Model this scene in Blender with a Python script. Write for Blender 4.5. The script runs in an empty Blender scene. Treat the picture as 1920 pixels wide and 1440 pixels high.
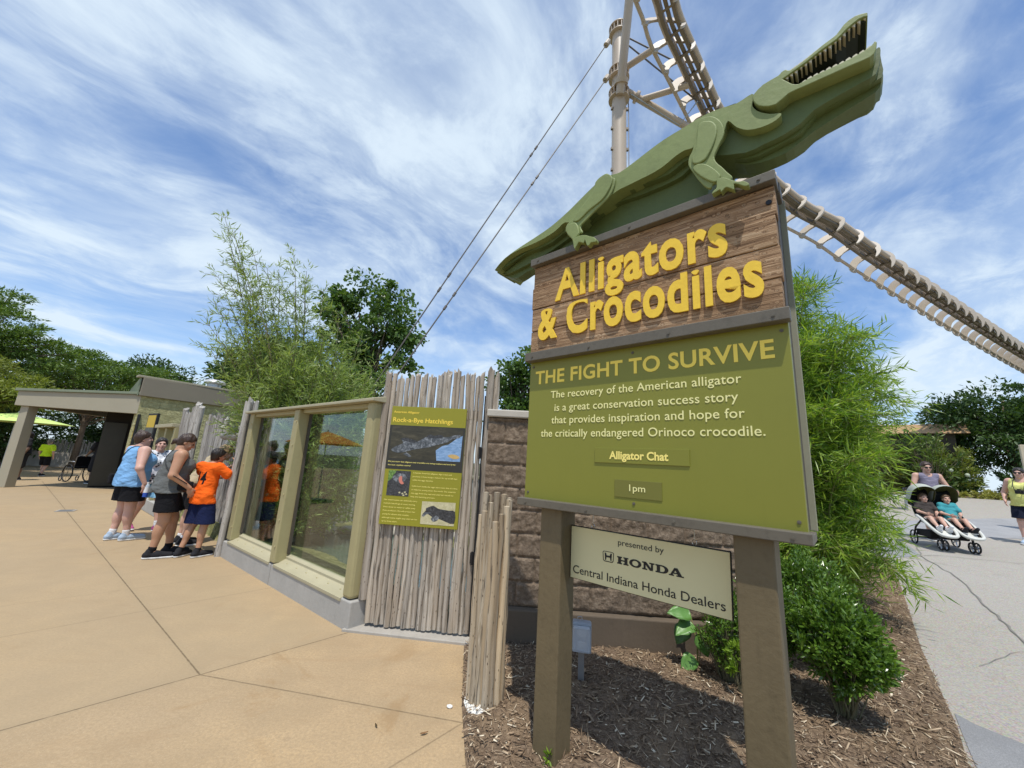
import bpy, bmesh, math, random
import numpy as np
from mathutils import Vector, Matrix

# ------------------------------------------------------------------ camera, sky, sun
SC = bpy.context.scene
COL = SC.collection
CAM_POS = Vector((0, 0, 1.5))
_up = np.array([198, 3420, 721.0]); _up /= np.linalg.norm(_up)
_fw = np.array([0, 0, 1.0]) - _up * _up[2]; _fw /= np.linalg.norm(_fw)
_rt = np.cross(_fw, _up)
if _rt[0] < 0: _rt = -_rt
_M = np.array([_rt, _fw, _up])
cd = bpy.data.cameras.new('camera'); cam = bpy.data.objects.new('camera', cd); COL.objects.link(cam)
cd.sensor_fit = 'HORIZONTAL'; cd.sensor_width = 36; cd.lens = 36 * 721 / 1920
cd.clip_start = .05; cd.clip_end = 5000
_cm = Matrix.Identity(4)
for i in range(3):
    _cm[i][0] = _M[i, 0]; _cm[i][1] = _M[i, 1]; _cm[i][2] = -_M[i, 2]; _cm[i][3] = CAM_POS[i]
cam.matrix_world = _cm
SC.camera = cam
SUN_EL = math.radians(69)
w = bpy.data.worlds.new('World'); SC.world = w; w.use_nodes = True
nt = w.node_tree; nt.nodes.clear()
def WN(t, **k):
    n = nt.nodes.new(t)
    for a, b in k.items(): setattr(n, a, b)
    return n
out = WN('ShaderNodeOutputWorld'); bg = WN('ShaderNodeBackground'); bg.inputs[1].default_value = .15
sky = WN('ShaderNodeTexSky', sky_type='NISHITA', sun_disc=False, sun_elevation=SUN_EL, sun_rotation=math.pi)
sky.air_density = 1.0; sky.dust_density = .6; sky.ozone_density = 2.5
tc = WN('ShaderNodeTexCoord'); sep = WN('ShaderNodeSeparateXYZ')
L = nt.links.new
L(tc.outputs['Generated'], sep.inputs[0])
def wm(op, a, b=None, c=None, clamp=False):
    n = WN('ShaderNodeMath', operation=op, use_clamp=clamp)
    for i, v in enumerate((a, b, c)):
        if v is None: continue
        if isinstance(v, (int, float)): n.inputs[i].default_value = v
        else: L(v, n.inputs[i])
    return n.outputs[0]
zc = wm('ADD', wm('MAXIMUM', sep.outputs[2], 0.0), .16)
px = wm('DIVIDE', sep.outputs[0], zc); py = wm('DIVIDE', sep.outputs[1], zc)
cmb = WN('ShaderNodeCombineXYZ'); L(px, cmb.inputs[0]); L(py, cmb.inputs[1])
def warp(src, sc, amt, seed):
    no = WN('ShaderNodeTexNoise'); no.inputs['Scale'].default_value = sc; no.inputs['Detail'].default_value = 3
    mp = WN('ShaderNodeMapping'); mp.inputs['Location'].default_value = (seed, seed, seed); L(src, mp.inputs[0]); L(mp.outputs[0], no.inputs['Vector'])
    vs = WN('ShaderNodeVectorMath', operation='SUBTRACT'); L(no.outputs[1], vs.inputs[0]); vs.inputs[1].default_value = (.5, .5, .5)
    vm = WN('ShaderNodeVectorMath', operation='SCALE'); L(vs.outputs[0], vm.inputs[0]); vm.inputs[3].default_value = amt
    va = WN('ShaderNodeVectorMath', operation='ADD'); L(src, va.inputs[0]); L(vm.outputs[0], va.inputs[1]); return va.outputs[0]
w1 = warp(cmb.outputs[0], .6, 1.0, 4.1); w2 = warp(w1, 2.2, .13, 9.0)
def cloud(src, rot, sc, nscale, detail, rough, dist, lo, hi, seed):
    mr0 = WN('ShaderNodeMapping'); mr0.inputs['Rotation'].default_value = (0, 0, math.radians(rot)); L(src, mr0.inputs[0])
    mp = WN('ShaderNodeMapping'); mp.inputs['Scale'].default_value = (sc[0], sc[1], 1); mp.inputs['Location'].default_value = (seed, seed*.7, 0)
    L(mr0.outputs[0], mp.inputs[0])
    no = WN('ShaderNodeTexNoise'); no.inputs['Scale'].default_value = nscale; no.inputs['Detail'].default_value = detail
    no.inputs['Roughness'].default_value = rough; no.inputs['Distortion'].default_value = dist
    L(mp.outputs[0], no.inputs['Vector'])
    mr = WN('ShaderNodeMapRange', interpolation_type='SMOOTHSTEP'); L(no.outputs[0], mr.inputs[0])
    mr.inputs[1].default_value = lo; mr.inputs[2].default_value = hi
    return mr.outputs[0]
SK = -52
c1 = cloud(w1, SK, (.46, 1.1), 1.6, 8, .58, .2, .34, .66, 3.3)        # long bands
c2 = cloud(w1, SK, (.55, .8), .75, 5, .5, .2, .34, .62, 7.9)           # where the veil is thick
c3 = cloud(w2, SK - 8, (.95, 1.9), 2.6, 9, .58, .3, .40, .72, 1.7)    # fibrous wisps
c4 = cloud(w2, SK, (1.0, 1.2), 3.6, 10, .66, .2, .42, .66, 5.2)         # small tufts
d = wm('ADD', wm('MULTIPLY', c1, .46), wm('ADD', wm('MULTIPLY', c2, .34), wm('ADD', wm('MULTIPLY', wm('MULTIPLY', c3, wm('ADD', wm('MULTIPLY', c2, .7), .3)), .30), wm('MULTIPLY', wm('MULTIPLY', c4, wm('ADD', wm('MULTIPLY', c1, .7), .3)), .30))))
hz = WN('ShaderNodeMapRange', interpolation_type='SMOOTHSTEP'); L(sep.outputs[2], hz.inputs[0])
hz.inputs[1].default_value = -.02; hz.inputs[2].default_value = .40; hz.inputs[3].default_value = .40; hz.inputs[4].default_value = 0
dm = WN('ShaderNodeMapRange', interpolation_type='SMOOTHSTEP'); L(d, dm.inputs[0]); dm.inputs[1].default_value = .04; dm.inputs[2].default_value = 1.16
cov = wm('MINIMUM', wm('ADD', wm('MULTIPLY', dm.outputs[0], .95), hz.outputs[0]), .96)
mix = WN('ShaderNodeMix', data_type='RGBA'); L(cov, mix.inputs[0])
gam = WN('ShaderNodeMix', data_type='RGBA', blend_type='MULTIPLY'); gam.inputs[0].default_value = 1
L(sky.outputs[0], gam.inputs[6]); gam.inputs[7].default_value = (.70, .85, 1.0, 1)
L(gam.outputs[2], mix.inputs[6]); mix.inputs[7].default_value = (4.15, 4.85, 5.5, 1)
L(mix.outputs[2], bg.inputs[0]); L(bg.outputs[0], out.inputs[0])
sd = bpy.data.lights.new('sun', 'SUN'); sun = bpy.data.objects.new('sun', sd); COL.objects.link(sun)
sd.energy = 3.2; sd.angle = math.radians(.55); sd.color = (1, .955, .88)
sun.rotation_euler = Vector((0, math.cos(SUN_EL), -math.sin(SUN_EL))).to_track_quat('-Z', 'Y').to_euler()
SC.view_settings.view_transform = 'Standard'; SC.view_settings.look = 'None'
SC.view_settings.exposure = .30; SC.view_settings.gamma = 1
SC.cycles.max_bounces = 8; SC.cycles.transparent_max_bounces = 12
SC.cycles.use_denoising = True; SC.cycles.denoising_prefilter = 'ACCURATE'

# ------------------------------------------------------------------ helpers
RNG = np.random.RandomState(7)
def ob(name, mesh, parent=None):
    o = bpy.data.objects.new(name, mesh); COL.objects.link(o)
    if parent is not None: o.parent = parent
    return o
def empty(name, loc=(0, 0, 0), rz=0, label=None, cat=None, group=None, sc=1):
    o = bpy.data.objects.new(name, None); COL.objects.link(o); o.location = loc; o.rotation_euler = (0, 0, rz)
    o.scale = (sc, sc, sc); o.empty_display_size = .1
    if label: tag(o, label, cat, group)
    return o
def tag(o, label=None, cat=None, group=None, kind=None):
    if label: o['label'] = label
    if cat: o['category'] = cat
    if group: o['group'] = group
    if kind: o['kind'] = kind
    return o

class MB:
    """collects shapes, build() links them as one mesh object"""
    def __init__(s): s.v = []; s.f = []
    def add(s, vs, fs):
        b = len(s.v); s.v += [tuple(map(float, p)) for p in vs]; s.f += [tuple(b + i for i in f) for f in fs]; return s
    def box(s, lo, hi, M=None):
        x0, y0, z0 = lo; x1, y1, z1 = hi
        vs = [Vector(p) for p in ((x0,y0,z0),(x1,y0,z0),(x1,y1,z0),(x0,y1,z0),(x0,y0,z1),(x1,y0,z1),(x1,y1,z1),(x0,y1,z1))]
        if M is not None: vs = [M @ p for p in vs]
        return s.add(vs, [(3,2,1,0),(4,5,6,7),(0,1,5,4),(1,2,6,5),(2,3,7,6),(3,0,4,7)])
    def tube(s, pts, r, seg=8, cap=True, closed=False):
        pts = [Vector(p) for p in pts]; n = len(pts)
        rs = r if hasattr(r, '__len__') else [r] * n
        t0 = (pts[1] - pts[0]).normalized()
        a = Vector((0, 0, 1)) if abs(t0.z) < .9 else Vector((1, 0, 0))
        x = t0.cross(a).normalized(); vs = []; fs = []
        for i, p in enumerate(pts):
            t = (pts[min(i + 1, n - 1)] - pts[max(i - 1, 0)]).normalized()
            x = (x - t * x.dot(t)).normalized(); y = t.cross(x)
            for k in range(seg):
                q = 2 * math.pi * k / seg
                vs.append(p + (x * math.cos(q) + y * math.sin(q)) * rs[i])
        for i in range(n - 1):
            for k in range(seg):
                k2 = (k + 1) % seg
                fs.append((i*seg + k, i*seg + k2, (i+1)*seg + k2, (i+1)*seg + k))
        if cap: fs.append(tuple(range(seg))[::-1]); fs.append(tuple((n-1)*seg + k for k in range(seg)))
        return s.add(vs, fs)
    def prism(s, poly, v0, v1, f=None):
        """polygon in (x,z) extruded along y from v0 to v1"""
        f = f or (lambda a, y, c: (a, y, c)); n = len(poly)
        A = sum(poly[i][0]*poly[(i+1) % n][1] - poly[(i+1) % n][0]*poly[i][1] for i in range(n))
        P = poly if A > 0 else poly[::-1]
        vs = [f(a, v0, c) for a, c in P] + [f(a, v1, c) for a, c in P]
        fs = [tuple(range(n)), tuple(range(2*n - 1, n - 1, -1))]
        fs += [(i, n + i, n + (i+1) % n, (i+1) % n) for i in range(n)]
        return s.add(vs, fs)
    def sphere(s, c, r, su=10, sv=7, M=None):
        rx, ry, rz = r if hasattr(r, '__len__') else (r, r, r); vs = []; fs = []
        for j in range(sv + 1):
            th = math.pi * j / sv
            for i in range(su):
                ph = 2*math.pi*i/su
                q = Vector((rx*math.sin(th)*math.cos(ph), ry*math.sin(th)*math.sin(ph), rz*math.cos(th)))
                if M is not None: q = M @ q
                vs.append(Vector(c) + q)
        for j in range(sv):
            for i in range(su):
                fs.append((j*su+i, (j+1)*su+i, (j+1)*su+(i+1) % su, j*su+(i+1) % su))
        return s.add(vs, fs)
    def quad(s, a, b, c, d): return s.add([a, b, c, d], [(0, 1, 2, 3)])
    def mesh(s, name='mesh'):
        m = bpy.data.meshes.new(name); m.from_pydata(s.v, [], s.f); m.update(); return m
    def build(s, name, mat, parent=None, smooth=False, bevel=0, seg=2, ang=40):
        m = s.mesh(name)
        if mat: m.materials.append(mat)
        if smooth:
            m.polygons.foreach_set('use_smooth', [True]*len(m.polygons))
            if smooth == 'auto' and hasattr(m, 'set_sharp_from_angle'): m.set_sharp_from_angle(angle=math.radians(ang))
        o = ob(name, m, parent)
        if bevel:
            b = o.modifiers.new('bevel', 'BEVEL'); b.width = bevel; b.segments = seg; b.limit_method = 'ANGLE'; b.angle_limit = math.radians(35)
        return o
def np_mesh(name, V, F, mat, parent=None, smooth=False, quads=True):
    """fast mesh from arrays, all faces with the same number of corners"""
    m = bpy.data.meshes.new(name); k = F.shape[1]
    m.vertices.add(len(V)); m.vertices.foreach_set('co', np.ascontiguousarray(V, dtype=np.float32).ravel())
    m.loops.add(F.size); m.loops.foreach_set('vertex_index', np.ascontiguousarray(F, dtype=np.int32).ravel())
    m.polygons.add(len(F)); m.polygons.foreach_set('loop_start', np.arange(0, F.size, k, dtype=np.int32))
    m.polygons.foreach_set('loop_total', np.full(len(F), k, dtype=np.int32))
    if smooth: m.polygons.foreach_set('use_smooth', np.ones(len(F), dtype=bool))
    m.update(calc_edges=True); m.validate()
    if mat: m.materials.append(mat)
    return ob(name, m, parent)
def smooth_poly(P, n=4, closed=True, sharp=()):
    """Catmull-Rom through the points; indices in sharp stay corners"""
    P = [np.array(p, float) for p in P]; N = len(P); out_ = []
    for i in range(N if closed else N - 1):
        p1, p2 = P[i], P[(i+1) % N]
        p0 = P[i-1] if (i not in sharp and (closed or i > 0)) else 2*p1 - p2
        p3 = P[(i+2) % N] if ((i+1) % N not in sharp and (closed or i+2 < N)) else 2*p2 - p1
        for k in range(n):
            t = k/n
            out_.append(tuple(.5*((2*p1) + (-p0+p2)*t + (2*p0-5*p1+4*p2-p3)*t*t + (-p0+3*p1-3*p2+p3)*t**3)))
    if not closed: out_.append(tuple(P[-1]))
    return out_
# smooth value noise on arrays
_PERM = np.random.RandomState(3).rand(64, 64, 64).astype(np.float32)
def vnoise(P):
    P = np.asarray(P, dtype=np.float64); i = np.floor(P).astype(int); f = P - i; f = f*f*(3 - 2*f); r = 0
    for dx in (0, 1):
        for dy in (0, 1):
            for dz in (0, 1):
                wgt = (f[..., 0] if dx else 1-f[..., 0])*(f[..., 1] if dy else 1-f[..., 1])*(f[..., 2] if dz else 1-f[..., 2])
                r = r + wgt*_PERM[(i[..., 0]+dx) & 63, (i[..., 1]+dy) & 63, (i[..., 2]+dz) & 63]
    return r
def fbm(P, o=4):
    P = np.asarray(P, dtype=np.float64); r = 0; a = .5
    for k in range(o): r = r + a*(vnoise(P*2**k + k*11.3) - .5); a *= .5
    return r
def gz(x, y):
    """height of the ground: level on the plaza, rising along the path on the right"""
    x = np.asarray(x, float); y = np.asarray(y, float)
    s = .77*x + .64*y; m = np.clip((x - 1.2)/2.5, 0, 1); m = m*m*(3 - 2*m)
    return np.minimum((.036*np.maximum(0, s - 4) + .008*np.maximum(0, s - 14)**2)*m, 1.25)

# ------------------------------------------------------------------ materials
class NT:
    def __init__(s, name):
        s.m = bpy.data.materials.new(name); s.m.use_nodes = True; s.t = s.m.node_tree; s.t.nodes.clear()
        s.o = s.n('ShaderNodeOutputMaterial'); s.p = s.n('ShaderNodeBsdfPrincipled'); s.l(s.p.outputs[0], s.o.inputs[0])
        s.tc = None
    def n(s, t, **k):
        n = s.t.nodes.new(t)
        for a, b in k.items(): setattr(n, a, b)
        return n
    def l(s, a, b): s.t.links.new(a, b)
    def set(s, sock, v):
        i = s.p.inputs[sock]
        if hasattr(v, 'is_output') or hasattr(v, 'links'): s.l(v, i)
        elif isinstance(v, tuple) and len(v) == 3: i.default_value = (*v, 1)
        else: i.default_value = v
    def co(s, scale=(1, 1, 1), rot=(0, 0, 0), kind='Object', loc=(0, 0, 0)):
        if s.tc is None: s.tc = s.n('ShaderNodeTexCoord')
        m = s.n('ShaderNodeMapping'); m.inputs['Scale'].default_value = scale if hasattr(scale, '__len__') else (scale,)*3
        m.inputs['Rotation'].default_value = rot; m.inputs['Location'].default_value = loc
        s.l(s.tc.outputs[kind], m.inputs[0]); return m.outputs[0]
    def noise(s, co, scale=1, detail=4, rough=.55, dist=0):
        n = s.n('ShaderNodeTexNoise'); s.l(co, n.inputs['Vector'])
        for a, b in (('Scale', scale), ('Detail', detail), ('Roughness', rough), ('Distortion', dist)): n.inputs[a].default_value = b
        return n.outputs[0]
    def ramp(s, f, stops, interp='LINEAR'):
        r = s.n('ShaderNodeValToRGB'); s.l(f, r.inputs[0]); e = r.color_ramp; e.interpolation = interp
        while len(e.elements) < len(stops): e.elements.new(.5)
        for q, (p, c) in zip(e.elements, stops): q.position = p; q.color = (*c, 1) if hasattr(c, '__len__') else (c, c, c, 1)
        return r.outputs[0]
    def mix(s, f, a, b, mode='MIX'):
        m = s.n('ShaderNodeMix', data_type='RGBA', blend_type=mode)
        for i, v in ((0, f), (6, a), (7, b)):
            if isinstance(v, (int, float)) and i == 0: m.inputs[i].default_value = v
            elif isinstance(v, tuple): m.inputs[i].default_value = (*v, 1)
            elif isinstance(v, (int, float)): m.inputs[i].default_value = (v, v, v, 1)
            else: s.l(v, m.inputs[i])
        return m.outputs[2]
    def math(s, op, a, b=None, clamp=False):
        m = s.n('ShaderNodeMath', operation=op, use_clamp=clamp)
        for i, v in ((0, a), (1, b)):
            if v is None: continue
            if isinstance(v, (int, float)): m.inputs[i].default_value = v
            else: s.l(v, m.inputs[i])
        return m.outputs[0]
    def bump(s, h, strength=.5, dist=.01, prev=None):
        b = s.n('ShaderNodeBump'); b.inputs['Strength'].default_value = strength; b.inputs['Distance'].default_value = dist
        s.l(h, b.inputs['Height'])
        if prev is not None: s.l(prev, b.inputs['Normal'])
        s.l(b.outputs[0], s.p.inputs['Normal']); return b.outputs[0]
def dark(c, k): return tuple(min(1, x*k) for x in c)
def paint(name, c, rough=.55, var=.12, scale=3, bump=.1, bscale=60, metal=0, spec=.4, dirt=0):
    t = NT(name); co = t.co(1)
    col = t.mix(t.noise(co, scale, 5, .6), dark(c, 1 - var*1.5), dark(c, 1 + var))
    if dirt:
        col = t.mix(t.math('MULTIPLY', t.ramp(t.noise(co, scale*4, 8, .7), [(.5, 0), (.72, 1)]), dirt), col, dark(c, .45))
        col = t.mix(t.math('MULTIPLY', t.ramp(t.noise(t.co((26, 26, 1.8)), 1, 7, .72), [(.54, 0), (.74, 1)]), dirt*.8), col, dark(c, .55))
        col = t.mix(t.math('MULTIPLY', t.ramp(t.noise(t.co((7, 7, 90)), 1, 6, .8), [(.62, 0), (.72, 1)]), dirt*.7), col, dark(c, 1.55))
    t.set('Base Color', col); t.set('Roughness', rough); t.set('Metallic', metal); t.set('Specular IOR Level', spec)
    if bump: t.bump(t.noise(co, bscale, 3), bump, .004)
    return t.m
def leafmat(name, c0, c1, trans=.35, rough=.45, spec=.4):
    t = NT(name); g = t.n('ShaderNodeNewGeometry')
    col = t.ramp(g.outputs['Random Per Island'], [(0, c0), (1, c1)])
    t.set('Base Color', col); t.set('Roughness', rough); t.set('Specular IOR Level', spec)
    tr = t.n('ShaderNodeBsdfTranslucent'); t.l(t.mix(1.0, col, (1.3, 1.35, .55), 'MULTIPLY'), tr.inputs[0])
    mx = t.n('ShaderNodeMixShader'); mx.inputs[0].default_value = trans
    t.l(t.p.outputs[0], mx.inputs[1]); t.l(tr.outputs[0], mx.inputs[2]); t.l(mx.outputs[0], t.o.inputs[0])
    return t.m
def glassmat(name, tint=(.86, .9, .88), refl=1.0):
    t = NT(name); tr = t.n('ShaderNodeBsdfTransparent'); tr.inputs[0].default_value = (*tint, 1)
    gl = t.n('ShaderNodeBsdfGlossy'); gl.inputs['Roughness'].default_value = .015; gl.inputs[0].default_value = (1, 1, 1, 1)
    lw = t.n('ShaderNodeLayerWeight'); lw.inputs[0].default_value = .5
    f5 = t.math('POWER', lw.outputs['Facing'], 5.0); fr = t.math('ADD', t.math('MULTIPLY', f5, .95), .04*refl, True)
    mx = t.n('ShaderNodeMixShader'); t.l(fr, mx.inputs[0])
    t.l(tr.outputs[0], mx.inputs[1]); t.l(gl.outputs[0], mx.inputs[2]); t.l(mx.outputs[0], t.o.inputs[0]); return t.m
def wood_logs(name, base, dk, along=2, tint=(.36, .25, .14), amt=.5):
    """weathered peeled logs: long grain streaks, knots, colour by log"""
    t = NT(name); sc = [38, 38, 38]; sc[along] = 1.6
    co = t.co(tuple(sc)); fine = t.noise(co, 1, 6, .65, .3)
    sc2 = [14, 14, 14]; sc2[along] = .9; broad = t.noise(t.co(tuple(sc2)), 1, 3)
    info = t.n('ShaderNodeObjectInfo'); rnd = info.outputs['Random']
    c = t.mix(t.ramp(fine, [(.38, 0), (.60, 1)]), dk, base)
    c = t.mix(t.math('MULTIPLY', t.ramp(broad, [(.38, 0), (.66, 1)]), t.math('MULTIPLY', rnd, amt*2, True)), c, tint)
    c = t.mix(t.math('MULTIPLY', rnd, .45), c, dark(base, 1.25))
    r2 = t.math('FRACT', t.math('MULTIPLY', rnd, 7.31)); c = t.mix(t.math('MULTIPLY', r2, .75), c, t.mix(1.0, c, (.50, .49, .50), 'MULTIPLY'))
    vo = t.n('ShaderNodeTexVoronoi'); sk = [9, 9, 9]; sk[along] = 3.2; t.l(t.co(tuple(sk)), vo.inputs['Vector'])
    kn = t.ramp(vo.outputs['Distance'], [(.07, 1), (.17, 0)])
    c = t.mix(kn, c, (.055, .035, .022))
    crack = t.ramp(t.noise(t.co(tuple(x*1.7 for x in sc)), 1, 2), [(.34, 1), (.40, 0)])
    c = t.mix(t.math('MULTIPLY', crack, .75), c, (.06, .05, .04))
    t.set('Base Color', c); t.set('Roughness', .8); t.set('Specular IOR Level', .2)
    t.bump(t.mix(.5, fine, t.ramp(fine, [(.3, 0), (.7, 1)])), .35, .006)
    return t.m
CROC = {

 'top': [(-0.552,2.920), (-0.499,2.963), (-0.408,3.002), (-0.292,3.031), (-0.149,3.061), (-0.038,3.091), (0.082,3.143), (0.153,3.182), (0.250,3.236), (0.317,3.266), (0.381,3.268), (0.444,3.256), (0.528,3.278), (0.621,3.309), (0.711,3.334), (0.819,3.349), (0.887,3.360), (0.957,3.360), (1.024,3.347), (1.063,3.340), (1.029,3.344), (1.073,3.337), (1.134,3.348)],
 'body': [(-0.552,2.920), (-0.499,2.963), (-0.408,3.002), (-0.292,3.031), (-0.149,3.061), (-0.038,3.091), (0.082,3.143), (0.153,3.182), (0.250,3.236), (0.317,3.266), (0.381,3.268), (0.444,3.256), (0.528,3.278), (0.621,3.309), (0.711,3.334), (0.819,3.349), (0.887,3.360), (0.957,3.360), (1.024,3.347), (1.063,3.340), (1.029,3.344), (1.073,3.337), (1.134,3.348), (1.138,3.319), (1.132,3.278), (1.153,3.232), (1.196,3.189), (1.240,3.163), (1.217,3.140), (1.167,3.136), (1.106,3.155), (1.060,3.199), (1.024,3.259), (1.001,3.202), (0.958,3.167), (0.891,3.207), (0.850,3.196), (0.814,3.203), (0.767,3.193), (0.707,3.166), (0.645,3.151), (0.568,3.146), (0.501,3.142), (0.432,3.138), (0.385,3.121), (0.325,3.099), (0.225,3.081), (0.157,3.034), (0.062,3.073), (-0.005,3.042), (-0.098,3.020), (-0.205,3.011), (-0.317,3.010), (-0.453,2.987)],
 'head': [(1.136,3.307), (1.144,3.327), (1.183,3.355), (1.244,3.362), (1.255,3.372), (1.274,3.375), (1.292,3.358), (1.354,3.378), (1.415,3.407), (1.459,3.422), (1.487,3.454), (1.525,3.468), (1.563,3.453), (1.562,3.432), (1.535,3.441), (1.492,3.421), (1.457,3.396), (1.404,3.381), (1.339,3.355), (1.291,3.341), (1.259,3.330), (1.291,3.280), (1.313,3.263), (1.345,3.266), (1.394,3.267), (1.453,3.266), (1.494,3.267), (1.534,3.272), (1.558,3.281), (1.570,3.295), (1.575,3.284), (1.568,3.247), (1.549,3.227), (1.491,3.230), (1.408,3.233), (1.329,3.236), (1.274,3.237), (1.224,3.211), (1.175,3.232), (1.147,3.266)],
 'B': [(1.577,3.311), (1.590,3.311), (1.588,3.279), (1.583,3.250), (1.565,3.192), (1.519,3.180), (1.443,3.167), (1.354,3.146), (1.305,3.108), (1.232,3.084), (1.156,3.078), (1.082,3.074), (0.945,3.132), (0.887,3.164), (0.835,3.175), (0.792,3.174), (0.726,3.144), (0.658,3.139), (0.561,3.146), (0.493,3.141), (0.423,3.143), (0.350,3.130), (0.274,3.093), (0.127,3.047), (0.023,3.037), (-0.061,3.003), (-0.182,2.995), (-0.313,3.002), (-0.496,2.969)],
 'C': [(1.588,3.327), (1.592,3.270), (1.585,3.196), (1.512,3.182), (1.425,3.161), (1.361,3.148), (1.301,3.088), (1.242,3.074), (1.165,3.061), (1.080,3.064), (0.937,3.152), (0.877,3.171), (0.823,3.158), (0.778,3.127), (0.712,3.114), (0.611,3.111), (0.510,3.113), (0.404,3.123), (0.292,3.093), (0.173,3.053), (0.029,3.006), (-0.127,2.959), (-0.308,2.928), (-0.478,2.910), (-0.568,2.937)],
 'D': [(1.593,3.334), (1.594,3.258), (1.591,3.200), (1.563,3.161), (1.482,3.135), (1.355,3.093), (1.297,3.065), (1.236,3.036), (1.144,3.036), (1.064,3.063), (0.945,3.128), (0.868,3.141), (0.813,3.126), (0.701,3.081), (0.599,3.076), (0.497,3.069), (0.390,3.069), (0.277,3.044), (0.050,2.963), (-0.147,2.935), (-0.325,2.893), (-0.419,2.867), (-0.523,2.909)],
 'arm_back': [(0.883,3.270), (0.894,3.330), (0.926,3.333), (0.962,3.313), (0.991,3.271), (1.006,3.221), (1.003,3.173), (0.979,3.126), (0.956,3.075), (0.967,3.032), (0.987,2.999), (1.007,2.960), (1.029,2.918), (1.002,2.903), (0.949,2.923), (0.933,2.903), (0.908,2.924), (0.879,2.977), (0.850,3.045), (0.833,3.094), (0.840,3.138), (0.857,3.169)],
 'arm_front': [(0.883,3.230), (0.890,3.287), (0.910,3.305), (0.944,3.290), (0.966,3.266), (0.978,3.228), (0.972,3.182), (0.955,3.134), (0.927,3.084), (0.908,3.070), (0.879,3.066), (0.856,3.084), (0.854,3.118), (0.869,3.143)],
 'fore': [(0.857,3.047), (0.879,3.063), (0.915,3.046), (0.949,3.005), (0.974,2.963), (0.981,2.940), (0.965,2.921), (0.945,2.926), (0.916,2.955), (0.887,2.992)],
 'hand': [(0.969,2.923), (0.993,2.920), (1.029,2.888), (1.053,2.867), (1.075,2.860), (1.096,2.837), (1.093,2.826), (1.074,2.833), (1.055,2.852), (1.036,2.863), (1.036,2.833), (1.022,2.845), (1.004,2.860), (0.992,2.854), (0.980,2.844), (0.976,2.860), (0.941,2.851), (0.947,2.866), (0.962,2.877), (0.964,2.904)],
 'leg_back': [(0.271,3.203), (0.287,3.257), (0.323,3.280), (0.368,3.281), (0.397,3.239), (0.420,3.218), (0.414,3.168), (0.388,3.117), (0.338,3.081), (0.280,3.050), (0.230,3.017), (0.188,2.987), (0.205,2.937), (0.146,2.950), (0.102,2.980), (0.077,2.993), (0.086,3.042), (0.143,3.074), (0.204,3.137)],
 'leg_front': [(0.282,3.188), (0.299,3.238), (0.336,3.265), (0.381,3.262), (0.404,3.230), (0.404,3.192), (0.382,3.147), (0.338,3.102), (0.254,3.070), (0.187,3.031), (0.152,3.030), (0.137,3.055), (0.185,3.103), (0.239,3.147)],
 'shin': [(0.106,3.018), (0.137,3.025), (0.159,3.017), (0.177,2.989), (0.186,2.955), (0.185,2.922), (0.148,2.900), (0.126,2.925), (0.098,2.966)],
 'foot': [(0.195,2.907), (0.238,2.895), (0.265,2.877), (0.297,2.858), (0.312,2.837), (0.308,2.822), (0.279,2.830), (0.266,2.816), (0.250,2.820), (0.236,2.862), (0.226,2.843), (0.192,2.864), (0.165,2.824), (0.153,2.874), (0.150,2.901)],
 'upper': [(1.560,3.448), (1.537,3.457), (1.515,3.446), (1.494,3.437), (1.458,3.412), (1.404,3.396), (1.339,3.370), (1.291,3.356), (1.266,3.344)],
 'lower': [(1.322,3.274), (1.345,3.280), (1.395,3.281), (1.454,3.280), (1.496,3.281), (1.536,3.286), (1.560,3.296)],
}
# ------------------------------------------------------------------ ground, plaza, mulch, asphalt
def star_sheet(name, bound, center, zf, mat, rings=30, step=.25, ease=1.0):
    B = [np.array(p, float) for p in bound]; P = []
    for i in range(len(B)):
        a, c = B[i], B[(i+1) % len(B)]; k = max(1, int(np.linalg.norm(c - a)/step))
        P += [a + (c - a)*j/k for j in range(k)]
    P = np.array(P); n = len(P); C0 = np.array(center, float)
    t = np.linspace(0, 1, rings + 1)[1:]**ease
    XY = (C0 + (P[None] - C0)*t[:, None, None]); e = np.broadcast_to(t[:, None], XY.shape[:2])
    V = np.concatenate([XY, zf(XY[..., 0], XY[..., 1], e)[..., None]], -1).reshape(-1, 3)
    F = []
    for r in range(rings - 1):
        for k in range(n): F.append((r*n + k, (r+1)*n + k, (r+1)*n + (k+1) % n, r*n + (k+1) % n))
    # inner disc
    V = np.vstack([V, [[C0[0], C0[1], float(zf(C0[0:1], C0[1:2], np.zeros(1))[0])]]]); c = len(V) - 1
    F = np.array(F); o = np_mesh(name, V, F, mat, None, True)
    bm = bmesh.new(); bm.from_mesh(o.data); bm.verts.ensure_lookup_table()
    for k in range(n): bm.faces.new((bm.verts[c], bm.verts[k], bm.verts[(k+1) % n]))
    bmesh.ops.recalc_face_normals(bm, faces=bm.faces)
    if sum(f.normal.z for f in bm.faces) < 0: bmesh.ops.reverse_faces(bm, faces=bm.faces)
    for f in bm.faces: f.smooth = True
    bm.to_mesh(o.data); bm.free()
    return tag(o, kind='structure')
def grid_sheet(name, xs, ys, zf, mat):
    X, Y = np.meshgrid(xs, ys, indexing='ij'); V = np.stack([X, Y, zf(X, Y)], -1).reshape(-1, 3); nx, ny = len(xs), len(ys)
    I = np.arange(nx*ny).reshape(nx, ny)
    F = np.stack([I[:-1, :-1], I[1:, :-1], I[1:, 1:], I[:-1, 1:]], -1).reshape(-1, 4)
    return np_mesh(name, V, F, mat, None, True)
t = NT('ground soil'); co = t.co(1)
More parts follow.
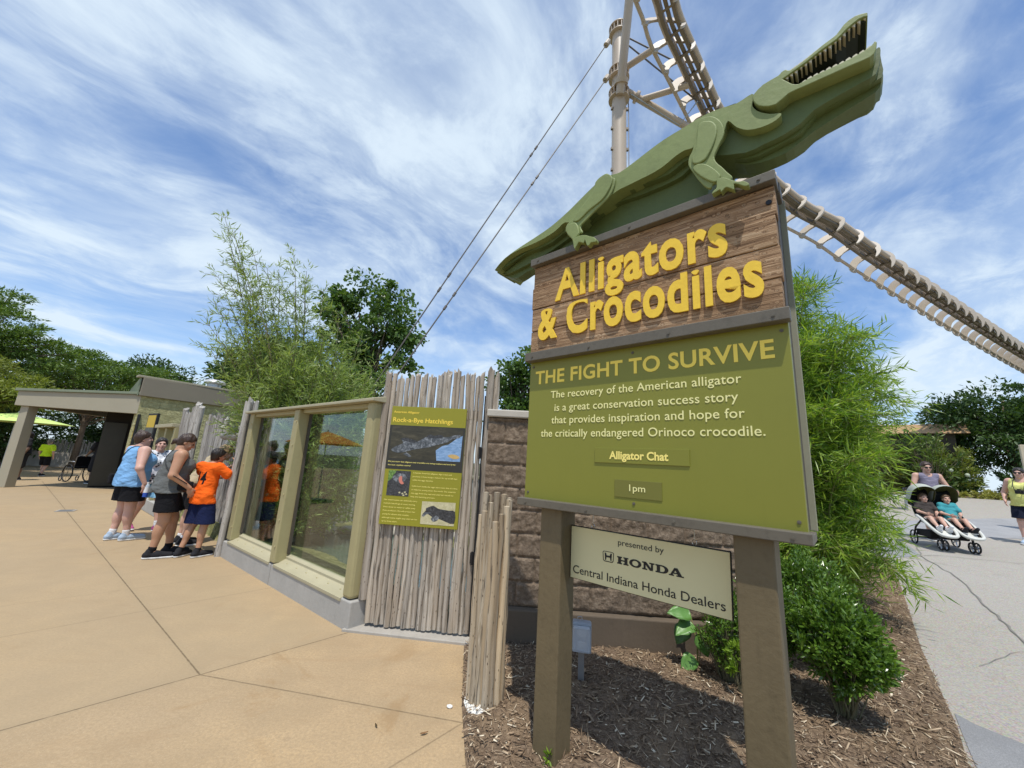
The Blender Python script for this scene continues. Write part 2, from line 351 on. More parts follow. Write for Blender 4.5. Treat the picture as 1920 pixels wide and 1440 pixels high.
t.set('Base Color', t.ramp(t.noise(co, .6, 8, .65), [(.3, (.07, .085, .025)), (.6, (.11, .10, .045)), (.8, (.16, .13, .08))])); t.set('Roughness', .95); M_soil = t.m
xs = np.r_[-1500, -300, np.linspace(-60, 60, 121), 300, 1500]
g_ = grid_sheet('ground', xs, np.r_[-1500, -300, np.linspace(-40, 80, 121), 300, 1500], lambda x, y: gz(x, y) - .06, M_soil); tag(g_, kind='structure')

# tan concrete plaza
t = NT('tan concrete'); co = t.co(1)
def seg(a, b):
    """distance to a joint from a to b"""
    a = np.array(a); b = np.array(b); ab = b - a; l2 = float(ab @ ab)
    v = t.n('ShaderNodeVectorMath', operation='SUBTRACT'); t.l(co, v.inputs[0]); v.inputs[1].default_value = (a[0], a[1], 0)
    d_ = t.n('ShaderNodeVectorMath', operation='DOT_PRODUCT'); t.l(v.outputs[0], d_.inputs[0]); d_.inputs[1].default_value = (ab[0]/l2, ab[1]/l2, 0)
    h = t.math('MULTIPLY', d_.outputs['Value'], 1, True)
    sc = t.n('ShaderNodeVectorMath', operation='SCALE'); sc.inputs[0].default_value = (ab[0], ab[1], 0); t.l(h, sc.inputs[3])
    q = t.n('ShaderNodeVectorMath', operation='SUBTRACT'); t.l(v.outputs[0], q.inputs[0]); t.l(sc.outputs[0], q.inputs[1])
    ln = t.n('ShaderNodeVectorMath', operation='LENGTH'); t.l(q.outputs[0], ln.inputs[0]); return ln.outputs['Value'], d_.outputs['Value']
big = t.noise(co, .55, 5, .6); mid = t.noise(co, 2.6, 7, .65, .6); fine = t.noise(co, 60, 5, .7); fine2 = t.noise(co, 160, 3, .7)
c = t.ramp(big, [(.34, (.405, .295, .175)), (.5, (.455, .325, .183)), (.66, (.50, .34, .17))])
c = t.mix(t.ramp(mid, [(.36, .6), (.62, 0)]), c, (.33, .24, .14))
c = t.mix(t.ramp(fine, [(.36, .75), (.60, 0)]), c, (.31, .225, .13))
c = t.mix(t.ramp(fine2, [(.56, 0), (.72, .6)]), c, (.60, .50, .36))
streak = t.noise(t.co((.5, 2.2, 1), (0, 0, math.radians(-38))), 1.6, 8, .7, 1.2)
c = t.mix(t.ramp(streak, [(.53, 0), (.70, .55)]), c, (.33, .225, .125))
stain = t.noise(co, 1.15, 9, .72, .9); c = t.mix(t.ramp(stain, [(.57, 0), (.66, .5)]), c, (.30, .19, .09))
spot = t.n('ShaderNodeTexVoronoi'); spot.inputs['Scale'].default_value = 3.1; t.l(co, spot.inputs['Vector'])
c = t.mix(t.math('MULTIPLY', t.ramp(spot.outputs['Distance'], [(.03, 1), (.07, 0)]), t.ramp(mid, [(.48, 0), (.6, .5)])), c, (.28, .2, .12))
J = [((-2.60, 2.31), (-1.987, 2.966), 1), ((-1.987, 2.966), (-1.28, 3.74), 1), ((-1.987, 2.966), (-16.5, 14.3), 1), ((-1.987, 2.966), (-.15, 2.628), .8), ((-.173, 2.632), (-1.0, 1.69), .6),
     ((-3.9, 3.15), (-2.35, 5.0), .45), ((-5.0, 3.3), (-3.0, 5.35), .3), ((-2.60, 2.31), (-7, -2.4), 1), ((-8.3, 7.9), (-6.4, 9.6), .6), ((-12.5, 6), (-8.3, 7.9), .6)]
tone = None; hgt = None
wob = t.math('MULTIPLY', t.math('SUBTRACT', t.noise(co, 22, 3), .5), .010)
for a, b_, k in J:
    dd, _ = seg(a, b_); dd = t.math('ADD', dd, wob)
    m = t.math('MULTIPLY', t.ramp(dd, [(.0022, 1), (.006, 0)]), k); hgt = m if hgt is None else t.math('MAXIMUM', hgt, m)
    e = t.math('MULTIPLY', t.ramp(dd, [(.0, 1), (.07, 0)], 'EASE'), .22*k); tone = e if tone is None else t.math('MAXIMUM', tone, e)
# slabs beyond the long joint are a little greyer
dv = t.n('ShaderNodeVectorMath', operation='DOT_PRODUCT'); t.l(co, dv.inputs[0]); dv.inputs[1].default_value = (-.747, .665, 0)
side = t.ramp(t.math('ADD', t.math('SUBTRACT', dv.outputs['Value'], 3.457), .5), [(.497, 0), (.503, 1)])
c = t.mix(t.math('MULTIPLY', side, .45), c, (.35, .265, .16))
c = t.mix(tone, c, (.30, .23, .14)); c = t.mix(hgt, c, (.16, .115, .065))
t.set('Base Color', c); t.set('Roughness', .85); t.set('Specular IOR Level', .25)
hh = t.math('SUBTRACT', t.math('MULTIPLY', fine, .25), hgt); t.bump(t.math('ADD', hh, t.math('MULTIPLY', mid, .5)), .4, .008); M_plaza = t.m
pz = [(-.05, -6), (-.05, 1.2), (-.12, 2.29), (-.2, 2.8), (-.28, 3.66), (-1.10, 3.80), (-1.28, 3.76), (-3.94, 5.87), (-4.6, 7.1), (-10.2, 10.95), (-11.75, 12.3), (-9, 17), (-11.5, 30), (-45, 30), (-45, -6)]
b = MB(); b.add([(x, y, 0) for x, y in pz], [tuple(range(len(pz)))])
o = b.build('plaza', M_plaza); 
bm = bmesh.new(); bm.from_mesh(o.data); bmesh.ops.triangulate(bm, faces=bm.faces); bmesh.ops.recalc_face_normals(bm, faces=bm.faces)
if sum(f.normal.z for f in bm.faces) < 0: bmesh.ops.reverse_faces(bm, faces=bm.faces)
bm.to_mesh(o.data); bm.free(); tag(o, kind='structure')

# mulch bed
MB_ = [(-.05, -6), (2.6, -6), (2.25, -2), (2.1, 1.0), (2.35, 1.9), (2.69, 2.53), (3.0, 2.85), (3.43, 3.36), (3.93, 3.95), (4.68, 4.77), (5.56, 5.74), (6.6, 6.95), (7.07, 7.41), (6.75, 7.75), (5.3, 7.9), (3.3, 6.6), (2.3, 4.6), (1.95, 3.72), (-.28, 3.68), (-.2, 2.8), (-.12, 2.29), (-.05, 1.2)]
t = NT('mulch soil'); co = t.co(1)
m1 = t.noise(co, 34, 8, .72, .6); m2 = t.noise(co, 3, 5, .6); m3 = t.noise(t.co((90, 30, 30), (0, 0, .6)), 1, 5, .7, 1)
c = t.ramp(m1, [(.3, (.075, .052, .035)), (.5, (.20, .14, .092)), (.66, (.34, .25, .165))])
c = t.mix(t.ramp(m3, [(.55, 0), (.7, .6)]), c, (.38, .26, .16)); c = t.mix(t.ramp(m2, [(.48, 0), (.66, .65)]), c, (.34, .24, .145))
t.set('Base Color', c); t.set('Roughness', .95); t.set('Specular IOR Level', .15); t.bump(m1, .9, .03); M_mulch = t.m
def mulch_z(x, y, e=None):
    P = np.stack([np.asarray(x), np.asarray(y), np.zeros_like(x)], -1); k = 1 if e is None else np.clip((1 - e)*12, 0, 1)
    return gz(x, y) + .004 + k*(.028 + .05*fbm(P*1.8, 3) + .05*np.exp(-((x - 1.0)**2 + (y - 3.0)**2)/.35) + .035*(fbm(P*14, 3)))
star_sheet('mulch_bed', MB_, (1.6, 2.6), mulch_z, M_mulch, 110, .045, .9)

def in_poly(x, y, P):
    P = np.array(P); r = np.zeros(len(x), bool); j = len(P) - 1
    for i in range(len(P)):
        xi, yi = P[i]; xj, yj = P[j]
        c_ = ((yi > y) != (yj > y)) & (x < (xj - xi)*(y - yi)/(yj - yi + 1e-12) + xi); r ^= c_; j = i
    return r
# loose bark shreds
rg = np.random.RandomState(21)
N = 110000; X = rg.uniform(-.25, 7, N); Y = rg.uniform(.6, 7.6, N)
dist = np.hypot(X, Y); keep = in_poly(X, Y, MB_) & (rg.rand(N) < np.clip(6.0/np.maximum(dist, 1.5)**1.15, .25, 1))
X, Y = X[keep], Y[keep]; N = len(X); Ln = rg.gamma(1.8, .013, N) + .006; Wd = np.minimum(rg.gamma(1.6, .0021, N) + .0013, Ln*.45)
an = rg.rand(N)*6.28; tilt = rg.randn(N)*.28; roll = rg.randn(N)*.5
D = np.stack([np.cos(an)*np.cos(tilt), np.sin(an)*np.cos(tilt), np.sin(tilt)], -1)
S_ = np.stack([-np.sin(an)*np.cos(roll), np.cos(an)*np.cos(roll), np.sin(roll)], -1); Nn = np.cross(D, S_)
e_ = np.ones(N)*0; Cc = np.stack([X, Y, mulch_z(X, Y) + .006 + np.abs(np.sin(tilt))*Ln*.4], -1)
hd = np.maximum(Wd*.3, .001)
cor = [Cc + sx*D*(Ln/2)[:, None] + sy*S_*(Wd/2*(1 if sx else 1))[:, None] + sz*Nn*(hd/2)[:, None] for sx in (-1, 1) for sy in (-1, 1) for sz in (-1, 1)]
V = np.stack(cor, 1).reshape(-1, 3); base = (np.arange(N)*8)[:, None]
F = np.concatenate([base + np.array(f) for f in ((0, 1, 3, 2), (4, 6, 7, 5), (0, 4, 5, 1), (2, 3, 7, 6), (1, 5, 7, 3), (0, 2, 6, 4))])
t = NT('bark shreds'); g = t.n('ShaderNodeNewGeometry')
t.set('Base Color', t.ramp(g.outputs['Random Per Island'], [(0, (.08, .053, .034)), (.25, (.18, .123, .078)), (.5, (.29, .205, .13)), (.75, (.38, .275, .175)), (.92, (.52, .41, .275)), (1, (.78, .68, .50))])); t.set('Roughness', .9); t.set('Specular IOR Level', .15)
o = np_mesh('bark_mulch', V, F, t.m); tag(o, 'loose brown shredded bark mulch covering the planting bed', 'mulch', kind='stuff')

# asphalt path on the right
t = NT('pale asphalt'); co = t.co(1)
vo = t.n('ShaderNodeTexVoronoi'); vo.inputs['Scale'].default_value = 85; t.l(co, vo.inputs['Vector'])
agg = t.noise(co, 70, 6, .8); lg = t.noise(co, .7, 6, .6); md = t.noise(co, 7, 6, .65)
c = t.ramp(agg, [(.32, (.20, .18, .145)), (.5, (.365, .33, .275)), (.68, (.50, .46, .39))])
c = t.mix(.18, c, t.mix(1.0, vo.outputs['Color'], (.62, .60, .56), 'MULTIPLY'))
c = t.mix(t.ramp(lg, [(.38, .35), (.62, 0)]), c, (.36, .34, .305)); c = t.mix(t.ramp(md, [(.55, 0), (.75, .25)]), c, (.20, .18, .155))
ck = t.n('ShaderNodeTexVoronoi', feature='DISTANCE_TO_EDGE'); ck.inputs['Scale'].default_value = .3
dv = t.n('ShaderNodeVectorMath', operation='ADD'); nz = t.n('ShaderNodeTexNoise'); nz.inputs['Scale'].default_value = 3; nz.inputs['Detail'].default_value = 6; t.l(co, nz.inputs['Vector'])
sc = t.n('ShaderNodeVectorMath', operation='SCALE'); t.l(nz.outputs[1], sc.inputs[0]); sc.inputs[3].default_value = .35; t.l(co, dv.inputs[0]); t.l(sc.outputs[0], dv.inputs[1]); t.l(dv.outputs[0], ck.inputs['Vector'])
c = t.mix(t.math('MULTIPLY', t.ramp(ck.outputs['Distance'], [(.003, 1), (.008, 0)]), t.ramp(lg, [(.5, 0), (.62, .4)])), c, (.13, .12, .105))
t.set('Base Color', c); t.set('Roughness', .9); t.set('Specular IOR Level', .25); t.bump(agg, .7, .008); M_asph = t.m
def dkasph(name, k):
    t = NT(name); co = t.co(1); a = t.noise(co, 140, 4, .75)
    c = t.ramp(a, [(.3, dark((.17, .17, .172), k)), (.55, dark((.27, .27, .27), k)), (.75, dark((.38, .375, .36), k))]); c = t.mix(t.ramp(t.noise(co, 2, 5), [(.4, .3), (.6, 0)]), c, dark((.15, .15, .15), k))
    t.set('Base Color', c); t.set('Roughness', .88); t.bump(a, .5, .006); return t.m
AP = [(2.6, -6), (2.25, -2), (2.1, 1.0), (2.35, 1.9), (2.69, 2.53), (3.0, 2.85), (3.43, 3.36), (3.93, 3.95), (4.68, 4.77), (5.56, 5.74), (6.6, 6.95), (7.07, 7.41), (6.75, 7.75), (5.8, 9.3), (3.5, 12), (6, 16), (10, 17.5), (13, 17), (15.5, 16.4), (16.6, 15.7), (18.8, 15.6), (20, 13), (24, 6), (24, -6)]
star_sheet('asphalt_path', AP, (14, 8.5), lambda x, y, e: gz(x, y) + .004, M_asph, 60, .3)
def patch(name, P, mat, dz=.009):
    c = np.mean(P, 0); return star_sheet(name, P, c, lambda x, y, e: gz(x, y) + dz, mat, 6, .2)
M_d1 = dkasph('grey asphalt patch', 1.0); M_d2 = dkasph('blue grey asphalt patch', 1.25)
patch('asphalt_patch', [(6.9, 7.75), (7.18, 7.9), (8.31, 8.92), (9.14, 9.33), (8.58, 8.53), (7.9, 7.68), (7.5, 7.57), (7.13, 7.47)], M_d1)
patch('asphalt_patch', [(8.6, 11.2), (11.0, 11.76), (12.62, 12.04), (14.64, 12.02), (16.5, 11.6), (14.5, 9.0), (12.69, 9.6), (11.83, 9.79), (10.34, 9.92), (9.76, 10.11), (8.6, 10.2)], M_d2)
patch('asphalt_patch', [(3.14, 2.99), (3.15, 2.88), (3.19, 2.80), (3.24, 2.71), (3.32, 2.62), (3.3, 2.1), (2.9, 1.6), (2.45, 1.95), (2.70, 2.50), (2.95, 2.78)], M_d1)
def seam(name, P, w_, mat):
    P = smooth_poly(P, 5, False); rg = np.random.RandomState(len(P)); b = MB(); L_ = []; R_ = []
    for i, p in enumerate(P):
        q = np.array(P[min(i+1, len(P)-1)]) - np.array(P[max(i-1, 0)]); q /= np.linalg.norm(q); nn = np.array([-q[1], q[0]])
        ww = w_*(.6 + .8*rg.rand()); j = nn*rg.randn()*.012; z = float(gz(p[0], p[1])) + .013
        L_.append((*(np.array(p) + nn*ww + j), z)); R_.append((*(np.array(p) - nn*ww + j), z))
    for i in range(len(P) - 1): b.quad(R_[i], R_[i+1], L_[i+1], L_[i])
    return tag(b.build(name, mat), kind='structure')
M_tar = paint('tar seam', (.21, .195, .17), .8, .2, 20)
seam('asphalt_seam', [(7.86, 7.64), (7.46, 7.01), (6.95, 6.24), (6.25, 5.44), (5.78, 4.9), (5.44, 4.49), (5.1, 4.1), (4.5, 3.3)], .009, M_tar)
seam('asphalt_seam', [(9.6, 9.8), (8.9, 8.75), (8.3, 8.1), (7.86, 7.64)], .010, M_tar)
seam('asphalt_seam', [(7.9, 7.7), (8.3, 7.75), (8.9, 7.5), (9.6, 7.2), (11, 6.9)], .009, M_tar)
seam('asphalt_seam', [(4.1, 3.6), (4.8, 3.9), (5.3, 3.7), (6.2, 3.8)], .003, M_tar)
seam('asphalt_seam', [(3.6, 2.9), (4.3, 2.95), (4.9, 3.1)], .004, M_tar)
# ------------------------------------------------------------------ text
_TC = {}
def text_mesh(s, bold=0.0, ext=.002, spacing=1.0, shear=0):
    cu = bpy.data.curves.new('lettering', 'FONT'); cu.body = s; cu.size = 1; cu.offset = bold; cu.extrude = 0
    cu.space_character = spacing; cu.shear = shear; cu.resolution_u = 4
    o = bpy.data.objects.new('lettering', cu); COL.objects.link(o)
    dg = bpy.context.evaluated_depsgraph_get(); dg.update()
    m = bpy.data.meshes.new_from_object(o.evaluated_get(dg)); bpy.data.objects.remove(o); bpy.data.curves.remove(cu)
    return m
def text(name, s, u0, u1, zb, cap, v, mat, parent, ext=.002, bold=0.0, spacing=1.0, shear=0, xh=1.0):
    """lettering fitted between u0 and u1 on base line zb with capitals cap high, standing ext proud of the plane v"""
    m = text_mesh(s, bold, 0, spacing, shear)
    co = np.zeros(len(m.vertices)*3); m.vertices.foreach_get('co', co); co = co.reshape(-1, 3)
    X_ = .53; y_ = co[:, 1].copy(); co[:, 1] = np.where(y_ < 0, y_, np.where(y_ < X_, y_*xh, X_*xh + (y_ - X_)*(.76 - X_*xh)/(.76 - X_)))
    x0, x1 = co[:, 0].min(), co[:, 0].max(); sx = (u1 - u0)/(x1 - x0); sz = cap/.727
    V = np.stack([u0 + (co[:, 0] - x0)*sx, np.full(len(co), v - ext), zb + co[:, 1]*sz], 1)
    bm = bmesh.new(); bm.from_mesh(m)
    for q, p in zip(bm.verts, V): q.co = p
    bmesh.ops.remove_doubles(bm, verts=bm.verts, dist=1e-6)
    if ext > .0015:
        fs = list(bm.faces); r = bmesh.ops.extrude_face_region(bm, geom=fs)
        for q in r['geom']:
            if isinstance(q, bmesh.types.BMVert): q.co.y += ext
    bmesh.ops.recalc_face_normals(bm, faces=bm.faces)
    for q in bm.faces: q.smooth = False
    m2 = bpy.data.meshes.new(name); bm.to_mesh(m2); bm.free(); m2.materials.append(mat)
    bpy.data.meshes.remove(m)
    return ob(name, m2, parent)

# ------------------------------------------------------------------ the big sign
SA = math.atan2(-.656, .755)
def sign_wood():
    t = NT('weathered plank wood')
    info = t.n('ShaderNodeObjectInfo'); off = t.math('MULTIPLY', info.outputs['Random'], 37.0)
    co = t.co(1); va = t.n('ShaderNodeVectorMath', operation='ADD'); t.l(co, va.inputs[0])
    cb = t.n('ShaderNodeCombineXYZ'); t.l(off, cb.inputs[0]); t.l(off, cb.inputs[2]); t.l(cb.outputs[0], va.inputs[1])
    # knots pull the grain out of line
    def mp(sc, src=None):
        m = t.n('ShaderNodeMapping'); m.inputs['Scale'].default_value = sc; t.l(src or va.outputs[0], m.inputs[0]); return m.outputs[0]
    vo = t.n('ShaderNodeTexVoronoi'); t.l(mp((5.2, 0.001, 7.5)), vo.inputs['Vector']); vo.inputs['Randomness'].default_value = 1
    kd = vo.outputs['Distance']
    pull = t.ramp(kd, [(0, 1), (.42, 0)], 'EASE')
    cz = t.n('ShaderNodeCombineXYZ'); t.l(t.math('MULTIPLY', pull, .055), cz.inputs[2])
    vb = t.n('ShaderNodeVectorMath', operation='ADD'); t.l(va.outputs[0], vb.inputs[0]); t.l(cz.outputs[0], vb.inputs[1])
    grain = t.noise(mp((2.2, 1, 62), vb.outputs[0]), 1, 8, .62, .25)
    fine = t.noise(mp((7, 1, 260), vb.outputs[0]), 1, 4, .6)
    broad = t.noise(mp((1.3, 1, 6), va.outputs[0]), 1, 4, .6)
    g = t.mix(.35, grain, fine)
    c = t.ramp(g, [(.28, (.035, .018, .009)), (.42, (.14, .078, .038)), (.53, (.31, .19, .10)), (.68, (.54, .40, .25))])
    c = t.mix(t.ramp(broad, [(.38, 0), (.66, .75)]), c, t.mix(1.0, c, (1.55, 1.6, 1.75), 'MULTIPLY'))
    c = t.mix(t.ramp(kd, [(.05, .9), (.085, .25), (.12, 0)]), c, (.05, .026, .014))
    c = t.mix(t.ramp(kd, [(.09, 0), (.12, .5), (.17, 0)]), c, (.40, .31, .22))
    t.set('Base Color', c); t.set('Roughness', .8); t.set('Specular IOR Level', .25)
    t.bump(t.mix(t.ramp(kd, [(.04, .4), (.1, 0)]), g, 1.0), .75, .012); return t.m
M_frame = paint('taupe sign paint', (.135, .118, .088), .5, .1, 6, .2, 60, dirt=.45)
M_post = paint('brown post paint', (.155, .118, .062), .55, .2, 4, .5, 35, dirt=.5)
M_green = paint('olive sign panel', (.225, .225, .030), .4, .10, 1.2, .04, 200, dirt=.10)
M_green2 = paint('olive insert', (.215, .215, .029), .42, .05, 2, .03, 200)
M_green3 = paint('dark olive insert', (.17, .165, .03), .42, .05, 2, .03, 200)
M_yel = paint('yellow letters', (.93, .60, .05), .45, .12, 25, .25, 60)
M_yel2 = paint('yellow print', (.95, .72, .10), .45, .03, 4, 0)
M_cream = paint('cream print', (.84, .80, .36), .45, .03, 4, 0)
M_yel3 = paint('pale yellow print', (.95, .80, .22), .45, .03, 4, 0)
M_dkside = paint('dark sign side', (.075, .062, .045), .6, .15, 8, .2)
M_wood = sign_wood()
M_black = paint('black', (.012, .012, .013), .5, .1)
M_ink = paint('ink', (.014, .014, .014), .45, .05, 4, 0)
M_zinc = paint('zinc', (.42, .43, .44), .4, .1, 20, .1, 80, metal=.8)
M_chrome = paint('steel hook', (.5, .5, .5), .25, .1, 20, 0, metal=1)

sign = empty('entrance_sign', (.277, 2.33, 0), SA, 'tall olive and wood exhibit sign with yellow letters on two brown posts', 'sign')
for u in (-.082, .925):
    MB().box((u, 0, -.25), (u + .146, .15, 1.30)).build('post', M_post, sign, bevel=.008)
b = MB(); b.box((-.212, 0.0, 1.30), (1.186, .05, 2.20)); b.build('green_panel', M_green, sign, bevel=.003)
b = MB(); b.box((-.20, .052, 1.31), (1.182, .196, 2.83)); b.build('sign_core', M_dkside, sign)
b = MB(); b.box((-.215, .1965, 1.30), (1.206, .207, 2.88)); b.build('back_panel', paint('olive grey edge', (.30, .29, .20), .6), sign, bevel=.003)
for k in range(4):
    z0 = 2.222 + k*.1545
    b = MB(); b.box((-.205 + .004*(k % 2), -.018 - .003*((k*7) % 3), z0 + .0015), (1.178 + .006*(k % 2), .05, z0 + .153)); b.build('plank', M_wood, sign, bevel=.003)
for nm, z0, z1, e in (('top_rail', 2.842, 2.893, 0), ('middle_rail', 2.165, 2.222, .004), ('bottom_rail', 1.268, 1.312, .006)):
    b = MB(); b.box((-.212 - e*2, -.056, z0), (1.195 + e, .0515 if z0 > 2.5 else -.001, z1)); b.build(nm, M_frame, sign, bevel=.004)
b = MB(); b.box((-.216, .053, 2.835), (1.2, .156, 2.895)); b.build('cap', M_frame, sign, bevel=.004)
b = MB(); b.box((-.222, .0, 1.262), (1.200, .205, 1.298)); b.build('base_board', M_frame, sign, bevel=.004)
text('title_lettering', 'Alligators', -.014, .982, 2.556, .198, -.0235, M_yel, sign, .010, .031, 1.09, xh=1.27)
text('title_lettering', '& Crocodiles', -.139, 1.115, 2.310, .198, -.0235, M_yel, sign, .010, .031, 1.09, xh=1.27)
text('heading_lettering', 'THE FIGHT TO SURVIVE', -.165, 1.129, 2.020, .086, -.0005, M_yel2, sign, .002, .022, 1.04)
for s, u0, u1, z in (('The recovery of the American alligator', -.04, .997, 1.920), ('is a great conservation success story', -.009, .98, 1.838),
                     ('that provides inspiration and hope for', -.029, 1.001, 1.762), ('the critically endangered Orinoco crocodile.', -.104, 1.072, 1.682)):
    text('body_lettering', s, u0, u1, z, .046, -.0005, M_cream, sign, .002, .004, 1.03)
b = MB(); b.box((.270, -.006, 1.541), (.764, .002, 1.620)); b.build('name_plate', M_green2, sign, bevel=.001)
text('plate_lettering', 'Alligator Chat', .358, .668, 1.563, .041, -.0065, M_yel3, sign, .0015, .03)
b = MB(); b.box((.387, -.004, 1.371), (.632, .002, 1.458)); b.build('time_plate', M_green3, sign, bevel=.001)
text('plate_lettering', '1pm', .468, .551, 1.405, .034, -.0045, M_cream, sign, .0015, .006)
# bolt hole knot at the corner
b = MB(); b.tube([(1.158, -.024, 2.755), (1.158, -.010, 2.755)], .012, 12); b.build('bolt', M_black, sign)

scr = MB(); scr.tube([(0, 0, 0), (0, -.003, 0)], .0075, 10); scr.tube([(0, -.003, 0), (0, -.0045, 0)], .004, 8); so_ = scr.build('screw', M_frame, sign, smooth='auto')
for i, (u, v, z) in enumerate([(u, -.0005, z) for z in (1.345, 2.135) for u in (-.185, .49, 1.160)] + [(u, -.0565, z) for z in (2.19, 1.288) for u in (-.16, .25, .70, 1.14)] + [(u, -.0565, 2.868) for u in (-.15, .5, 1.13)]):
    q = so_ if i == 0 else so_.copy()
    if i: COL.objects.link(q); q.parent = sign
    q.location = (u, v, z)
# hanging sponsor sign
hs = empty('hanging_sign', (.277, 2.33, 0), SA, 'cream sponsor sign with black lettering hanging between the brown posts', 'sign')
M_hpan = paint('cream board', (.70, .64, .36), .4, .04, 3, 0)
b = MB(); b.prism([(.069, .898), (.884, .896), (.889, 1.173), (.070, 1.174)], .10, .1095); b.build('board', M_hpan, hs, bevel=.001)
b = MB(); b.prism([(.064, .893), (.889, .891), (.894, 1.178), (.065, 1.179)], .1096, .1125); b.build('backing', M_black, hs)
text('lettering', 'presented by', .358, .598, 1.117, .030, .0995, M_ink, hs, .001, .003)
text('lettering', 'Central Indiana Honda Dealers', .086, .861, .926, .043, .0995, M_ink, hs, .001, .004)
# slab serif wordmark, drawn letter by letter on a 1 x 1 cell
def rect(x0, y0, x1, y1): return [(x0, y0), (x1, y0), (x1, y1), (x0, y1)]
def ring(cx, cy, rx, ry, hx, hy, n=24):
    return [[(cx + rx*math.cos(2*math.pi*(i+a)/n), cy + ry*math.sin(2*math.pi*(i+a)/n)) for a in (0, 1)] +
            [(cx + hx*math.cos(2*math.pi*(i+a)/n), cy + hy*math.sin(2*math.pi*(i+a)/n)) for a in (1, 0)] for i in range(n)]
GL = {'H': [rect(0, 0, .44, .17), rect(.56, 0, 1, .17), rect(0, .83, .44, 1), rect(.56, .83, 1, 1), rect(.09, .17, .35, .83), rect(.65, .17, .91, .83), rect(.35, .41, .65, .58)],
      'O': ring(.5, .5, .5, .53, .26, .33),
      'N': [rect(0, 0, .40, .17), rect(0, .83, .33, 1), rect(.58, .83, 1, 1), rect(.11, .17, .28, .83), [(.33, 1), (.11, .92), (.62, 0), (.88, 0)], rect(.71, .1, .88, .83)],
      'D': [rect(0, 0, .5, .17), rect(0, .83, .5, 1), rect(.10, .17, .36, .83)] + [[(.5 + a*math.cos(q)*.5 if 0 else .5 + .5*math.cos(q0), .5 + .5*math.sin(q0)), (.5 + .5*math.cos(q1), .5 + .5*math.sin(q1)), (.5 + .22*math.cos(q1), .5 + .33*math.sin(q1)), (.5 + .22*math.cos(q0), .5 + .33*math.sin(q0))] for a, q, q0, q1 in [(0, 0, -math.pi/2 + math.pi*i/12, -math.pi/2 + math.pi*(i+1)/12) for i in range(12)]],
      'A': [rect(-.04, 0, .34, .15), rect(.52, 0, 1.06, .15), [(.06, .15), (.24, .15), (.52, .86), (.38, 1)], [(.62, .15), (.93, .15), (.62, 1), (.38, 1)], rect(.28, .28, .68, .42)]}
b = MB(); x = .353
for ch in 'HONDA':
    wd_ = .0625 if ch != 'O' else .064
    for P in GL[ch]: b.prism([(x + px_*wd_, 1.0245 + py_*.037) for px_, py_ in P], .0984, .0990 + .0001*len(b.v) % .0004)
    x += wd_ + .0045
b.build('wordmark', M_ink, hs)
b = MB()
def rr(cx, cy, w_, h_, r, n=5, tp=0):
    P = []
    for sx, sy, a0 in ((1, 1, 0), (-1, 1, 90), (-1, -1, 180), (1, -1, 270)):
        for i in range(n + 1):
            a = math.radians(a0 + 90*i/n); yy = cy + sy*(h_ - r) + r*math.sin(a); k = 1 - tp*(cy + h_ - yy)/(2*h_)
            P.append((cx + (sx*(w_ - r) + r*math.cos(a))*k, yy))
    return P
o_ = rr(.302, 1.048, .0335, .0265, .011, tp=.12); i_ = rr(.302, 1.0485, .0300, .0232, .009, tp=.12)
for k in range(len(o_)):
    k2 = (k + 1) % len(o_); b.prism([o_[k], o_[k2], i_[k2], i_[k]], .0984, .0993)
for P in ([(.281, 1.066), (.289, 1.066), (.2935, 1.0515), (.2925, 1.0515 - .006), (.288, 1.029), (.284, 1.029)], [(.323, 1.066), (.315, 1.066), (.3105, 1.0515), (.3115, 1.0455), (.316, 1.029), (.320, 1.029)],
          [(.2925, 1.0535), (.3115, 1.0535), (.3135, 1.0445), (.2905, 1.0445)]): b.prism(P, .0982, .0993)
b.build('emblem', M_ink, hs)
for u in (.205, .74):
    b = MB(); b.tube([(u + .010*math.cos(q), .106, 1.190 + .012*math.sin(q)) for q in np.linspace(-1.2, 4.3, 12)], .002, 6)
    b.tube([(u, .106, 1.202), (u, .106, 1.275)], .0018, 6); b.build('hook', M_chrome, hs)

# crocodile cut from stacked boards
croc = empty('crocodile_sculpture', (.277, 2.33, 0), SA, 'green layered wooden crocodile with open jaws crouching on top of the sign', 'sculpture')
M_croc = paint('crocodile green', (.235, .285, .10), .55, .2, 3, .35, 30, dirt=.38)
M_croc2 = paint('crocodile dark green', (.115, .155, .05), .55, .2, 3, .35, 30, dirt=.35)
M_mouth = paint('mouth shade black green', (.018, .024, .012), .7, .1)
M_tooth = paint('ivory teeth', (.60, .55, .40), .5, .15, 30, .2)
def layer(name, poly, v0, v1, mat, bevel=.012, n=3, sharp=(), parent=croc, seg=3):
    b = MB(); b.prism(smooth_poly(poly, n, True, sharp), v0, v1)
    return b.build(name, mat, parent, bevel=bevel, seg=seg)
top = CROC['top']; CT = 2.897
def lower_top(dz, bumps=0):
    P = []
    for i, (u, z) in enumerate(top[1:-1]): P.append((u + .004, z - dz))
    return P
def cl(P): return [(u, max(z, CT) if -.2 < u < 1.2 else z) for u, z in P]
def cb_(P): return [(u, CT if -.19 < u < .90 else z) for u, z in P]
lowjaw = [(u, z - .03) for u, z in CROC['lower']]
layer('body', CROC['body'], -.06, .245, M_croc, .014, 3, (0,))
layer('head', CROC['head'], -.076, .261, M_croc, .010, 2, (12, 13, 20, 21, 29, 30))
layer('flank', cl([(-.572, 2.925)] + lower_top(.012) + [(1.20, 3.31), (1.28, 3.27)] + lowjaw + CROC['B']), -.012, .197, M_croc2, .014, 2, (0,))
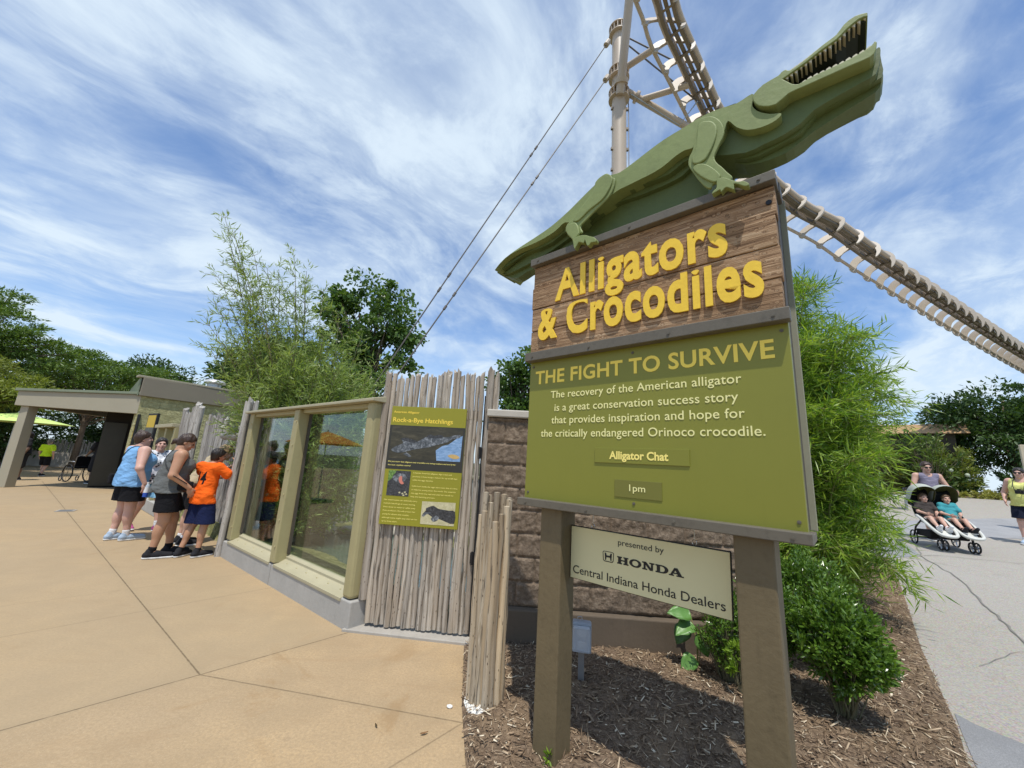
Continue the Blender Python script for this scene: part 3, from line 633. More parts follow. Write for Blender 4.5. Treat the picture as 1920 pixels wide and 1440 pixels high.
layer('belly', cl([(-.582, 2.932)] + lower_top(.024) + [(1.20, 3.29), (1.28, 3.25)] + [(u, z - .02) for u, z in lowjaw] + CROC['C']), .025, .160, M_croc2, .010, 2, (0,))
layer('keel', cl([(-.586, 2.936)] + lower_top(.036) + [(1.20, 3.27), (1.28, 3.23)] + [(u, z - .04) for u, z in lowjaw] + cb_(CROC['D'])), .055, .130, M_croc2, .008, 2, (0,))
# ridge of scutes along the back
b = MB()
for i in range(12, 22):
    for k in (0, .5):
        (u0, z0), (u1, z1) = top[i], top[i + 1] if i + 1 < len(top) else top[i]
        u = u0 + (u1 - u0)*k; z = z0 + (z1 - z0)*k; s_ = max(-.5, min(.9, (z1 - z0)/max(1e-3, u1 - u0)))
        b.prism([(u - .026, z - .03 - s_*.026), (u + .026, z - .03 + s_*.026), (u + .026, z + .002 + s_*.026), (u + .01, z + .016), (u - .012, z + .012), (u - .026, z + .002 - s_*.026)], .03, .155)
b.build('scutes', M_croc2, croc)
# eye ridge
b = MB(); b.sphere((1.272, .0, 3.374), (.03, .05, .022), 12, 8); b.sphere((1.272, .185, 3.374), (.03, .05, .022), 12, 8); b.build('eye_ridge', M_croc, croc, True)
# dark boards standing in for shade inside the mouth, and the two rows of teeth
b = MB(); b.prism([(1.24, 3.335), (1.30, 3.27), (1.40, 3.272), (1.50, 3.27), (1.46, 3.40), (1.36, 3.37)], .05, .135); b.build('mouth_shade', M_mouth, croc)
up_ = CROC['upper']; b = MB(); b.prism([(u - .004, z - .010) for u, z in up_] + [(u - .004, z - .020) for u, z in up_[::-1]], -.060, .246); b.build('upper_jaw_shade', M_mouth, croc)  # near-black strip paints the shade under the upper jaw
lo_ = CROC['lower']; b = MB(); b.prism([(u, z + .006) for u, z in lo_] + [(u, z - .002) for u, z in lo_[::-1]], -.040, .225); b.build('lower_jaw_shade', M_mouth, croc)  # same dark colour stands in for shade on the lower jaw
def teeth(name, line, sgn, L0, v0, v1, nt_):
    line = np.array(line); dd = np.r_[0, np.cumsum(np.hypot(*np.diff(line, axis=0).T))]; b = MB()
    for i in range(nt_):
        s0, s1 = dd[-1]*(i + .04)/nt_, dd[-1]*(i + .96)/nt_
        p0 = [np.interp(s0, dd, line[:, k]) for k in (0, 1)]; p1 = [np.interp(s1, dd, line[:, k]) for k in (0, 1)]
        pm = [(p0[0] + p1[0])/2, (p0[1] + p1[1])/2]; Lh = L0*(.75 + .5*((i*37) % 10)/10)
        b.prism([(p0[0], p0[1] + sgn*.012), (p1[0], p1[1] + sgn*.012), (p1[0]*.75 + pm[0]*.25, p1[1] - sgn*Lh*.45), (pm[0] + .004, pm[1] - sgn*Lh), (p0[0]*.75 + pm[0]*.25, p0[1] - sgn*Lh*.5)], v0, v1)
    return b.build(name, M_tooth, croc)
teeth('upper_teeth', CROC['upper'], 1, .030, -.068, -.012, 17); teeth('upper_teeth', CROC['upper'], 1, .030, .197, .252, 17)
teeth('lower_teeth', CROC['lower'], -1, .008, -.060, -.045, 11); teeth('lower_teeth', CROC['lower'], -1, .008, .230, .245, 11)
for back in (False, True):
    fl = (lambda a: .185 - a) if back else (lambda a: a)
    def lay(nm, key, v0, v1, bev=.008, n=3):
        a, c = sorted((fl(v0), fl(v1))); return layer(nm, CROC[key], a, c, M_croc, bev, n)
    fl_ = empty('front_leg', (0, 0, 0)); fl_.parent = croc; rl_ = empty('rear_leg', (0, 0, 0)); rl_.parent = croc
    def lay2(nm, key, v0, v1, par, bev=.007, n=3):
        a, c = sorted((fl(v0), fl(v1))); return layer(nm, CROC[key], a, c, M_croc, bev, n, (), par)
    lay2('thigh_plate', 'arm_back', -.076, -.058, fl_); lay2('thigh_front', 'arm_front', -.087, -.074, fl_)
    lay2('forearm', 'fore', -.088, -.074, fl_); lay2('foot', 'hand', -.098, -.0605, fl_, .006, 2)
    lay2('thigh_plate', 'leg_back', -.074, -.058, rl_); lay2('thigh_front', 'leg_front', -.084, -.072, rl_)
    lay2('shin', 'shin', -.090, -.071, rl_); lay2('foot', 'foot', -.098, -.0605, rl_, .006, 2)
# ------------------------------------------------------------------ logs, gate, board
M_log = wood_logs('grey peeled logs', (.58, .52, .43), (.22, .185, .145))
M_logd = wood_logs('silvery logs', (.50, .475, .43), (.18, .165, .145), tint=(.30, .25, .18), amt=.3)
M_logh = wood_logs('silvery log rail', (.56, .53, .47), (.30, .27, .24), along=0, amt=.2)
M_logt = wood_logs('tan peeled logs', (.58, .50, .37), (.29, .22, .14), tint=(.56, .37, .17), amt=.6)
def log_mesh(p0, p1, r, seed, seg=12, rag=.05, wob=.006, taper=.88, flat_top=False):
    rg = np.random.RandomState(seed); p0 = np.array(p0, float); p1 = np.array(p1, float); Ln = np.linalg.norm(p1 - p0)
    n = max(5, int(Ln/.12)); t = np.linspace(0, 1, n); ax = (p1 - p0)/Ln
    a = np.array([1, 0, 0]) if abs(ax[0]) < .8 else np.array([0, 1, 0])
    X = np.cross(ax, a); X /= np.linalg.norm(X); Y = np.cross(ax, X)
    w1 = np.cumsum(rg.randn(n))*wob*.5; w2 = np.cumsum(rg.randn(n))*wob*.5
    w1 -= np.interp(t, [0, 1], [w1[0], w1[-1]])*.8; w2 -= np.interp(t, [0, 1], [w2[0], w2[-1]])*.8
    C_ = p0 + ax*(t*Ln)[:, None] + X*w1[:, None] + Y*w2[:, None]
    q = 2*np.pi*np.arange(seg)/seg; rr_ = r*(1 + (taper - 1)*t)[:, None]*(1 + .09*rg.randn(n, seg)*.6 + .05*np.cos(q*2 + rg.rand()*6)[None, :])
    V = C_[:, None, :] + rr_[..., None]*(np.cos(q)[None, :, None]*X + np.sin(q)[None, :, None]*Y)
    if not flat_top:
        sl = rag*(rg.rand()*.8*np.cos(q - rg.rand()*6.28) + .35*rg.randn(seg)*.6); V[-1] += ax*sl[:, None]
    V = V.reshape(-1, 3); fs = []
    for i in range(n - 1):
        for k in range(seg): fs.append((i*seg + k, i*seg + (k+1) % seg, (i+1)*seg + (k+1) % seg, (i+1)*seg + k))
    b = MB(); b.add(V, fs + [tuple(range(seg))[::-1]]); c = len(b.v)
    top_c = V[-seg:].mean(0) - ax*(rag*.3 if not flat_top else -.004)
    b.add([top_c], []); b.f += [((n-1)*seg + k, (n-1)*seg + (k+1) % seg, c) for k in range(seg)]
    return b
def log(name, p0, p1, r, seed, mat, parent, **k):
    return log_mesh(p0, p1, r, seed, **k).build(name, mat, parent, smooth='auto', ang=50)
GA = math.atan2(-.112, .994)
gate = empty('log_gate', (-1.183, 3.83, 0), GA, 'narrow gate of upright weathered logs behind the olive alligator board', 'gate')
rg = random.Random(5); n = 22; x = -.03; i = 0
while x < .90:
    r = rg.uniform(.0215, .0285)
    log('log', (x + r + .012, rg.uniform(-.008, .008), rg.uniform(.035, .055)), (x + r - .006 + rg.uniform(-.006, .006), rg.uniform(-.01, .01), 2.31 + .06*(x/.9) + rg.uniform(-.035, .04)), r*1.02, 100 + i, M_log, gate, rag=.05)
    x += 2*r - .001; i += 1
b = MB(); b.box((-.02, .03, .25), (.9, .06, .36)); b.box((-.02, .03, 1.9), (.9, .06, 2.0)); b.build('rail', M_logd, gate)
b = MB(); b.box((-.09, -.02, 1.00), (-.062, .05, 1.16)); b.box((-.085, -.035, 1.05), (-.068, -.02, 1.12)); b.build('latch', M_zinc, gate, bevel=.003)
for z in (.62, 1.55):
    b = MB(); b.box((.905, -.03, z), (.945, .03, z + .09)); b.tube([(.925, -.035, z - .01), (.925, -.035, z + .10)], .011, 8); b.build('hinge', M_black, gate)
# wide outer log on the left that covers the window end
log('corner_log', (-.055, -.015, .24), (-.075, .0, 2.36), .036, 77, M_log, gate, rag=.06)
b = MB(); b.box((.93, .0, .02), (.955, .12, 2.15)); b.build('hinge_strip', M_black, gate)
# tall logs on the right of the gate
lp = empty('log_post', (-1.183, 3.83, 0), GA, 'pair of tall weathered logs standing right of the gate against the block wall', 'post')
log('log', (1.005, .02, 0), (.975, .02, 2.41), .038, 31, M_log, lp, rag=.07)
log('log', (1.058, .05, 0), (1.028, .05, 2.36), .034, 32, M_log, lp, rag=.07)
log('log', (.985, .07, 0), (.955, .07, 2.20), .03, 33, M_logd, lp, rag=.07)
# threshold slab under the gate
M_conc = paint('grey concrete', (.40, .37, .32), .85, .16, 5, .5, 40, dirt=.35)
b = MB(); b.prism([(-1.36, 3.735), (-.22, 3.60), (-.20, 3.98), (-1.22, 4.10)], 0, 1, lambda a, y, c: (a, c, -.05 + y*.072)); b.build('door_threshold', M_conc, None, bevel=.006)
tag(bpy.context.scene.objects['door_threshold'], 'pale concrete threshold slab under the log gate', 'threshold')

# information board
bd = empty('information_board', (-1.183, 3.83, 0), GA, 'olive information board with three alligator photographs fixed on the log gate', 'board')
M_bd = paint('olive board', (.285, .265, .022), .38, .04, 3, 0)
M_bdk = paint('dark band print', (.040, .038, .030), .38, .08, 8, 0)
BX0, BX1, BZ0, BZ1 = .030, .776, .899, 2.003
def bx(a): return BX0 + (BX1 - BX0)*a
def bz(c): return BZ1 - (BZ1 - BZ0)*c
b = MB(); b.box((BX0, -.062, BZ0), (BX1, -.042, BZ1)); b.build('panel', M_bd, bd, bevel=.002)
b = MB(); b.box((.2, -.042, 1.0), (.26, -.02, 1.9)); b.box((.55, -.042, 1.0), (.61, -.02, 1.9)); b.build('bracket', M_black, bd)
b = MB(); b.box((bx(.0), -.0632, bz(.545)), (bx(1), -.0622, bz(.168))); b.build('dark_band', M_bdk, bd)
M_bt = paint('yellow board print', (.90, .66, .08), .4, .02, 3, 0); M_bt2 = paint('pale board print', (.92, .80, .22), .4, .02, 3, 0)
text('lettering', 'American Alligator', bx(.028), bx(.375), bz(.060), .022, -.0622, M_bt, bd, .001, .02)
text('lettering', 'Rock-a-Bye Hatchlings', bx(.03), bx(.83), bz(.138), .044, -.0622, M_bt, bd, .001, .018)
for s, c, w_ in (('Did you know that alligators and crocodiles are caring mothers and are by far', .487, .96), ('the best reptilian moms?', .516, .33)):
    text('lettering', s, bx(.03), bx(.03 + .92*w_), bz(c), .013, -.0636, M_bt2, bd, .001, .008)
for s, c, w_ in (('A female American alligator digs a nest and', .573, .50), ('protects it from hungry visitors for up to 68 days', .603, .575), ('while the eggs develop.', .632, .27),
                 ('Calls from inside the eggs alert mom that it\u2019s time', .682, .585), ('to help her young enter the world. She unearths', .711, .57), ('the eggs from the nest and uses her mouth to', .740, .54), ('help the hatching process.', .768, .31)):
    text('lettering', s, bx(.375), bx(.375 + w_), bz(c), .0125, -.0626, M_bt2, bd, .001, .008)
for s, c, w_ in (('Her massive jaws can delicately carry', .805, .43), ('multiple hatchlings at once, moving', .834, .41), ('them closer to water or safely away', .863, .415), ('from predators. She will protect her', .892, .42), ('young for almost nine months,', .921, .345), ('although some might stay with her for', .950, .455), ('up to three years.', .978, .20)):
    text('lettering', s, bx(.035), bx(.035 + w_), bz(c), .0125, -.0626, M_bt2, bd, .001, .008)
def photo_mat(name, stops, scale, stretch=(1, 1, 1)):
    t = NT(name); t.set('Base Color', t.ramp(t.noise(t.co(stretch), scale, 8, .7, .6), stops)); t.set('Roughness', .35); return t.m
M_ph1 = photo_mat('dark water print', [(.3, (.025, .022, .014)), (.55, (.06, .052, .03)), (.8, (.13, .11, .07))], 9, (1, 1, 3))
M_ph2 = photo_mat('blue water print', [(.3, (.10, .20, .36)), (.55, (.25, .40, .62)), (.8, (.6, .7, .8))], 20, (1, 1, 4))
M_ph3 = photo_mat('sand print', [(.3, (.42, .38, .20)), (.6, (.60, .55, .34)), (.8, (.72, .68, .48))], 30)
M_gat = photo_mat('alligator hide print', [(.35, (.035, .04, .045)), (.5, (.11, .12, .13)), (.68, (.36, .38, .40))], 34)
M_gat2 = photo_mat('dark hide print', [(.35, (.012, .013, .013)), (.6, (.07, .07, .075)), (.8, (.25, .25, .26))], 60)
M_red = paint('tongue print', (.65, .22, .16), .4, .1); M_leafp = photo_mat('leaf print', [(.35, (.02, .05, .01)), (.6, (.2, .35, .08)), (.8, (.7, .8, .6))], 50); M_sandb = paint('straw print', (.62, .42, .16), .4, .2, 40)
def flat(name, poly, mat, par, k=0):
    b = MB(); b.prism([(bx(a), bz(c)) for a, c in poly], -.0638 - .0006*k, -.0632); return b.build(name, mat, par)
p1 = flat('photograph', [(.03, .175), (.975, .175), (.965, .455), (.03, .455)], M_ph1, bd)
flat('water', [(.66, .455), (.965, .455), (.973, .235), (.90, .26), (.80, .315), (.72, .33), (.64, .37)], M_ph2, p1, 1)
flat('alligator', smooth_poly([(.05, .385), (.10, .355), (.17, .335), (.20, .315), (.18, .295), (.25, .30), (.33, .31), (.40, .30), (.48, .265), (.52, .255), (.60, .25), (.70, .255), (.80, .25), (.86, .235), (.95, .23), (.93, .255), (.85, .265), (.78, .295), (.66, .32), (.55, .345), (.44, .36), (.33, .375), (.22, .40), (.12, .405)], 2), M_gat, p1, 2)
flat('hatchling', smooth_poly([(.50, .262), (.55, .235), (.60, .248), (.66, .235), (.72, .245), (.70, .262), (.6, .268)], 2), M_gat2, p1, 3)
flat('hatchling', smooth_poly([(.16, .29), (.22, .275), (.30, .285), (.38, .30), (.35, .315), (.25, .305)], 2), M_gat2, p1, 3)
flat('leaf', smooth_poly([(.80, .41), (.86, .395), (.93, .405), (.955, .425), (.88, .435)], 2), M_sandb, p1, 3)
flat('ripple', [(.22, .415), (.26, .40), (.33, .43), (.30, .44)], M_gat, p1, 2)
p2 = flat('photograph', [(.055, .557), (.345, .557), (.345, .765), (.055, .765)], M_gat2, bd)
flat('leaves', [(.055, .557), (.16, .557), (.13, .59), (.10, .63), (.055, .65)], M_leafp, p2, 1)
flat('alligator_head', smooth_poly([(.11, .62), (.17, .585), (.25, .58), (.30, .61), (.26, .65), (.18, .655)], 2), M_gat, p2, 2)
flat('tongue', smooth_poly([(.20, .61), (.235, .60), (.245, .64), (.27, .66), (.235, .668), (.20, .64)], 2), M_red, p2, 3)
for a, c in ((.21, .735), (.25, .742), (.28, .73), (.30, .745), (.265, .755)): flat('hatchling', [(a, c), (a + .02, c - .006), (a + .03, c + .004), (a + .01, c + .01)], M_ph3, p2, 2)
p3 = flat('photograph', [(.53, .795), (.955, .790), (.955, .975), (.53, .975)], M_ph3, bd)
flat('alligator', smooth_poly([(.545, .90), (.59, .865), (.585, .85), (.63, .835), (.68, .825), (.74, .845), (.80, .85), (.88, .855), (.955, .86), (.955, .955), (.85, .945), (.76, .925), (.70, .925), (.65, .905), (.60, .89)], 2, True, (12, 13)), M_gat2, p3, 1)
flat('hatchling', smooth_poly([(.545, .91), (.57, .885), (.62, .878), (.66, .885), (.60, .895), (.57, .915)], 2), M_gat, p3, 2)
flat('foreleg', smooth_poly([(.66, .925), (.72, .90), (.76, .915), (.74, .94), (.69, .95)], 2), M_gat, p3, 2)

# short bundle of tan logs round the corner post
tb = empty('log_bundle', (-.06, 2.80, 0), 0, 'waist high bundle of tan peeled logs at the edge of the mulch', 'bollard')
rg = random.Random(9)
spots = [(-.095, .02, 1.15), (-.075, -.03, 1.18), (-.040, -.055, 1.24), (.0, -.072, 1.12), (.042, -.062, 1.17), (.078, -.035, 1.22), (.095, .008, 1.26), (.088, .055, 1.27), (.05, .085, 1.29), (0, .095, 1.3), (-.05, .085, 1.28), (-.085, .06, 1.30)]
for i, (a, c, z) in enumerate(spots):
    log('log', (a*1.02, c*1.02, -.02 + (.03 if i < 2 else 0)), (a, c, z*1.0), rg.uniform(.020, .025), 300 + i, M_logt, tb, rag=.008, wob=.009, flat_top=True, taper=.92)
b = MB(); b.tube([(0, 0, .02), (0, 0, 1.07)], .072, 12); b.build('inner_post', paint('inner post', (.42, .32, .2), .8, .2), tb)
b = MB(); b.sphere((0, 0, 0), (.135, .12, .045), 14, 8)
V = np.array(b.v); V += fbm(V*14, 3)[:, None]*V*.9; b.v = [tuple(p) for p in V]
b.build('concrete_footing', paint('chalky concrete', (.72, .70, .63), .9, .1, 20, .8, 60), tb)
# ------------------------------------------------------------------ viewing window
WA = math.atan2(-.626, .78)
vw = empty('viewing_window', (-1.311, 3.734, 0), WA, 'tan framed two pane viewing window on a low concrete curb', 'window')
M_tan = paint('tan frame paint', (.37, .325, .165), .5, .1, 4, .2, 50, dirt=.22)
M_tanl = paint('pale tan cap paint', (.41, .37, .24), .55, .12, 4, .2, 50, dirt=.15)
M_curb = paint('curb concrete', (.40, .385, .35), .85, .16, 3, .6, 30, dirt=.3)
M_glass = glassmat('viewing glass', (.88, .93, .88), 1.1)
b = MB(); b.prism([(-3.43, -.04), (0.0, -.04), (.0, .235), (-3.43, .215)], .0, .27); b.build('curb', M_curb, vw, bevel=.012)
b = MB(); b.box((-1.735, -.001, .0), (-1.731, .271, .225)); b.build('curb_joint', paint('joint', (.13, .12, .1), .9), vw)
M_fr = M_tan
def member(nm, x0, x1, z0, z1, y0=.02, y1=.15, bev=.012): return MB().box((x0, y0, z0), (x1, y1, z1)).build(nm, M_fr, vw, bevel=bev)
member('stile', -3.40, -3.24, .24, 2.04); member('mullion', -1.80, -1.665, .24, 2.03, -.005); member('end_stile', -.165, -.03, .24, 2.05, .0, .20, .03)
b = MB(); b.prism([(-.01, .205), (-.01, .235), (.05, .245), (.12, .275), (.12, .30), (.16, .33), (.16, .205)], -3.24, -1.80, lambda a, y, c: (y, a, c)); b.build('sill', M_tanl, vw, bevel=.003)
b = MB(); b.prism([(-.01, .205), (-.01, .235), (.05, .245), (.12, .275), (.12, .30), (.16, .33), (.16, .205)], -1.665, -.165, lambda a, y, c: (y, a, c)); b.build('sill', M_tanl, vw, bevel=.003)
b = MB(); b.prism([(-.05, 2.035), (.24, 2.035), (.24, 2.13), (-.05, 2.065)], -3.42, .01, lambda a, y, c: (y, a, c)); b.build('cap', M_tanl, vw, bevel=.006)
member('head', -3.24, -1.80, 1.985, 2.032, .04, .15, .004); member('head', -1.665, -.165, 1.985, 2.032, .04, .15, .004)
for a, c in ((-3.235, -1.805), (-1.66, -.17)):
    MB().box((a, .150, .26), (c, .158, 1.984)).build('pane', M_glass, vw)
    fr = MB()
    for x0, x1, z0, z1 in ((a, a + .028, .331, 1.984), (c - .028, c, .331, 1.984)): fr.box((x0, .120, z0), (x1, .149, z1))
    fr.build('gasket', M_dkside, vw)
bolt = MB(); bolt.tube([(0, 0, 0), (0, -.008, 0)], .010, 8); bo = bolt.build('bolt', paint('bolt head', (.45, .40, .22), .4, .1), vw, smooth='auto')
sp = [(-1.70, -.007, z) for z in np.linspace(.42, 1.88, 6)] + [(-3.275, .018, z) for z in np.linspace(.42, 1.88, 6)] + [(x, .078, .255) for x in np.linspace(-3.1, -1.95, 5)] + [(x, .078, .255) for x in np.linspace(-1.5, -.32, 6)]
for i, p in enumerate(sp):
    q = bo if i == 0 else bo.copy()
    if i: COL.objects.link(q); q.parent = vw
    q.location = p

# split face block wall
M_block = None
t = NT('split face block'); co = t.co(1)
a = t.noise(co, 26, 8, .72); c = t.ramp(a, [(.3, (.10, .074, .05)), (.52, (.225, .168, .118)), (.72, (.37, .295, .215))])
c = t.mix(t.ramp(t.noise(co, 1.5, 6, .6), [(.45, 0), (.7, .4)]), c, (.13, .105, .08))
eff = t.math('MULTIPLY', t.ramp(t.noise(t.co((6, 6, 2.2)), 1, 8, .75), [(.62, 0), (.74, .55)]), t.ramp(t.noise(co, .9, 2), [(.45, 0), (.6, 1)])); c = t.mix(eff, c, (.55, .53, .49))
t.set('Base Color', c); t.set('Roughness', .95); t.set('Specular IOR Level', .15); t.bump(a, .9, .02); M_block = t.m
M_base = paint('brown base render', (.125, .095, .065), .8, .15, 3, .4, 30, dirt=.3)
def block_wall(name, x0, x1, z0, z1, bw, bh, depth, mat, parent, res=.016, off=0):
    xs = np.arange(x0, x1 + 1e-6, res); zs = np.arange(z0, z1 + 1e-6, res); X, Z = np.meshgrid(xs, zs, indexing='ij')
    row = np.floor((Z - z0)/bh); fx = ((X - x0)/bw + off + .5*(row % 2)); col_ = np.floor(fx); fx -= col_; fz = (Z - z0)/bh - row
    e = np.minimum(np.minimum(fx, 1 - fx)*bw, np.minimum(fz, 1 - fz)*bh); edge = np.clip((e - .003)/.014, 0, 1)
    P = np.stack([X*1 + col_*5.3, row*7.7 + col_*3.1, Z], -1)
    h = depth*(.62 + .9*fbm(P*6, 3) + 1.0*fbm(P*22, 3) + .5*np.abs(fbm(P*40 + 9, 2)))*edge
    V = np.stack([X, -h, Z], -1).reshape(-1, 3); nx, nz = X.shape; I = np.arange(nx*nz).reshape(nx, nz)
    F = np.stack([I[:-1, :-1], I[1:, :-1], I[1:, 1:], I[:-1, 1:]], -1).reshape(-1, 4)
    return np_mesh(name, V, F, mat, parent, True)
bw_ = empty('block_wall', (0, 3.70, 0), math.radians(-3), 'brown split face block wall with a pale cap behind the sign', 'wall')
block_wall('facing', -.20, 2.1, .30, 1.94, .33, .2, .027, M_block, bw_, .0115)
b = MB(); b.box((-.2, .002, -.1), (2.1, .25, 1.94)); b.build('core', paint('mortar', (.10, .078, .058), .95), bw_)
b = MB(); b.prism([(-.06, -.1), (-.001, -.1), (-.001, .298), (-.06, .285)], -.2, 2.1, lambda a, y, c: (y, a, c)); b.build('base', M_base, bw_, bevel=.01)
b = MB(); b.box((-.22, -.05, 1.942), (2.13, .28, 2.015)); b.build('cap', paint('wall cap', (.50, .46, .39), .8, .12, 6, .3), bw_, bevel=.012)

# electric box on its strut
eb = empty('electrical_box', (.60, 3.05, 0), math.radians(-12), 'grey outdoor outlet box on a zinc strut in the mulch', 'outlet box')
b = MB(); b.box((-.021, -.021, -.05), (.021, -.017, .30)); b.box((-.021, -.017, -.05), (-.017, .02, .30)); b.box((.017, -.017, -.05), (.021, .02, .30))
b.build('strut', M_zinc, eb)
b = MB(); b.box((-.068, -.062, .25), (.068, .02, .44)); b.build('box', paint('grey plastic', (.33, .36, .39), .35, .08), eb, bevel=.012)
t = NT('clear cover'); t.set('Base Color', (.62, .66, .70)); t.set('Roughness', .15); t.set('Alpha', .55); M_clear = t.m
b = MB(); b.box((-.060, -.095, .262), (.060, -.0625, .428)); b.build('cover', M_clear, eb, bevel=.014)
for z in (.305, .375):
    b = MB(); b.box((-.03, -.068, z - .022), (.03, -.0622, z + .022)); b.build('socket', paint('white socket', (.75, .75, .73), .4), eb, bevel=.002)
b = MB(); b.tube([(-.03, -.02, .44), (-.028, -.02, .465), (.0, -.02, .468), (.002, -.02, .44)], .004, 6); b.build('lid_hinge', M_zinc, eb)

# log fence in the recess where people lean
lf = empty('log_fence', (-1.311, 3.734, 0), WA, 'recessed fence of silvery upright logs in front of the people', 'fence')
rg = random.Random(4); x = -7.15; i = 0
while x < -3.55:
    r = rg.uniform(.03, .05); z = 1.98 + .12*(x < -6.2) + rg.uniform(-.1, .13) - (.10 if -5.6 < x < -4.4 else 0)
    log('log', (x + r, .42 + rg.uniform(-.02, .02), -.02), (x + r + rg.uniform(-.02, .02), .42 + rg.uniform(-.02, .02), z), r*1.03, 500 + i, M_logd, lf, seg=9, rag=.07); x += 2*r; i += 1
log('rail', (-5.25, .24, 1.72), (-4.05, .24, 1.72), .062, 590, M_logh, lf, flat_top=True); log('rail', (-4.25, .20, 1.85), (-3.45, .20, 1.85), .058, 591, M_logh, lf, flat_top=True)
lc = empty('log_cluster', (-1.311, 3.734, 0), WA, 'thick cluster of tall silvery logs at the left end of the log fence', 'post')
for i, x in enumerate(np.linspace(-7.75, -7.2, 6)):
    log('log', (x, .12 + .22*(i/8), -.02), (x + .03*math.sin(i*3), .12 + .22*(i/8), 2.32 + .12*math.sin(i*5.1)), .062, 620 + i, M_logd, lc, seg=12, rag=.05)
cp = empty('corner_log_post', (-1.311, 3.734, 0), WA, 'tall grey log post standing at the left corner of the viewing window', 'post')
for i, (x, y, z, r) in enumerate(((-3.475, -.015, 2.22, .050), (-3.56, .05, 2.27, .045), (-3.44, .09, 2.24, .042), (-3.63, .14, 2.20, .045))):
    log('log', (x, y, -.02 if i < 2 else .0), (x - .02, y, z), r, 650 + i, M_logd, cp, seg=10, rag=.06)
for i, z in enumerate((2.02, 2.0)):
    pass
# second window further along
w2 = empty('viewing_window', (-1.311, 3.734, 0), WA, 'small far viewing window with a pale cap beside the log cluster', 'window')
b = MB(); b.box((-9.6, 0, 0), (-7.85, .25, .25)); b.build('curb', M_curb, w2, bevel=.01)
b = MB(); b.box((-9.6, -.05, 1.90), (-7.85, .25, 1.98)); b.build('cap', M_tanl, w2, bevel=.01)
for x in (-9.6, -8.8, -7.99): MB().box((x, .02, .251), (x + .14, .15, 1.899)).build('stile', M_tan, w2, bevel=.01)
MB().box((-9.45, .16, .251), (-8.0, .168, 1.899)).build('pane', M_glass, w2)

# ------------------------------------------------------------------ exhibit behind the glass
t = NT('pond water'); co = t.co((1, 1, 1)); t.set('Base Color', t.ramp(t.noise(co, 1.2, 5), [(.35, (.05, .075, .055)), (.65, (.10, .14, .11))])); t.set('Roughness', .06); t.bump(t.noise(co, 9, 4), .15, .02); M_pond = t.m
P = [(-7.3, 9.2), (-3.9, 6.4), (-1.3, 4.4), (2.5, 4.6), (3, 8.2), (0, 9.2), (-3.5, 8.8), (-6, 10)]
b = MB(); b.add([(x, y, -.035) for x, y in P], [tuple(range(len(P)))]); o = b.build('pond_water', M_pond); tag(o, kind='structure')
t = NT('bank soil'); co = t.co(1); t.set('Base Color', t.ramp(t.noise(co, 6, 8, .7), [(.3, (.06, .06, .02)), (.5, (.15, .15, .05)), (.7, (.30, .26, .13))])); t.set('Roughness', .95); t.bump(t.noise(co, 20, 5), .8, .04); M_bank = t.m
def bank_z(x, y):
    x = np.asarray(x); v = .626*(x + 1.311) + .78*(y - 3.734); u = -.78*(x + 1.311) + .626*(y - 3.734)
    P = np.stack([x, y, x*0], -1)
    near = .22 - .30*np.clip((v - .35)/1.0, 0, 1); far = np.clip((v - 4.0)/4.5, 0, 1)*.85 - .0
    z = np.where(v < 2.6, near, -.08 + np.clip((v - 2.9)/.8, 0, 1)*.10 + far) + .10*fbm(P*1.7, 4)
    return np.where(v < .29, -.3, z)
xs = np.linspace(-10, 3.4, 110); g2 = grid_sheet('pond_bank', xs, np.linspace(3.9, 14, 90), lambda x, y: np.where((.626*(x + 1.311) + .78*(y - 3.734) < .29) | (y < 4.05 - .1*(x > -1.2)), -.3, bank_z(x, y)), M_bank); tag(g2, kind='structure')
M_rock = paint('pale rock', (.42, .38, .31), .9, .25, 4, .8, 20)
def rock(name, c, r, seed, label=None, group=None, mat=None):
    b = MB(); b.sphere((0, 0, 0), 1, 16, 11); V = np.array(b.v); V *= (1 + 1.1*fbm(V*1.3 + seed*7.7, 4))[:, None]; V *= np.array(r); V += np.array(c); b.v = [tuple(p) for p in V]
    o = b.build(name, mat or M_rock, None, smooth=True)
    if label: tag(o, label, 'rock', group)
    return o
rg = random.Random(8)
for i in range(13):
    x = -5.6 + i*.42; rock('rock', (x, 8.35 + .09*i*0 + rg.uniform(-.12, .12) + .12*math.sin(i), .02), (rg.uniform(.14, .26), .14, rg.uniform(.07, .12)), i, 'pale rock in the line edging the far side of the pond', 'rocks edging the pond')
rock('boulder', (-4.05, 7.15, .0), (.42, .34, .34), 41, 'large pale sloping boulder behind the left window pane')
fb = empty('retaining_wall', (-6, 12.0, 0), math.radians(-8), 'low grey concrete wall across the back of the pond', 'wall')
MB().box((-2, 0, .3), (7, .3, 1.05)).build('wall_face', M_curb, fb, bevel=.02); MB().box((-2.05, -.05, 1.052), (7.05, .35, 1.13)).build('coping', M_tanl, fb, bevel=.01)
bf = empty('palisade_fence', (-1.311, 3.734, 0), WA, 'palisade of grey logs closing the left side of the pond', 'fence')
rg = random.Random(14)
for i in range(46):
    y = .7 + i*.11; log('log', (-5.9 + .25*math.sin(i*.35), y, -.1), (-5.9 + .25*math.sin(i*.35), y, 1.95 + rg.uniform(-.12, .15)), .055, 700 + i, M_logd, bf, seg=7, rag=.08)
M_orange = paint('orange canvas', (.70, .24, .03), .7, .1, 3, .1)
M_lime = paint('lime canvas', (.60, .75, .22), .7, .05, 3, .05)
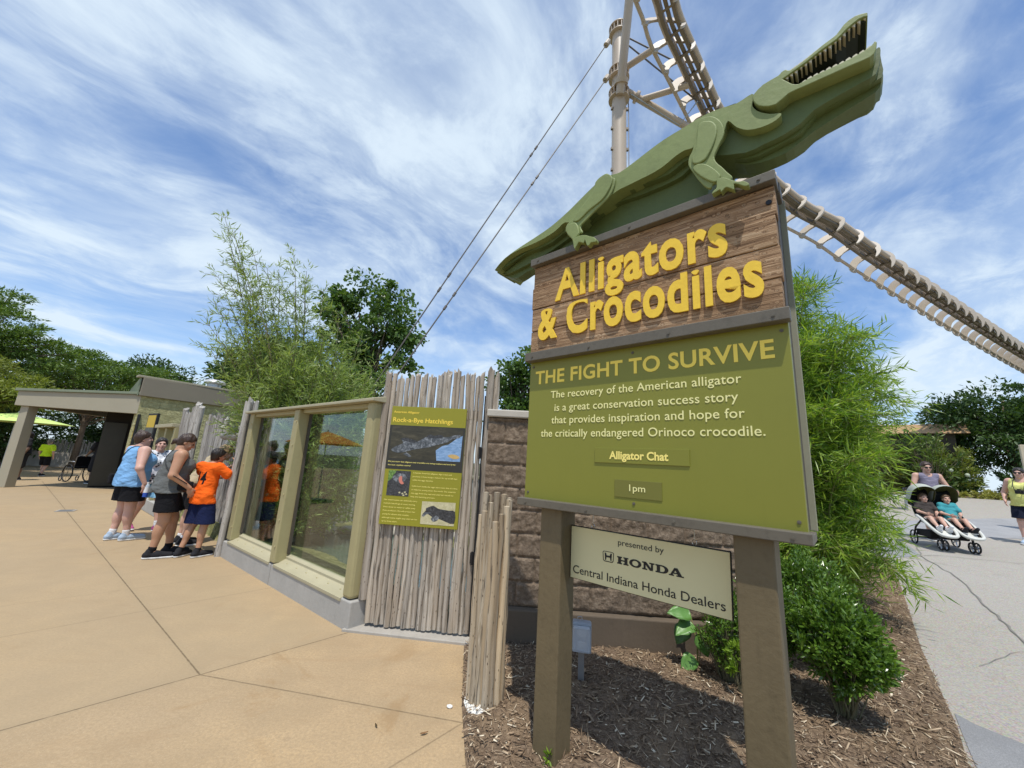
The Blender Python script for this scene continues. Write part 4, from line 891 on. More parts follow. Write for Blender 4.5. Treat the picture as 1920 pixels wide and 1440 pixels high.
def umbrella(loc, r, zt, drop, mat, label, ribs=8):
    u = empty('parasol', loc, .2, label, 'parasol'); b = MB(); N_ = ribs; vs = [(0, 0, zt)]; fs = []
    for j, k in enumerate((.33, .66, 1.0)):
        for i in range(N_): q = 2*math.pi*i/N_; vs.append((r*k*math.cos(q), r*k*math.sin(q), zt - drop*(k**1.15)))
    for i in range(N_):
        fs.append((0, 1 + i, 1 + (i+1) % N_))
        for j in range(2): fs.append((1 + j*N_ + i, 1 + (j+1)*N_ + i, 1 + (j+1)*N_ + (i+1) % N_, 1 + j*N_ + (i+1) % N_))
    b.add(vs, fs); o = b.build('canopy', mat, u); so = o.modifiers.new('thick', 'SOLIDIFY'); so.thickness = .008
    MB().tube([(0, 0, 0), (0, 0, zt + .06)], .022, 8).build('pole', M_zinc, u)
    ri = MB()
    for i in range(N_): q = 2*math.pi*i/N_; ri.tube([(0, 0, zt - .02), (r*.98*math.cos(q), r*.98*math.sin(q), zt - drop - .012)], .008, 5)
    ri.build('ribs', M_zinc, u); MB().tube([(0, 0, 0), (0, 0, .07)], .28, 16).build('base', M_black, u, bevel=.01); return u
umbrella((-11.2, 6.6, 0), 1.25, 2.25, .42, M_orange, 'orange parasol on the plaza mirrored in the right window pane')
umbrella((-15.55, 12.35, 0), 1.35, 2.20, .28, M_lime, 'lime green parasol at the left edge beyond the pavilion pillar') if 0 else umbrella((-19.6, 15.5, 0), 1.6, 2.42, .36, M_lime, 'lime green parasol seen past the pavilion pillar')

# ------------------------------------------------------------------ pavilion building
pv = empty('pavilion', (0, 0, 0), 0, 'olive pavilion building with a dark open shelter and rough stone wall', 'building')
M_fas = paint('taupe fascia', (.36, .325, .235), .55, .07, 2, .05, dirt=.08); M_fas2 = paint('grey taupe fascia', (.235, .205, .15), .55, .08, 2, .05, dirt=.08)
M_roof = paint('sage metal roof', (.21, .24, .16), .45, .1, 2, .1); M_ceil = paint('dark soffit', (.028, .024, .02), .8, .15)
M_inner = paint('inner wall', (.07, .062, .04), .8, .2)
t = NT('rough stone'); co = t.co(1); wv = t.noise(t.co((4, 4, 9)), 1, 6, .65, 1.2)
t.set('Base Color', t.ramp(wv, [(.3, (.26, .24, .10)), (.5, (.50, .47, .23)), (.7, (.60, .57, .31))])); t.set('Roughness', .95)
sp_ = t.n('ShaderNodeSeparateXYZ'); t.l(t.co(1, (0, 0, math.radians(-55))), sp_.inputs[0]); cb_2 = t.n('ShaderNodeCombineXYZ'); t.l(sp_.outputs[0], cb_2.inputs[0]); t.l(sp_.outputs[2], cb_2.inputs[1])
bk = t.n('ShaderNodeTexBrick'); t.l(cb_2.outputs[0], bk.inputs['Vector']); bk.inputs['Scale'].default_value = 1; bk.inputs['Brick Width'].default_value = .42; bk.inputs['Row Height'].default_value = .205; bk.inputs['Mortar Size'].default_value = .012
for q, v_ in (('Color1', (.44, .41, .20, 1)), ('Color2', (.56, .53, .28, 1)), ('Mortar', (.38, .355, .18, 1))): bk.inputs[q].default_value = v_
rk = t.noise(t.co((7, 7, 9)), 1, 7, .7, .6); t.set('Base Color', t.mix(t.ramp(rk, [(.34, .55), (.6, 0)]), bk.outputs['Color'], (.24, .22, .10)))
t.bump(rk, 1.0, .09, t.bump(bk.outputs['Fac'], -.6, .03)); M_stone = t.m
PL = Vector((-15.2, 11.85, 0)); PR = Vector((-11.85, 12.3, 0)); PQ = Vector((-9.35, 15.9, 0))
def slab(name, a, c, z0, z1, th, mat, par, bevel=.01):
    a = Vector(a); c = Vector(c); d_ = (c - a); L_ = d_.length; ang = math.atan2(d_.y, d_.x)
    Mx = Matrix.Translation((a.x, a.y, 0)) @ Matrix.Rotation(ang, 4, 'Z')
    return MB().box((0, 0, z0), (L_, th, z1), Mx).build(name, mat, par, bevel=bevel)
fd = (PR - PL).normalized(); fn_ = Vector((-fd.y, fd.x, 0)); fL = (PR - PL).length
def fpt(a, y, c): q = PL + fd*a + fn_*y; return (q.x, q.y, c)
MB().prism([(0, 2.44), (fL, 2.42), (fL, 3.04), (0, 2.88)], 0, .15, fpt).build('fascia', M_fas, pv, bevel=.008)
MB().prism([(-.05, 2.882), (fL + .02, 3.042), (fL + .02, 3.12), (-.05, 2.96)], -.06, .3, fpt).build('fascia_trim', M_roof, pv, bevel=.008)
back_l, back_r = Vector((-17.0, 18.6, 0)), Vector((-10.6, 19.3, 0))
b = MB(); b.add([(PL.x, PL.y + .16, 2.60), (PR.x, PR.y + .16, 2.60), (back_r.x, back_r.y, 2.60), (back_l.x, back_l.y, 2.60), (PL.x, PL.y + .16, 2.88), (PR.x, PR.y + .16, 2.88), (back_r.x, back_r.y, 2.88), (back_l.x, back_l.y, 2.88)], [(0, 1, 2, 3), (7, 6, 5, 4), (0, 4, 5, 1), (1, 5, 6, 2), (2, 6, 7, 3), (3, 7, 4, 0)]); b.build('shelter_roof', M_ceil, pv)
slab('side_fascia', back_l, PL + Vector((0, .16, 0)), 2.44, 2.90, .12, M_fas, pv)
b = MB(); b.prism([(-.15, 0), (.15, 0), (.12, 2.44), (-.12, 2.44)], -.12, .14, lambda a, y, c: (-15.0 + a, 12.08 + y, c)); b.build('pillar', M_fas, pv, bevel=.01)
# inner back wall on the right, with dark doors and pale posters
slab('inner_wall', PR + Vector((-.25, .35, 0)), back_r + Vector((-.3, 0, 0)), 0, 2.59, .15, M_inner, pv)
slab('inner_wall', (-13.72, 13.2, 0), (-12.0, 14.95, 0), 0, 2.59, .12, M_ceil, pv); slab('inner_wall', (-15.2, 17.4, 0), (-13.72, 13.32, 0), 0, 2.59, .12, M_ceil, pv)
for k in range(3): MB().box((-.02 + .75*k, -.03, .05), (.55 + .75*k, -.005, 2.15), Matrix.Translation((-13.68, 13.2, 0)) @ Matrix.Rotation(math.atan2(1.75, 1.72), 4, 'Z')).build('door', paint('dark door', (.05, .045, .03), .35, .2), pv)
# stone wing
slab('stone_wall', PR, PQ, 0, 3.02, .3, M_stone, pv, .0)
slab('wing_fascia', PR + Vector((.03, -.10, 0)), PQ + Vector((.06, -.06, 0)), 3.0, 3.58, .12, M_fas2, pv)
slab('roof_edge', PR + Vector((-.06, -.20, 0)), PQ + Vector((.08, -.12, 0)), 3.582, 3.65, .3, M_fas, pv)
b = MB(); A_ = [(PR.x - .06, PR.y - .1, 3.62), (PQ.x + .05, PQ.y, 3.62), (-11.5, 19, 3.62), (-15.8, 15.5, 2.92)]
b.add(A_ + [(PR.x - .06, PR.y - .1, 3.0), (-15.8, 15.5, 2.9)], [(0, 1, 2, 3), (0, 3, 5, 4)]); o = b.build('wing_roof', M_roof, pv); o.modifiers.new('thick', 'SOLIDIFY').thickness = .03
ve = empty('roof_vent', (-11.05, 14.15, 3.60), 0, 'round pale metal ventilator on the pavilion roof', 'vent')
b = MB(); b.tube([(0, 0, 0), (0, 0, .22)], .22, 18); b.build('drum', M_zinc, ve, smooth='auto'); b = MB(); b.tube([(0, 0, .221), (0, 0, .25), (0, 0, .33), (0, 0, .36)], [.33, .34, .30, .22], 18); b.build('hood', paint('pale metal', (.62, .62, .62), .4, .05, metal=.3), ve, smooth='auto')
# poster panels
def poster(nm, a, c, z0, z1, label, cols):
    p = empty(nm, (a[0], a[1], 0), math.atan2(c[1] - a[1], c[0] - a[0]), label, 'panel'); L_ = math.hypot(c[0] - a[0], c[1] - a[1])
    MB().box((0, 0, 0 if nm == 'poster_stand' else z0), (L_, .06, z1)).build('frame', M_black, p, bevel=.005)
    zs = np.linspace(z1 - .05, z0 + .05, len(cols) + 1)
    for i, cm in enumerate(cols): MB().box((.05, -.006 - .001*(i % 2), zs[i+1]), (L_ - .05, -.0005, zs[i])).build('print', cm, p)
    return p
M_gold = paint('gold print', (.58, .40, .03), .4, .06); M_olp = paint('olive print', (.25, .22, .06), .4, .1, 6); M_darkp = photo_mat('dark animal print', [(.35, (.03, .03, .03)), (.6, (.10, .10, .10)), (.75, (.5, .5, .5))], 6)
poster('poster_stand', (-9.98, 10.70), (-9.42, 10.35), .9, 2.32, 'black framed information stand with yellow header near the stone wall', [M_gold, M_darkp, M_darkp, M_olp])
poster('wall_poster', (-12.15, 12.75), (-11.72, 12.20), .9, 2.40, 'olive and yellow poster panel at the mouth of the shelter', [M_olp, M_gold, M_olp, M_olp])
# low wall and picket palisade beyond the shelter
lw = empty('boundary_wall', (-24.5, 21.5, 0), math.radians(8), 'low concrete wall with grey pickets beyond the shelter', 'wall')
MB().box((-4, 0, 0), (14, .3, .78)).build('wall_face', M_conc, lw, bevel=.02)
rg = random.Random(31); b = MB()
for i in range(140): x = -4 + i*.128; b.add(*(lambda m: (m.v, m.f))(log_mesh((x, .4, .3), (x + rg.uniform(-.03, .03), .4, 1.36 + rg.uniform(-.12, .15)), .055, 900 + i, seg=6)))
o = b.build('pickets', M_logd, lw, smooth='auto'); tag(o, kind='stuff')
# floor drain and loose bits on the plaza
dr = empty('drain_cover', (-9.38, 8.73, .004), .6, 'small pale square drain cover set in the plaza', 'drain')
MB().box((-.14, -.14, 0), (.14, .14, .006)).build('rim', M_conc, dr); gb = MB()
for k in range(5): gb.box((-.11, -.11 + k*.05, .0065), (.11, -.085 + k*.05, .009))
gb.build('grate', M_zinc, dr)
rock('pebble', (-.27, 2.766, .008), (.018, .013, .009), 3, 'tiny white pebble on the tan concrete', mat=paint('white pebble', (.75, .73, .68), .8))
def leaflet(loc, L_, rz, mat, label):
    b = MB(); n_ = 6; vs = []
    for i in range(n_ + 1):
        u = i/n_; w2_ = .32*L_*math.sin(math.pi*u**.8)**.8*.5; zz = .004 + .3*L_*(u - .5)**2
        vs += [(L_*(u - .5), -w2_, zz + .004), (L_*(u - .5), 0, zz), (L_*(u - .5), w2_, zz + .003)]
    b.add(vs, [(3*i + k, 3*i + 3 + k, 3*i + 4 + k, 3*i + 1 + k) for i in range(n_) for k in (0, 1)]); o = b.build('fallen_leaf', mat); o.location = loc; o.rotation_euler = (0, 0, rz); o.modifiers.new('thick', 'SOLIDIFY').thickness = .001
    tag(o, label, 'leaf'); return o
M_dry = paint('dry leaf', (.22, .11, .04), .7, .2, 40)
leaflet((-.377, 2.51, .004), .045, .5, M_dry, 'dry brown leaf on the tan concrete near the mulch edge'); leaflet((-.66, 2.55, .004), .03, 2.2, paint('dark leaf', (.09, .06, .025), .7), 'small dark curled leaf on the tan concrete')
# ------------------------------------------------------------------ overhead track and its pylon
M_tube = paint('beige steel', (.54, .445, .345), .42, .07, 1.5, .04, 30, dirt=.1)
M_tube2 = paint('beige steel bracket', (.50, .43, .345), .45, .06, 3, .04, 30)
M_rail = paint('dark running rail', (.24, .20, .155), .45, .2, 12, .1, metal=.4)
M_cable = paint('steel cable', (.13, .115, .10), .55, .1, 30, .1, metal=.2)
tr = empty('ride_track', (9, 10, 0), 0, 'beige elevated ride track with claw shaped brackets curving behind the sign', 'track')
tr.location = (0, 0, 0)
TP = smooth_poly([(2.39, 6.98, 15.15), (2.96, 7.81, 14.82), (3.45, 8.31, 14.5), (3.83, 8.73, 14.17), (4.52, 9.34, 13.85), (5.34, 10.11, 13.6), (6.17, 10.78, 13.2), (7.79, 11.56, 12.1), (9.4, 11.83, 10.92), (10.6, 11.80, 10.15), (12.0, 12.10, 9.43), (14.47, 13.08, 8.97), (18.57, 15.01, 8.65), (25.11, 18.14, 8.32), (32.07, 21.58, 8.2)], 8, False)
TP = [Vector(p) for p in TP]
dd = [0]
for i in range(1, len(TP)): dd.append(dd[-1] + (TP[i] - TP[i-1]).length)
def track_at(s):
    s = max(0, min(dd[-1] - 1e-4, s)); i = max(k for k in range(len(dd)) if dd[k] <= s); i = min(i, len(TP) - 2); f = (s - dd[i])/(dd[i+1] - dd[i]); p = TP[i].lerp(TP[i+1], f)
    t_ = (TP[min(i+2, len(TP)-1)] - TP[max(i-1, 0)]).normalized(); S = t_.cross(Vector((0, 0, 1))).normalized(); return p, t_, S, S.cross(t_)
ss = np.linspace(0, dd[-1], 150)
def sec(s): return 1.0 - .16*max(0, min(1, (s/dd[-1] - .22)/.2))      # the section is lighter on the long run
def rail(nm, s_, u_, r, mat, seg=10):
    P = []
    for q in ss: p, t_, S, U = track_at(q); k = sec(q); P.append(p + S*s_*k + U*u_*k)
    return MB().tube(P, [r*sec(q) for q in ss], seg).build(nm, mat, tr, smooth='auto', ang=60)
rail('running_rail', -.02, 0, .105, M_tube); rail('running_rail', .40, .03, .105, M_tube); rail('guide_rail', -.38, -.44, .055, M_tube)
for nm, so, uo, w_, h_ in (('channel', .02, -.13, .05, .05), ('channel', .36, -.10, .05, .05), ('conductor', .19, -.06, .05, .03)):
    b = MB(); Pp = []
    for q in ss:
        p, t_, S, U = track_at(q); k = sec(q); Pp.append([p + (S*(so + a*w_) + U*(uo + c*h_))*k for a, c in ((-1, -1), (1, -1), (1, 1), (-1, 1))])
    for i in range(len(Pp) - 1):
        for k in range(4): b.quad(Pp[i][k], Pp[i][(k+1) % 4], Pp[i+1][(k+1) % 4], Pp[i+1][k])
    b.build(nm, M_rail, tr)
claw = smooth_poly([(-.34, -.52), (-.46, -.48), (-.54, -.32), (-.50, -.10), (-.36, .10), (-.14, .22), (.12, .30), (.38, .26), (.57, .10), (.63, -.14), (.58, -.34), (.52, -.40), (.53, -.20), (.47, -.04), (.36, .04), (.20, .02), (.02, .06), (-.14, -.02), (-.28, -.16), (-.34, -.32), (-.33, -.42)], 2)
claw_b = MB(); claw_b.prism(claw, -.03, .03); cm_ = claw_b.mesh('bracket'); cm_.materials.append(M_tube2)
tie_b = MB(); tie_b.box((-.06, -.03, -.17), (.44, .03, -.09)); tm_ = tie_b.mesh('cross_tie'); tm_.materials.append(M_rail)
s_ = .5; k = 0
while s_ < dd[-1] - .3:
    p, t_, S, U = track_at(s_); q = ob('bracket', cm_, tr)
    Mx = Matrix((S, t_, U)).transposed().to_4x4(); Mx.translation = p; k_ = sec(s_)*(1 + .25*min(1, s_/dd[-1]*2)); q.matrix_local = Mx @ Matrix.Rotation(math.radians(38), 4, 'Z') @ Matrix.Diagonal((k_, 1, k_, 1))
    q2 = ob('cross_tie', tm_, tr); p2, t2, S2, U2 = track_at(s_ + .42); M2 = Matrix((S2, t2, U2)).transposed().to_4x4(); M2.translation = p2; q2.matrix_local = M2 @ Matrix.Diagonal((sec(s_), 1, sec(s_), 1))
    f = s_/dd[-1]; s_ += .60 + .26*min(1, f*1.6); k += 1
py_ = empty('ride_pylon', (3.02, 10.58, 0), 0, 'beige steel pylon with bolted flanges rising behind the crocodile', 'pylon')
b = MB(); b.tube([(0, 0, z) for z in (0, 4, 8, 12, 16.6)], [.25, .245, .24, .232, .225], 28); b.build('shaft', M_tube, py_, smooth='auto')
for z in (16.45, 14.62, 13.75):
    b = MB(); b.tube([(0, 0, z - .15), (0, 0, z - .15 + .035)], .34, 28); b.tube([(0, 0, z + .15), (0, 0, z + .185)], .34, 28)
    for i in range(16): q = 2*math.pi*i/16; b.box((.225, -.012, z - .114), (.33, .012, z + .149), Matrix.Rotation(q, 4, 'Z'))
    b.build('flange', M_tube, py_, smooth='auto')
for z in np.arange(4.6, 13.4, .78):
    for sx in (-1, 1):
        b = MB(); b.box((sx*.235 - .045, -.10, z - .03), (sx*.235 + .045, -.02, z + .05)); b.build('climbing_step', M_rail, py_)
MB().tube([(.30, -.05, 1), (.30, -.05, 13.5)], .018, 6).build('safety_line', M_zinc, py_)
def pt(x, y, z): return (x - 3.02, y - 10.58, z)
for a, c, r in (((2.98, 10.33, 13.55), (2.97, 8.92, 16.75), .135), ((3.10, 10.40, 14.66), (4.05, 9.15, 14.25), .10), ((3.75, 10.38, 13.48), (5.0, 9.85, 13.5), .095), ((3.15, 10.5, 13.95), (6.3, 10.55, 12.0), .115)):
    MB().tube([pt(*a), pt(*c)], r, 14).build('strut', M_tube, py_, smooth='auto')
b = MB(); b.tube([pt(2.99, 10.24, 13.85), pt(2.985, 10.18, 13.98)], .22, 18); b.build('collar', M_tube, py_, smooth='auto'); b = MB(); b.tube([pt(3.55, 10.5, 13.70), pt(3.62, 10.5, 13.66)], .19, 18); b.build('collar', M_tube, py_, smooth='auto')
for a, c in (((3.25, 10.5, 16.2), (5.0, 9.8, 14.1)), ((3.25, 10.5, 15.9), (5.5, 10.1, 13.1))): MB().tube([pt(*a), pt(*c)], .026, 6).build('tie_rod', M_cable, py_)
MB().tube([pt(3.35, 10.35, 13.62), pt(4.9, 10.35, 12.5), pt(5.4, 10.1, 13.2)], .02, 6).build('conduit', M_zinc, py_)
for a, c, l in (((2.64, 10.5, 15.95), (-3.92, 8.1, 1.12), 'upper of two steel guy cables slanting down from the pylon top'), ((2.62, 10.5, 14.45), (-3.67, 8.22, 1.16), 'lower of two steel guy cables slanting down from the pylon collar')):
    a = Vector(a); c = Vector(c); o = empty('guy_cable', c, 0, l, 'cable')
    MB().tube([Vector((0, 0, 0)), a - c], .017, 8).build('cable', M_cable, o, smooth='auto'); d_ = (a - c)
    for f in (.30, .33, .62, .64): MB().tube([d_*f, d_*(f + .008)], .032, 8).build('coupler', M_cable, o)
    MB().tube([d_*.985, d_*1.0], .09, 10).build('end_fitting', M_tube2, o)
    b = MB(); b.box((-.2, -.2, -c.z - .1), (.2, .2, .03)); b.build('anchor', M_conc, o, bevel=.02)
# ------------------------------------------------------------------ plants
def unit(a): return a/np.maximum(np.linalg.norm(a, axis=-1, keepdims=True), 1e-9)
def leaves(name, P, D, L_, W, mat, parent, seed=0, roll=1.0, fold=.25, hexa=False):
    """one small blade per point: base P, direction D, length, width"""
    rg = np.random.RandomState(seed + 1); n = len(P); D = unit(D); A = unit(rg.randn(n, 3)*roll + np.array([0, 0, .6]))
    S = unit(np.cross(D, A)); N_ = np.cross(S, D); L_ = np.broadcast_to(L_, (n,))[:, None]; W = np.broadcast_to(W, (n,))[:, None]
    if hexa:
        V = np.stack([P, P + D*L_*.3 + S*W*.45, P + D*L_*.68 + S*W*.42, P + D*L_ - N_*L_*.06, P + D*L_*.68 - S*W*.42, P + D*L_*.3 - S*W*.45], 1)
        b = (np.arange(n)*6)[:, None]; F = np.concatenate([b + np.array((0, 1, 2, 3)), b + np.array((0, 3, 4, 5))])
    else:
        V = np.stack([P, P + D*L_*.42 + S*W*.5 + N_*W*fold, P + D*L_, P + D*L_*.42 - S*W*.5 + N_*W*fold], 1)
        b = (np.arange(n)*4)[:, None]; F = np.concatenate([b + np.array((0, 1, 2)), b + np.array((0, 2, 3))])
    return np_mesh(name, V.reshape(-1, 3), F, mat, parent)
M_bark = paint('bark', (.16, .12, .085), .9, .3, 12, .8, 40); M_stem = paint('green stem', (.22, .22, .07), .6, .2, 20); M_twig = paint('twig', (.17, .15, .08), .8, .2, 20)
def clump_tree(name, base, H_, blobs, nclump, per, leaf, lw, mat, label, seed, group=None, cr=.5, trunk_r=.2, flat=.6, layered=False, droop=.15, hexa=False):
    """trunk with limbs reaching into clumps of leaves; blobs are (dx,dy,z, rx,ry,rz) relative to the base"""
    rg = np.random.RandomState(seed); t_ = empty(name, base, 0, label, 'tree', group)
    vol = np.array([b[3]*b[4]*b[5] for b in blobs])**.75; pick = rg.choice(len(blobs), nclump, p=vol/vol.sum()); B = np.array(blobs)[pick]
    d = unit(rg.randn(nclump, 3)); r = rg.rand(nclump)**.30; C_ = B[:, :3] + d*r[:, None]*B[:, 3:]*(1 + .35*(vnoise(d*2.1 + seed) - .4)[:, None])
    cs = cr*(.55 + .9*rg.rand(nclump)); n = nclump*per; ci = np.repeat(np.arange(nclump), per)
    e = unit(rg.randn(n, 3))*(rg.rand(n)**.45)[:, None]*cs[ci][:, None]*np.array([1.15, 1.15, .38 if layered else flat + .1])
    P = C_[ci] + e; out_ = unit(e*.8 + d[ci]*.5 + rg.randn(n, 3)*.5 + np.array([0, 0, -droop]))
    leaves('crown', P, out_, leaf*(.6 + .8*rg.rand(n)), lw*(.6 + .8*rg.rand(n)), mat, t_, seed, .9, .2, hexa)
    b = MB(); ht = min(B[:, 2].min(), H_*.55) if len(B) else H_*.5; ht = max(H_*.25, ht*.8)
    b.tube([(0, 0, -.3), (.03*H_*.2, 0, ht*.5), (0, .02*H_*.2, ht), (0, 0, H_*.72)], [trunk_r*1.25, trunk_r, trunk_r*.8, trunk_r*.25], 9)
    for i in rg.choice(nclump, min(nclump, 46), replace=False):
        c = C_[i]; a = np.array([0, 0, ht*(.7 + .5*rg.rand())]); m = a*.5 + c*.5 + np.array([0, 0, .12*H_*(rg.rand() - .3)])
        b.tube([tuple(a), tuple(m), tuple(c)], [trunk_r*.34, trunk_r*.2, trunk_r*.05], 5, False)
    b.build('trunk', M_bark, t_, smooth=True); return t_
LM_loc = leafmat('honey locust leaf', (.06, .12, .02), (.17, .25, .045), .3)
LM_loc2 = leafmat('yellow green leaf', (.14, .18, .03), (.26, .29, .06), .35)
LM_dk = leafmat('dark leaf', (.03, .07, .016), (.075, .13, .03), .25)
LM_cot = leafmat('cottonwood leaf', (.05, .11, .02), (.13, .21, .05), .3, .35)
LM_wil = leafmat('willow leaf', (.17, .245, .06), (.37, .45, .15), .35)
LM_bam = leafmat('bamboo leaf', (.075, .18, .018), (.36, .48, .07), .4, .35)
LM_bsh = leafmat('inkberry leaf', (.05, .115, .015), (.17, .285, .04), .28, .22, .6)
LM_bsh2 = leafmat('fresh shrub leaf', (.16, .27, .03), (.28, .40, .05), .35, .3)
LM_far = leafmat('far shrub leaf', (.06, .11, .02), (.16, .22, .05), .3)
LM_yel = leafmat('yellow ground leaf', (.24, .25, .06), (.42, .40, .12), .3)
grp = 'trees behind the pavilion'
clump_tree('honey_locust', (-24.5, 16.5, 0), 8.5, [(0, 0, 5.9, 2.4, 2.4, 1.5), (-.5, .5, 7.6, 1.5, 1.5, .9), (1.7, 1.2, 5.2, 1.4, 1.4, .9)], 130, 150, .20, .055, LM_loc, 'tall dark honey locust at the left edge above the pavilion', 1, grp, .62, .28, layered=True)
clump_tree('honey_locust', (-23.5, 21.5, 0), 7.0, [(0, 0, 4.9, 3.0, 2.6, 1.5), (2.6, 1.4, 4.5, 2.2, 2.0, 1.2), (-1.8, 0, 5.6, 1.4, 1.4, .9)], 170, 150, .20, .055, LM_loc, 'wide green honey locust with layered branches behind the shelter roof', 2, grp, .62, .13, layered=True)
clump_tree('honey_locust', (-21.8, 15.2, 0), 4.6, [(0, 0, 3.6, 2.0, 1.6, 1.05), (1.4, .6, 3.3, 1.5, 1.3, .8), (-1.5, -.4, 3.2, 1.4, 1.2, .8)], 110, 150, .17, .05, LM_loc2, 'low yellow green tree in front of the darker locusts', 3, grp, .55, .16, layered=True)
clump_tree('broadleaf_tree', (-27.5, 19.5, 0), 5.0, [(0, 0, 2.4, 3.2, 2.4, 2.1)], 110, 130, .24, .09, LM_dk, 'dark shaded tree filling the background left of the pavilion pillar', 4, grp, .7, .2)
clump_tree('broadleaf_tree', (-25.5, 25.5, 0), 4.6, [(0, 0, 2.5, 3.6, 2.4, 2.2), (5, 1, 2.4, 3.2, 2, 2.2)], 170, 130, .24, .09, LM_dk, 'dark tree seen through the open shelter', 5, grp, .7, .07)
clump_tree('broadleaf_tree', (-30.0, 32.0, 0), 8.6, [(0, 0, 6.5, 2.6, 2.0, 1.9)], 70, 120, .28, .12, LM_dk, 'small dark round tree just above the pavilion roof ridge', 6, grp, .7, .22)
clump_tree('broadleaf_tree', (-11.2, 16.9, 0), 7.8, [(0, 0, 4.6, 1.5, 1.5, 1.5), (.7, .3, 5.5, 1.2, 1.2, 1.0), (-.8, .3, 3.7, 1.0, 1.1, 1.1)], 150, 130, .17, .085, LM_dk, 'dense dark round tree behind the willow', 7, grp, .55, .22)
clump_tree('cottonwood', (-5.9, 15.0, 0), 9.1, [(-.2, 0, 7.0, 1.6, 1.4, 1.5), (.95, 0, 6.6, 1.0, 1.0, 1.1), (-.9, .2, 5.6, 1.3, 1.2, 1.2), (.7, 0, 4.7, 1.4, 1.1, 1.0), (-.4, 0, 8.35, .75, .7, .55), (.75, 0, 8.1, .6, .6, .6), (-1.4, 0, 7.5, .6, .6, .5)], 120, 95, .15, .12, LM_cot, 'cottonwood with broad leaves and an open ragged crown right of the willow', 8, grp, .42, .2, hexa=True, droop=.5)
clump_tree('broadleaf_tree', (.25, 15.5, 0), 6.0, [(0, 0, 4.6, 1.1, 1.1, 1.5), (.5, 0, 5.5, .8, .8, .8), (-.1, 0, 3.4, 1.2, 1.1, .9)], 80, 120, .15, .10, LM_cot, 'small leafy tree peeping out left of the big sign', 9, grp, .42, .15, hexa=True)
# far right
grp = 'trees beyond the path'
clump_tree('broadleaf_tree', (21.0, 16.0, 1.1), 6.2, [(0, 0, 3.0, 2.6, 2.0, 1.9), (1.4, -.8, 4.0, 1.2, 1.0, .8), (-1.3, .8, 3.5, 1.2, 1.1, .8), (2.5, -2.0, 2.8, 2, 1.6, 1.7)], 200, 130, .18, .08, LM_dk, 'dark tree with a ragged top at the far right', 10, grp, .55, .18)
clump_tree('broadleaf_tree', (20.0, 21.0, 1.0), 4.6, [(0, 0, 2.2, 2.4, 1.8, 1.5), (1.6, -1, 2.0, 1.5, 1.4, 1.3)], 140, 130, .18, .07, LM_dk, 'dark low tree behind the man with the stroller', 11, grp, .55, .16)
clump_tree('broadleaf_tree', (25.5, 13.5, 1.1), 5.0, [(0, 0, 2.4, 2.4, 2.4, 2.2)], 110, 130, .2, .09, LM_dk, 'dark dense tree behind the woman with the camera', 12, grp, .6, .16)
clump_tree('broadleaf_tree', (14.4, 20.5, .9), 4.6, [(0, 0, 2.4, 2.2, 1.8, 1.7)], 110, 120, .2, .08, LM_far, 'mid green tree half hidden behind the bamboo', 13, grp, .6, .16)

def shrub(name, base, c, rad, n, leaf, lw, mat, label, seed, group=None, stems=10, hexa=True, up=.7, cat='shrub', cl=None):
    rg = np.random.RandomState(seed); s = empty(name, base, 0, label, cat, group); k = max(12, int(n/22)); d = unit(rg.randn(k, 3)); d[:, 2] = np.where(d[:, 2] < 0, d[:, 2]*.7, d[:, 2]); d = unit(d)
    r = (.60 + .42*rg.rand(k))*(1 + .35*(vnoise(d*2.6 + seed) - .45)); T_ = np.array(c) + d*r[:, None]*np.array(rad)
    m = n//k; ci = np.repeat(np.arange(k), m); sz = cl or max(rad)*.17; t = rg.rand(len(ci))
    tw = unit(d + np.array([0, 0, up])); P = T_[ci] - tw[ci]*(t*sz*1.5)[:, None] + rg.randn(len(ci), 3)*sz*.28
    D = unit(tw[ci]*.8 + unit(rg.randn(len(ci), 3))*.75)
    leaves('foliage', P, D, leaf*(.6 + .7*rg.rand(len(ci))), lw*(.7 + .6*rg.rand(len(ci))), mat, s, seed, 1.0, .2, hexa)
    b = MB()
    for i in range(min(k, stems*9)):
        j = rg.randint(stems); q = 6.28*j/stems; a = np.array([.05*math.cos(q)*max(rad)*2, .05*math.sin(q)*max(rad)*2, -.05]); e = T_[i]; mm = a*.45 + e*.55; mm[:2] = a[:2]*.5 + e[:2]*.42
        b.tube([tuple(a), tuple(mm), tuple(e)], [max(rad)*.024, max(rad)*.014, max(rad)*.004], 4, False)
    b.build('stems', M_twig, s, smooth=True); return s
gb = 'clipped evergreen shrubs by the sign'
shrub('evergreen_shrub', (2.30, 2.86, .02), (-.02, -.03, .46), (.27, .27, .32), 11000, .040, .0145, LM_bsh, 'nearest rounded glossy evergreen shrub in front of the mulch slope', 51, gb)
shrub('evergreen_shrub', (2.60, 3.50, .03), (-.03, -.02, .58), (.30, .28, .36), 11000, .034, .012, LM_bsh, 'second glossy evergreen shrub just below the bamboo', 52, gb)
shrub('evergreen_shrub', (2.03, 3.22, .02), (0, 0, .44), (.27, .24, .35), 9000, .034, .012, LM_bsh, 'evergreen shrub half hidden behind the right brown post', 53, gb)
shrub('evergreen_shrub', (1.72, 3.20, .02), (-.02, -.02, .34), (.20, .18, .26), 3000, .032, .011, LM_bsh, 'thin straggly evergreen shrub between the posts by the block wall', 54, gb, stems=14)
shrub('evergreen_shrub', (1.70, 2.98, .02), (0, 0, .24), (.12, .12, .10), 420, .042, .013, LM_bsh2, 'small tuft of bright yellow green shoots at the foot of the shrub', 55, None)
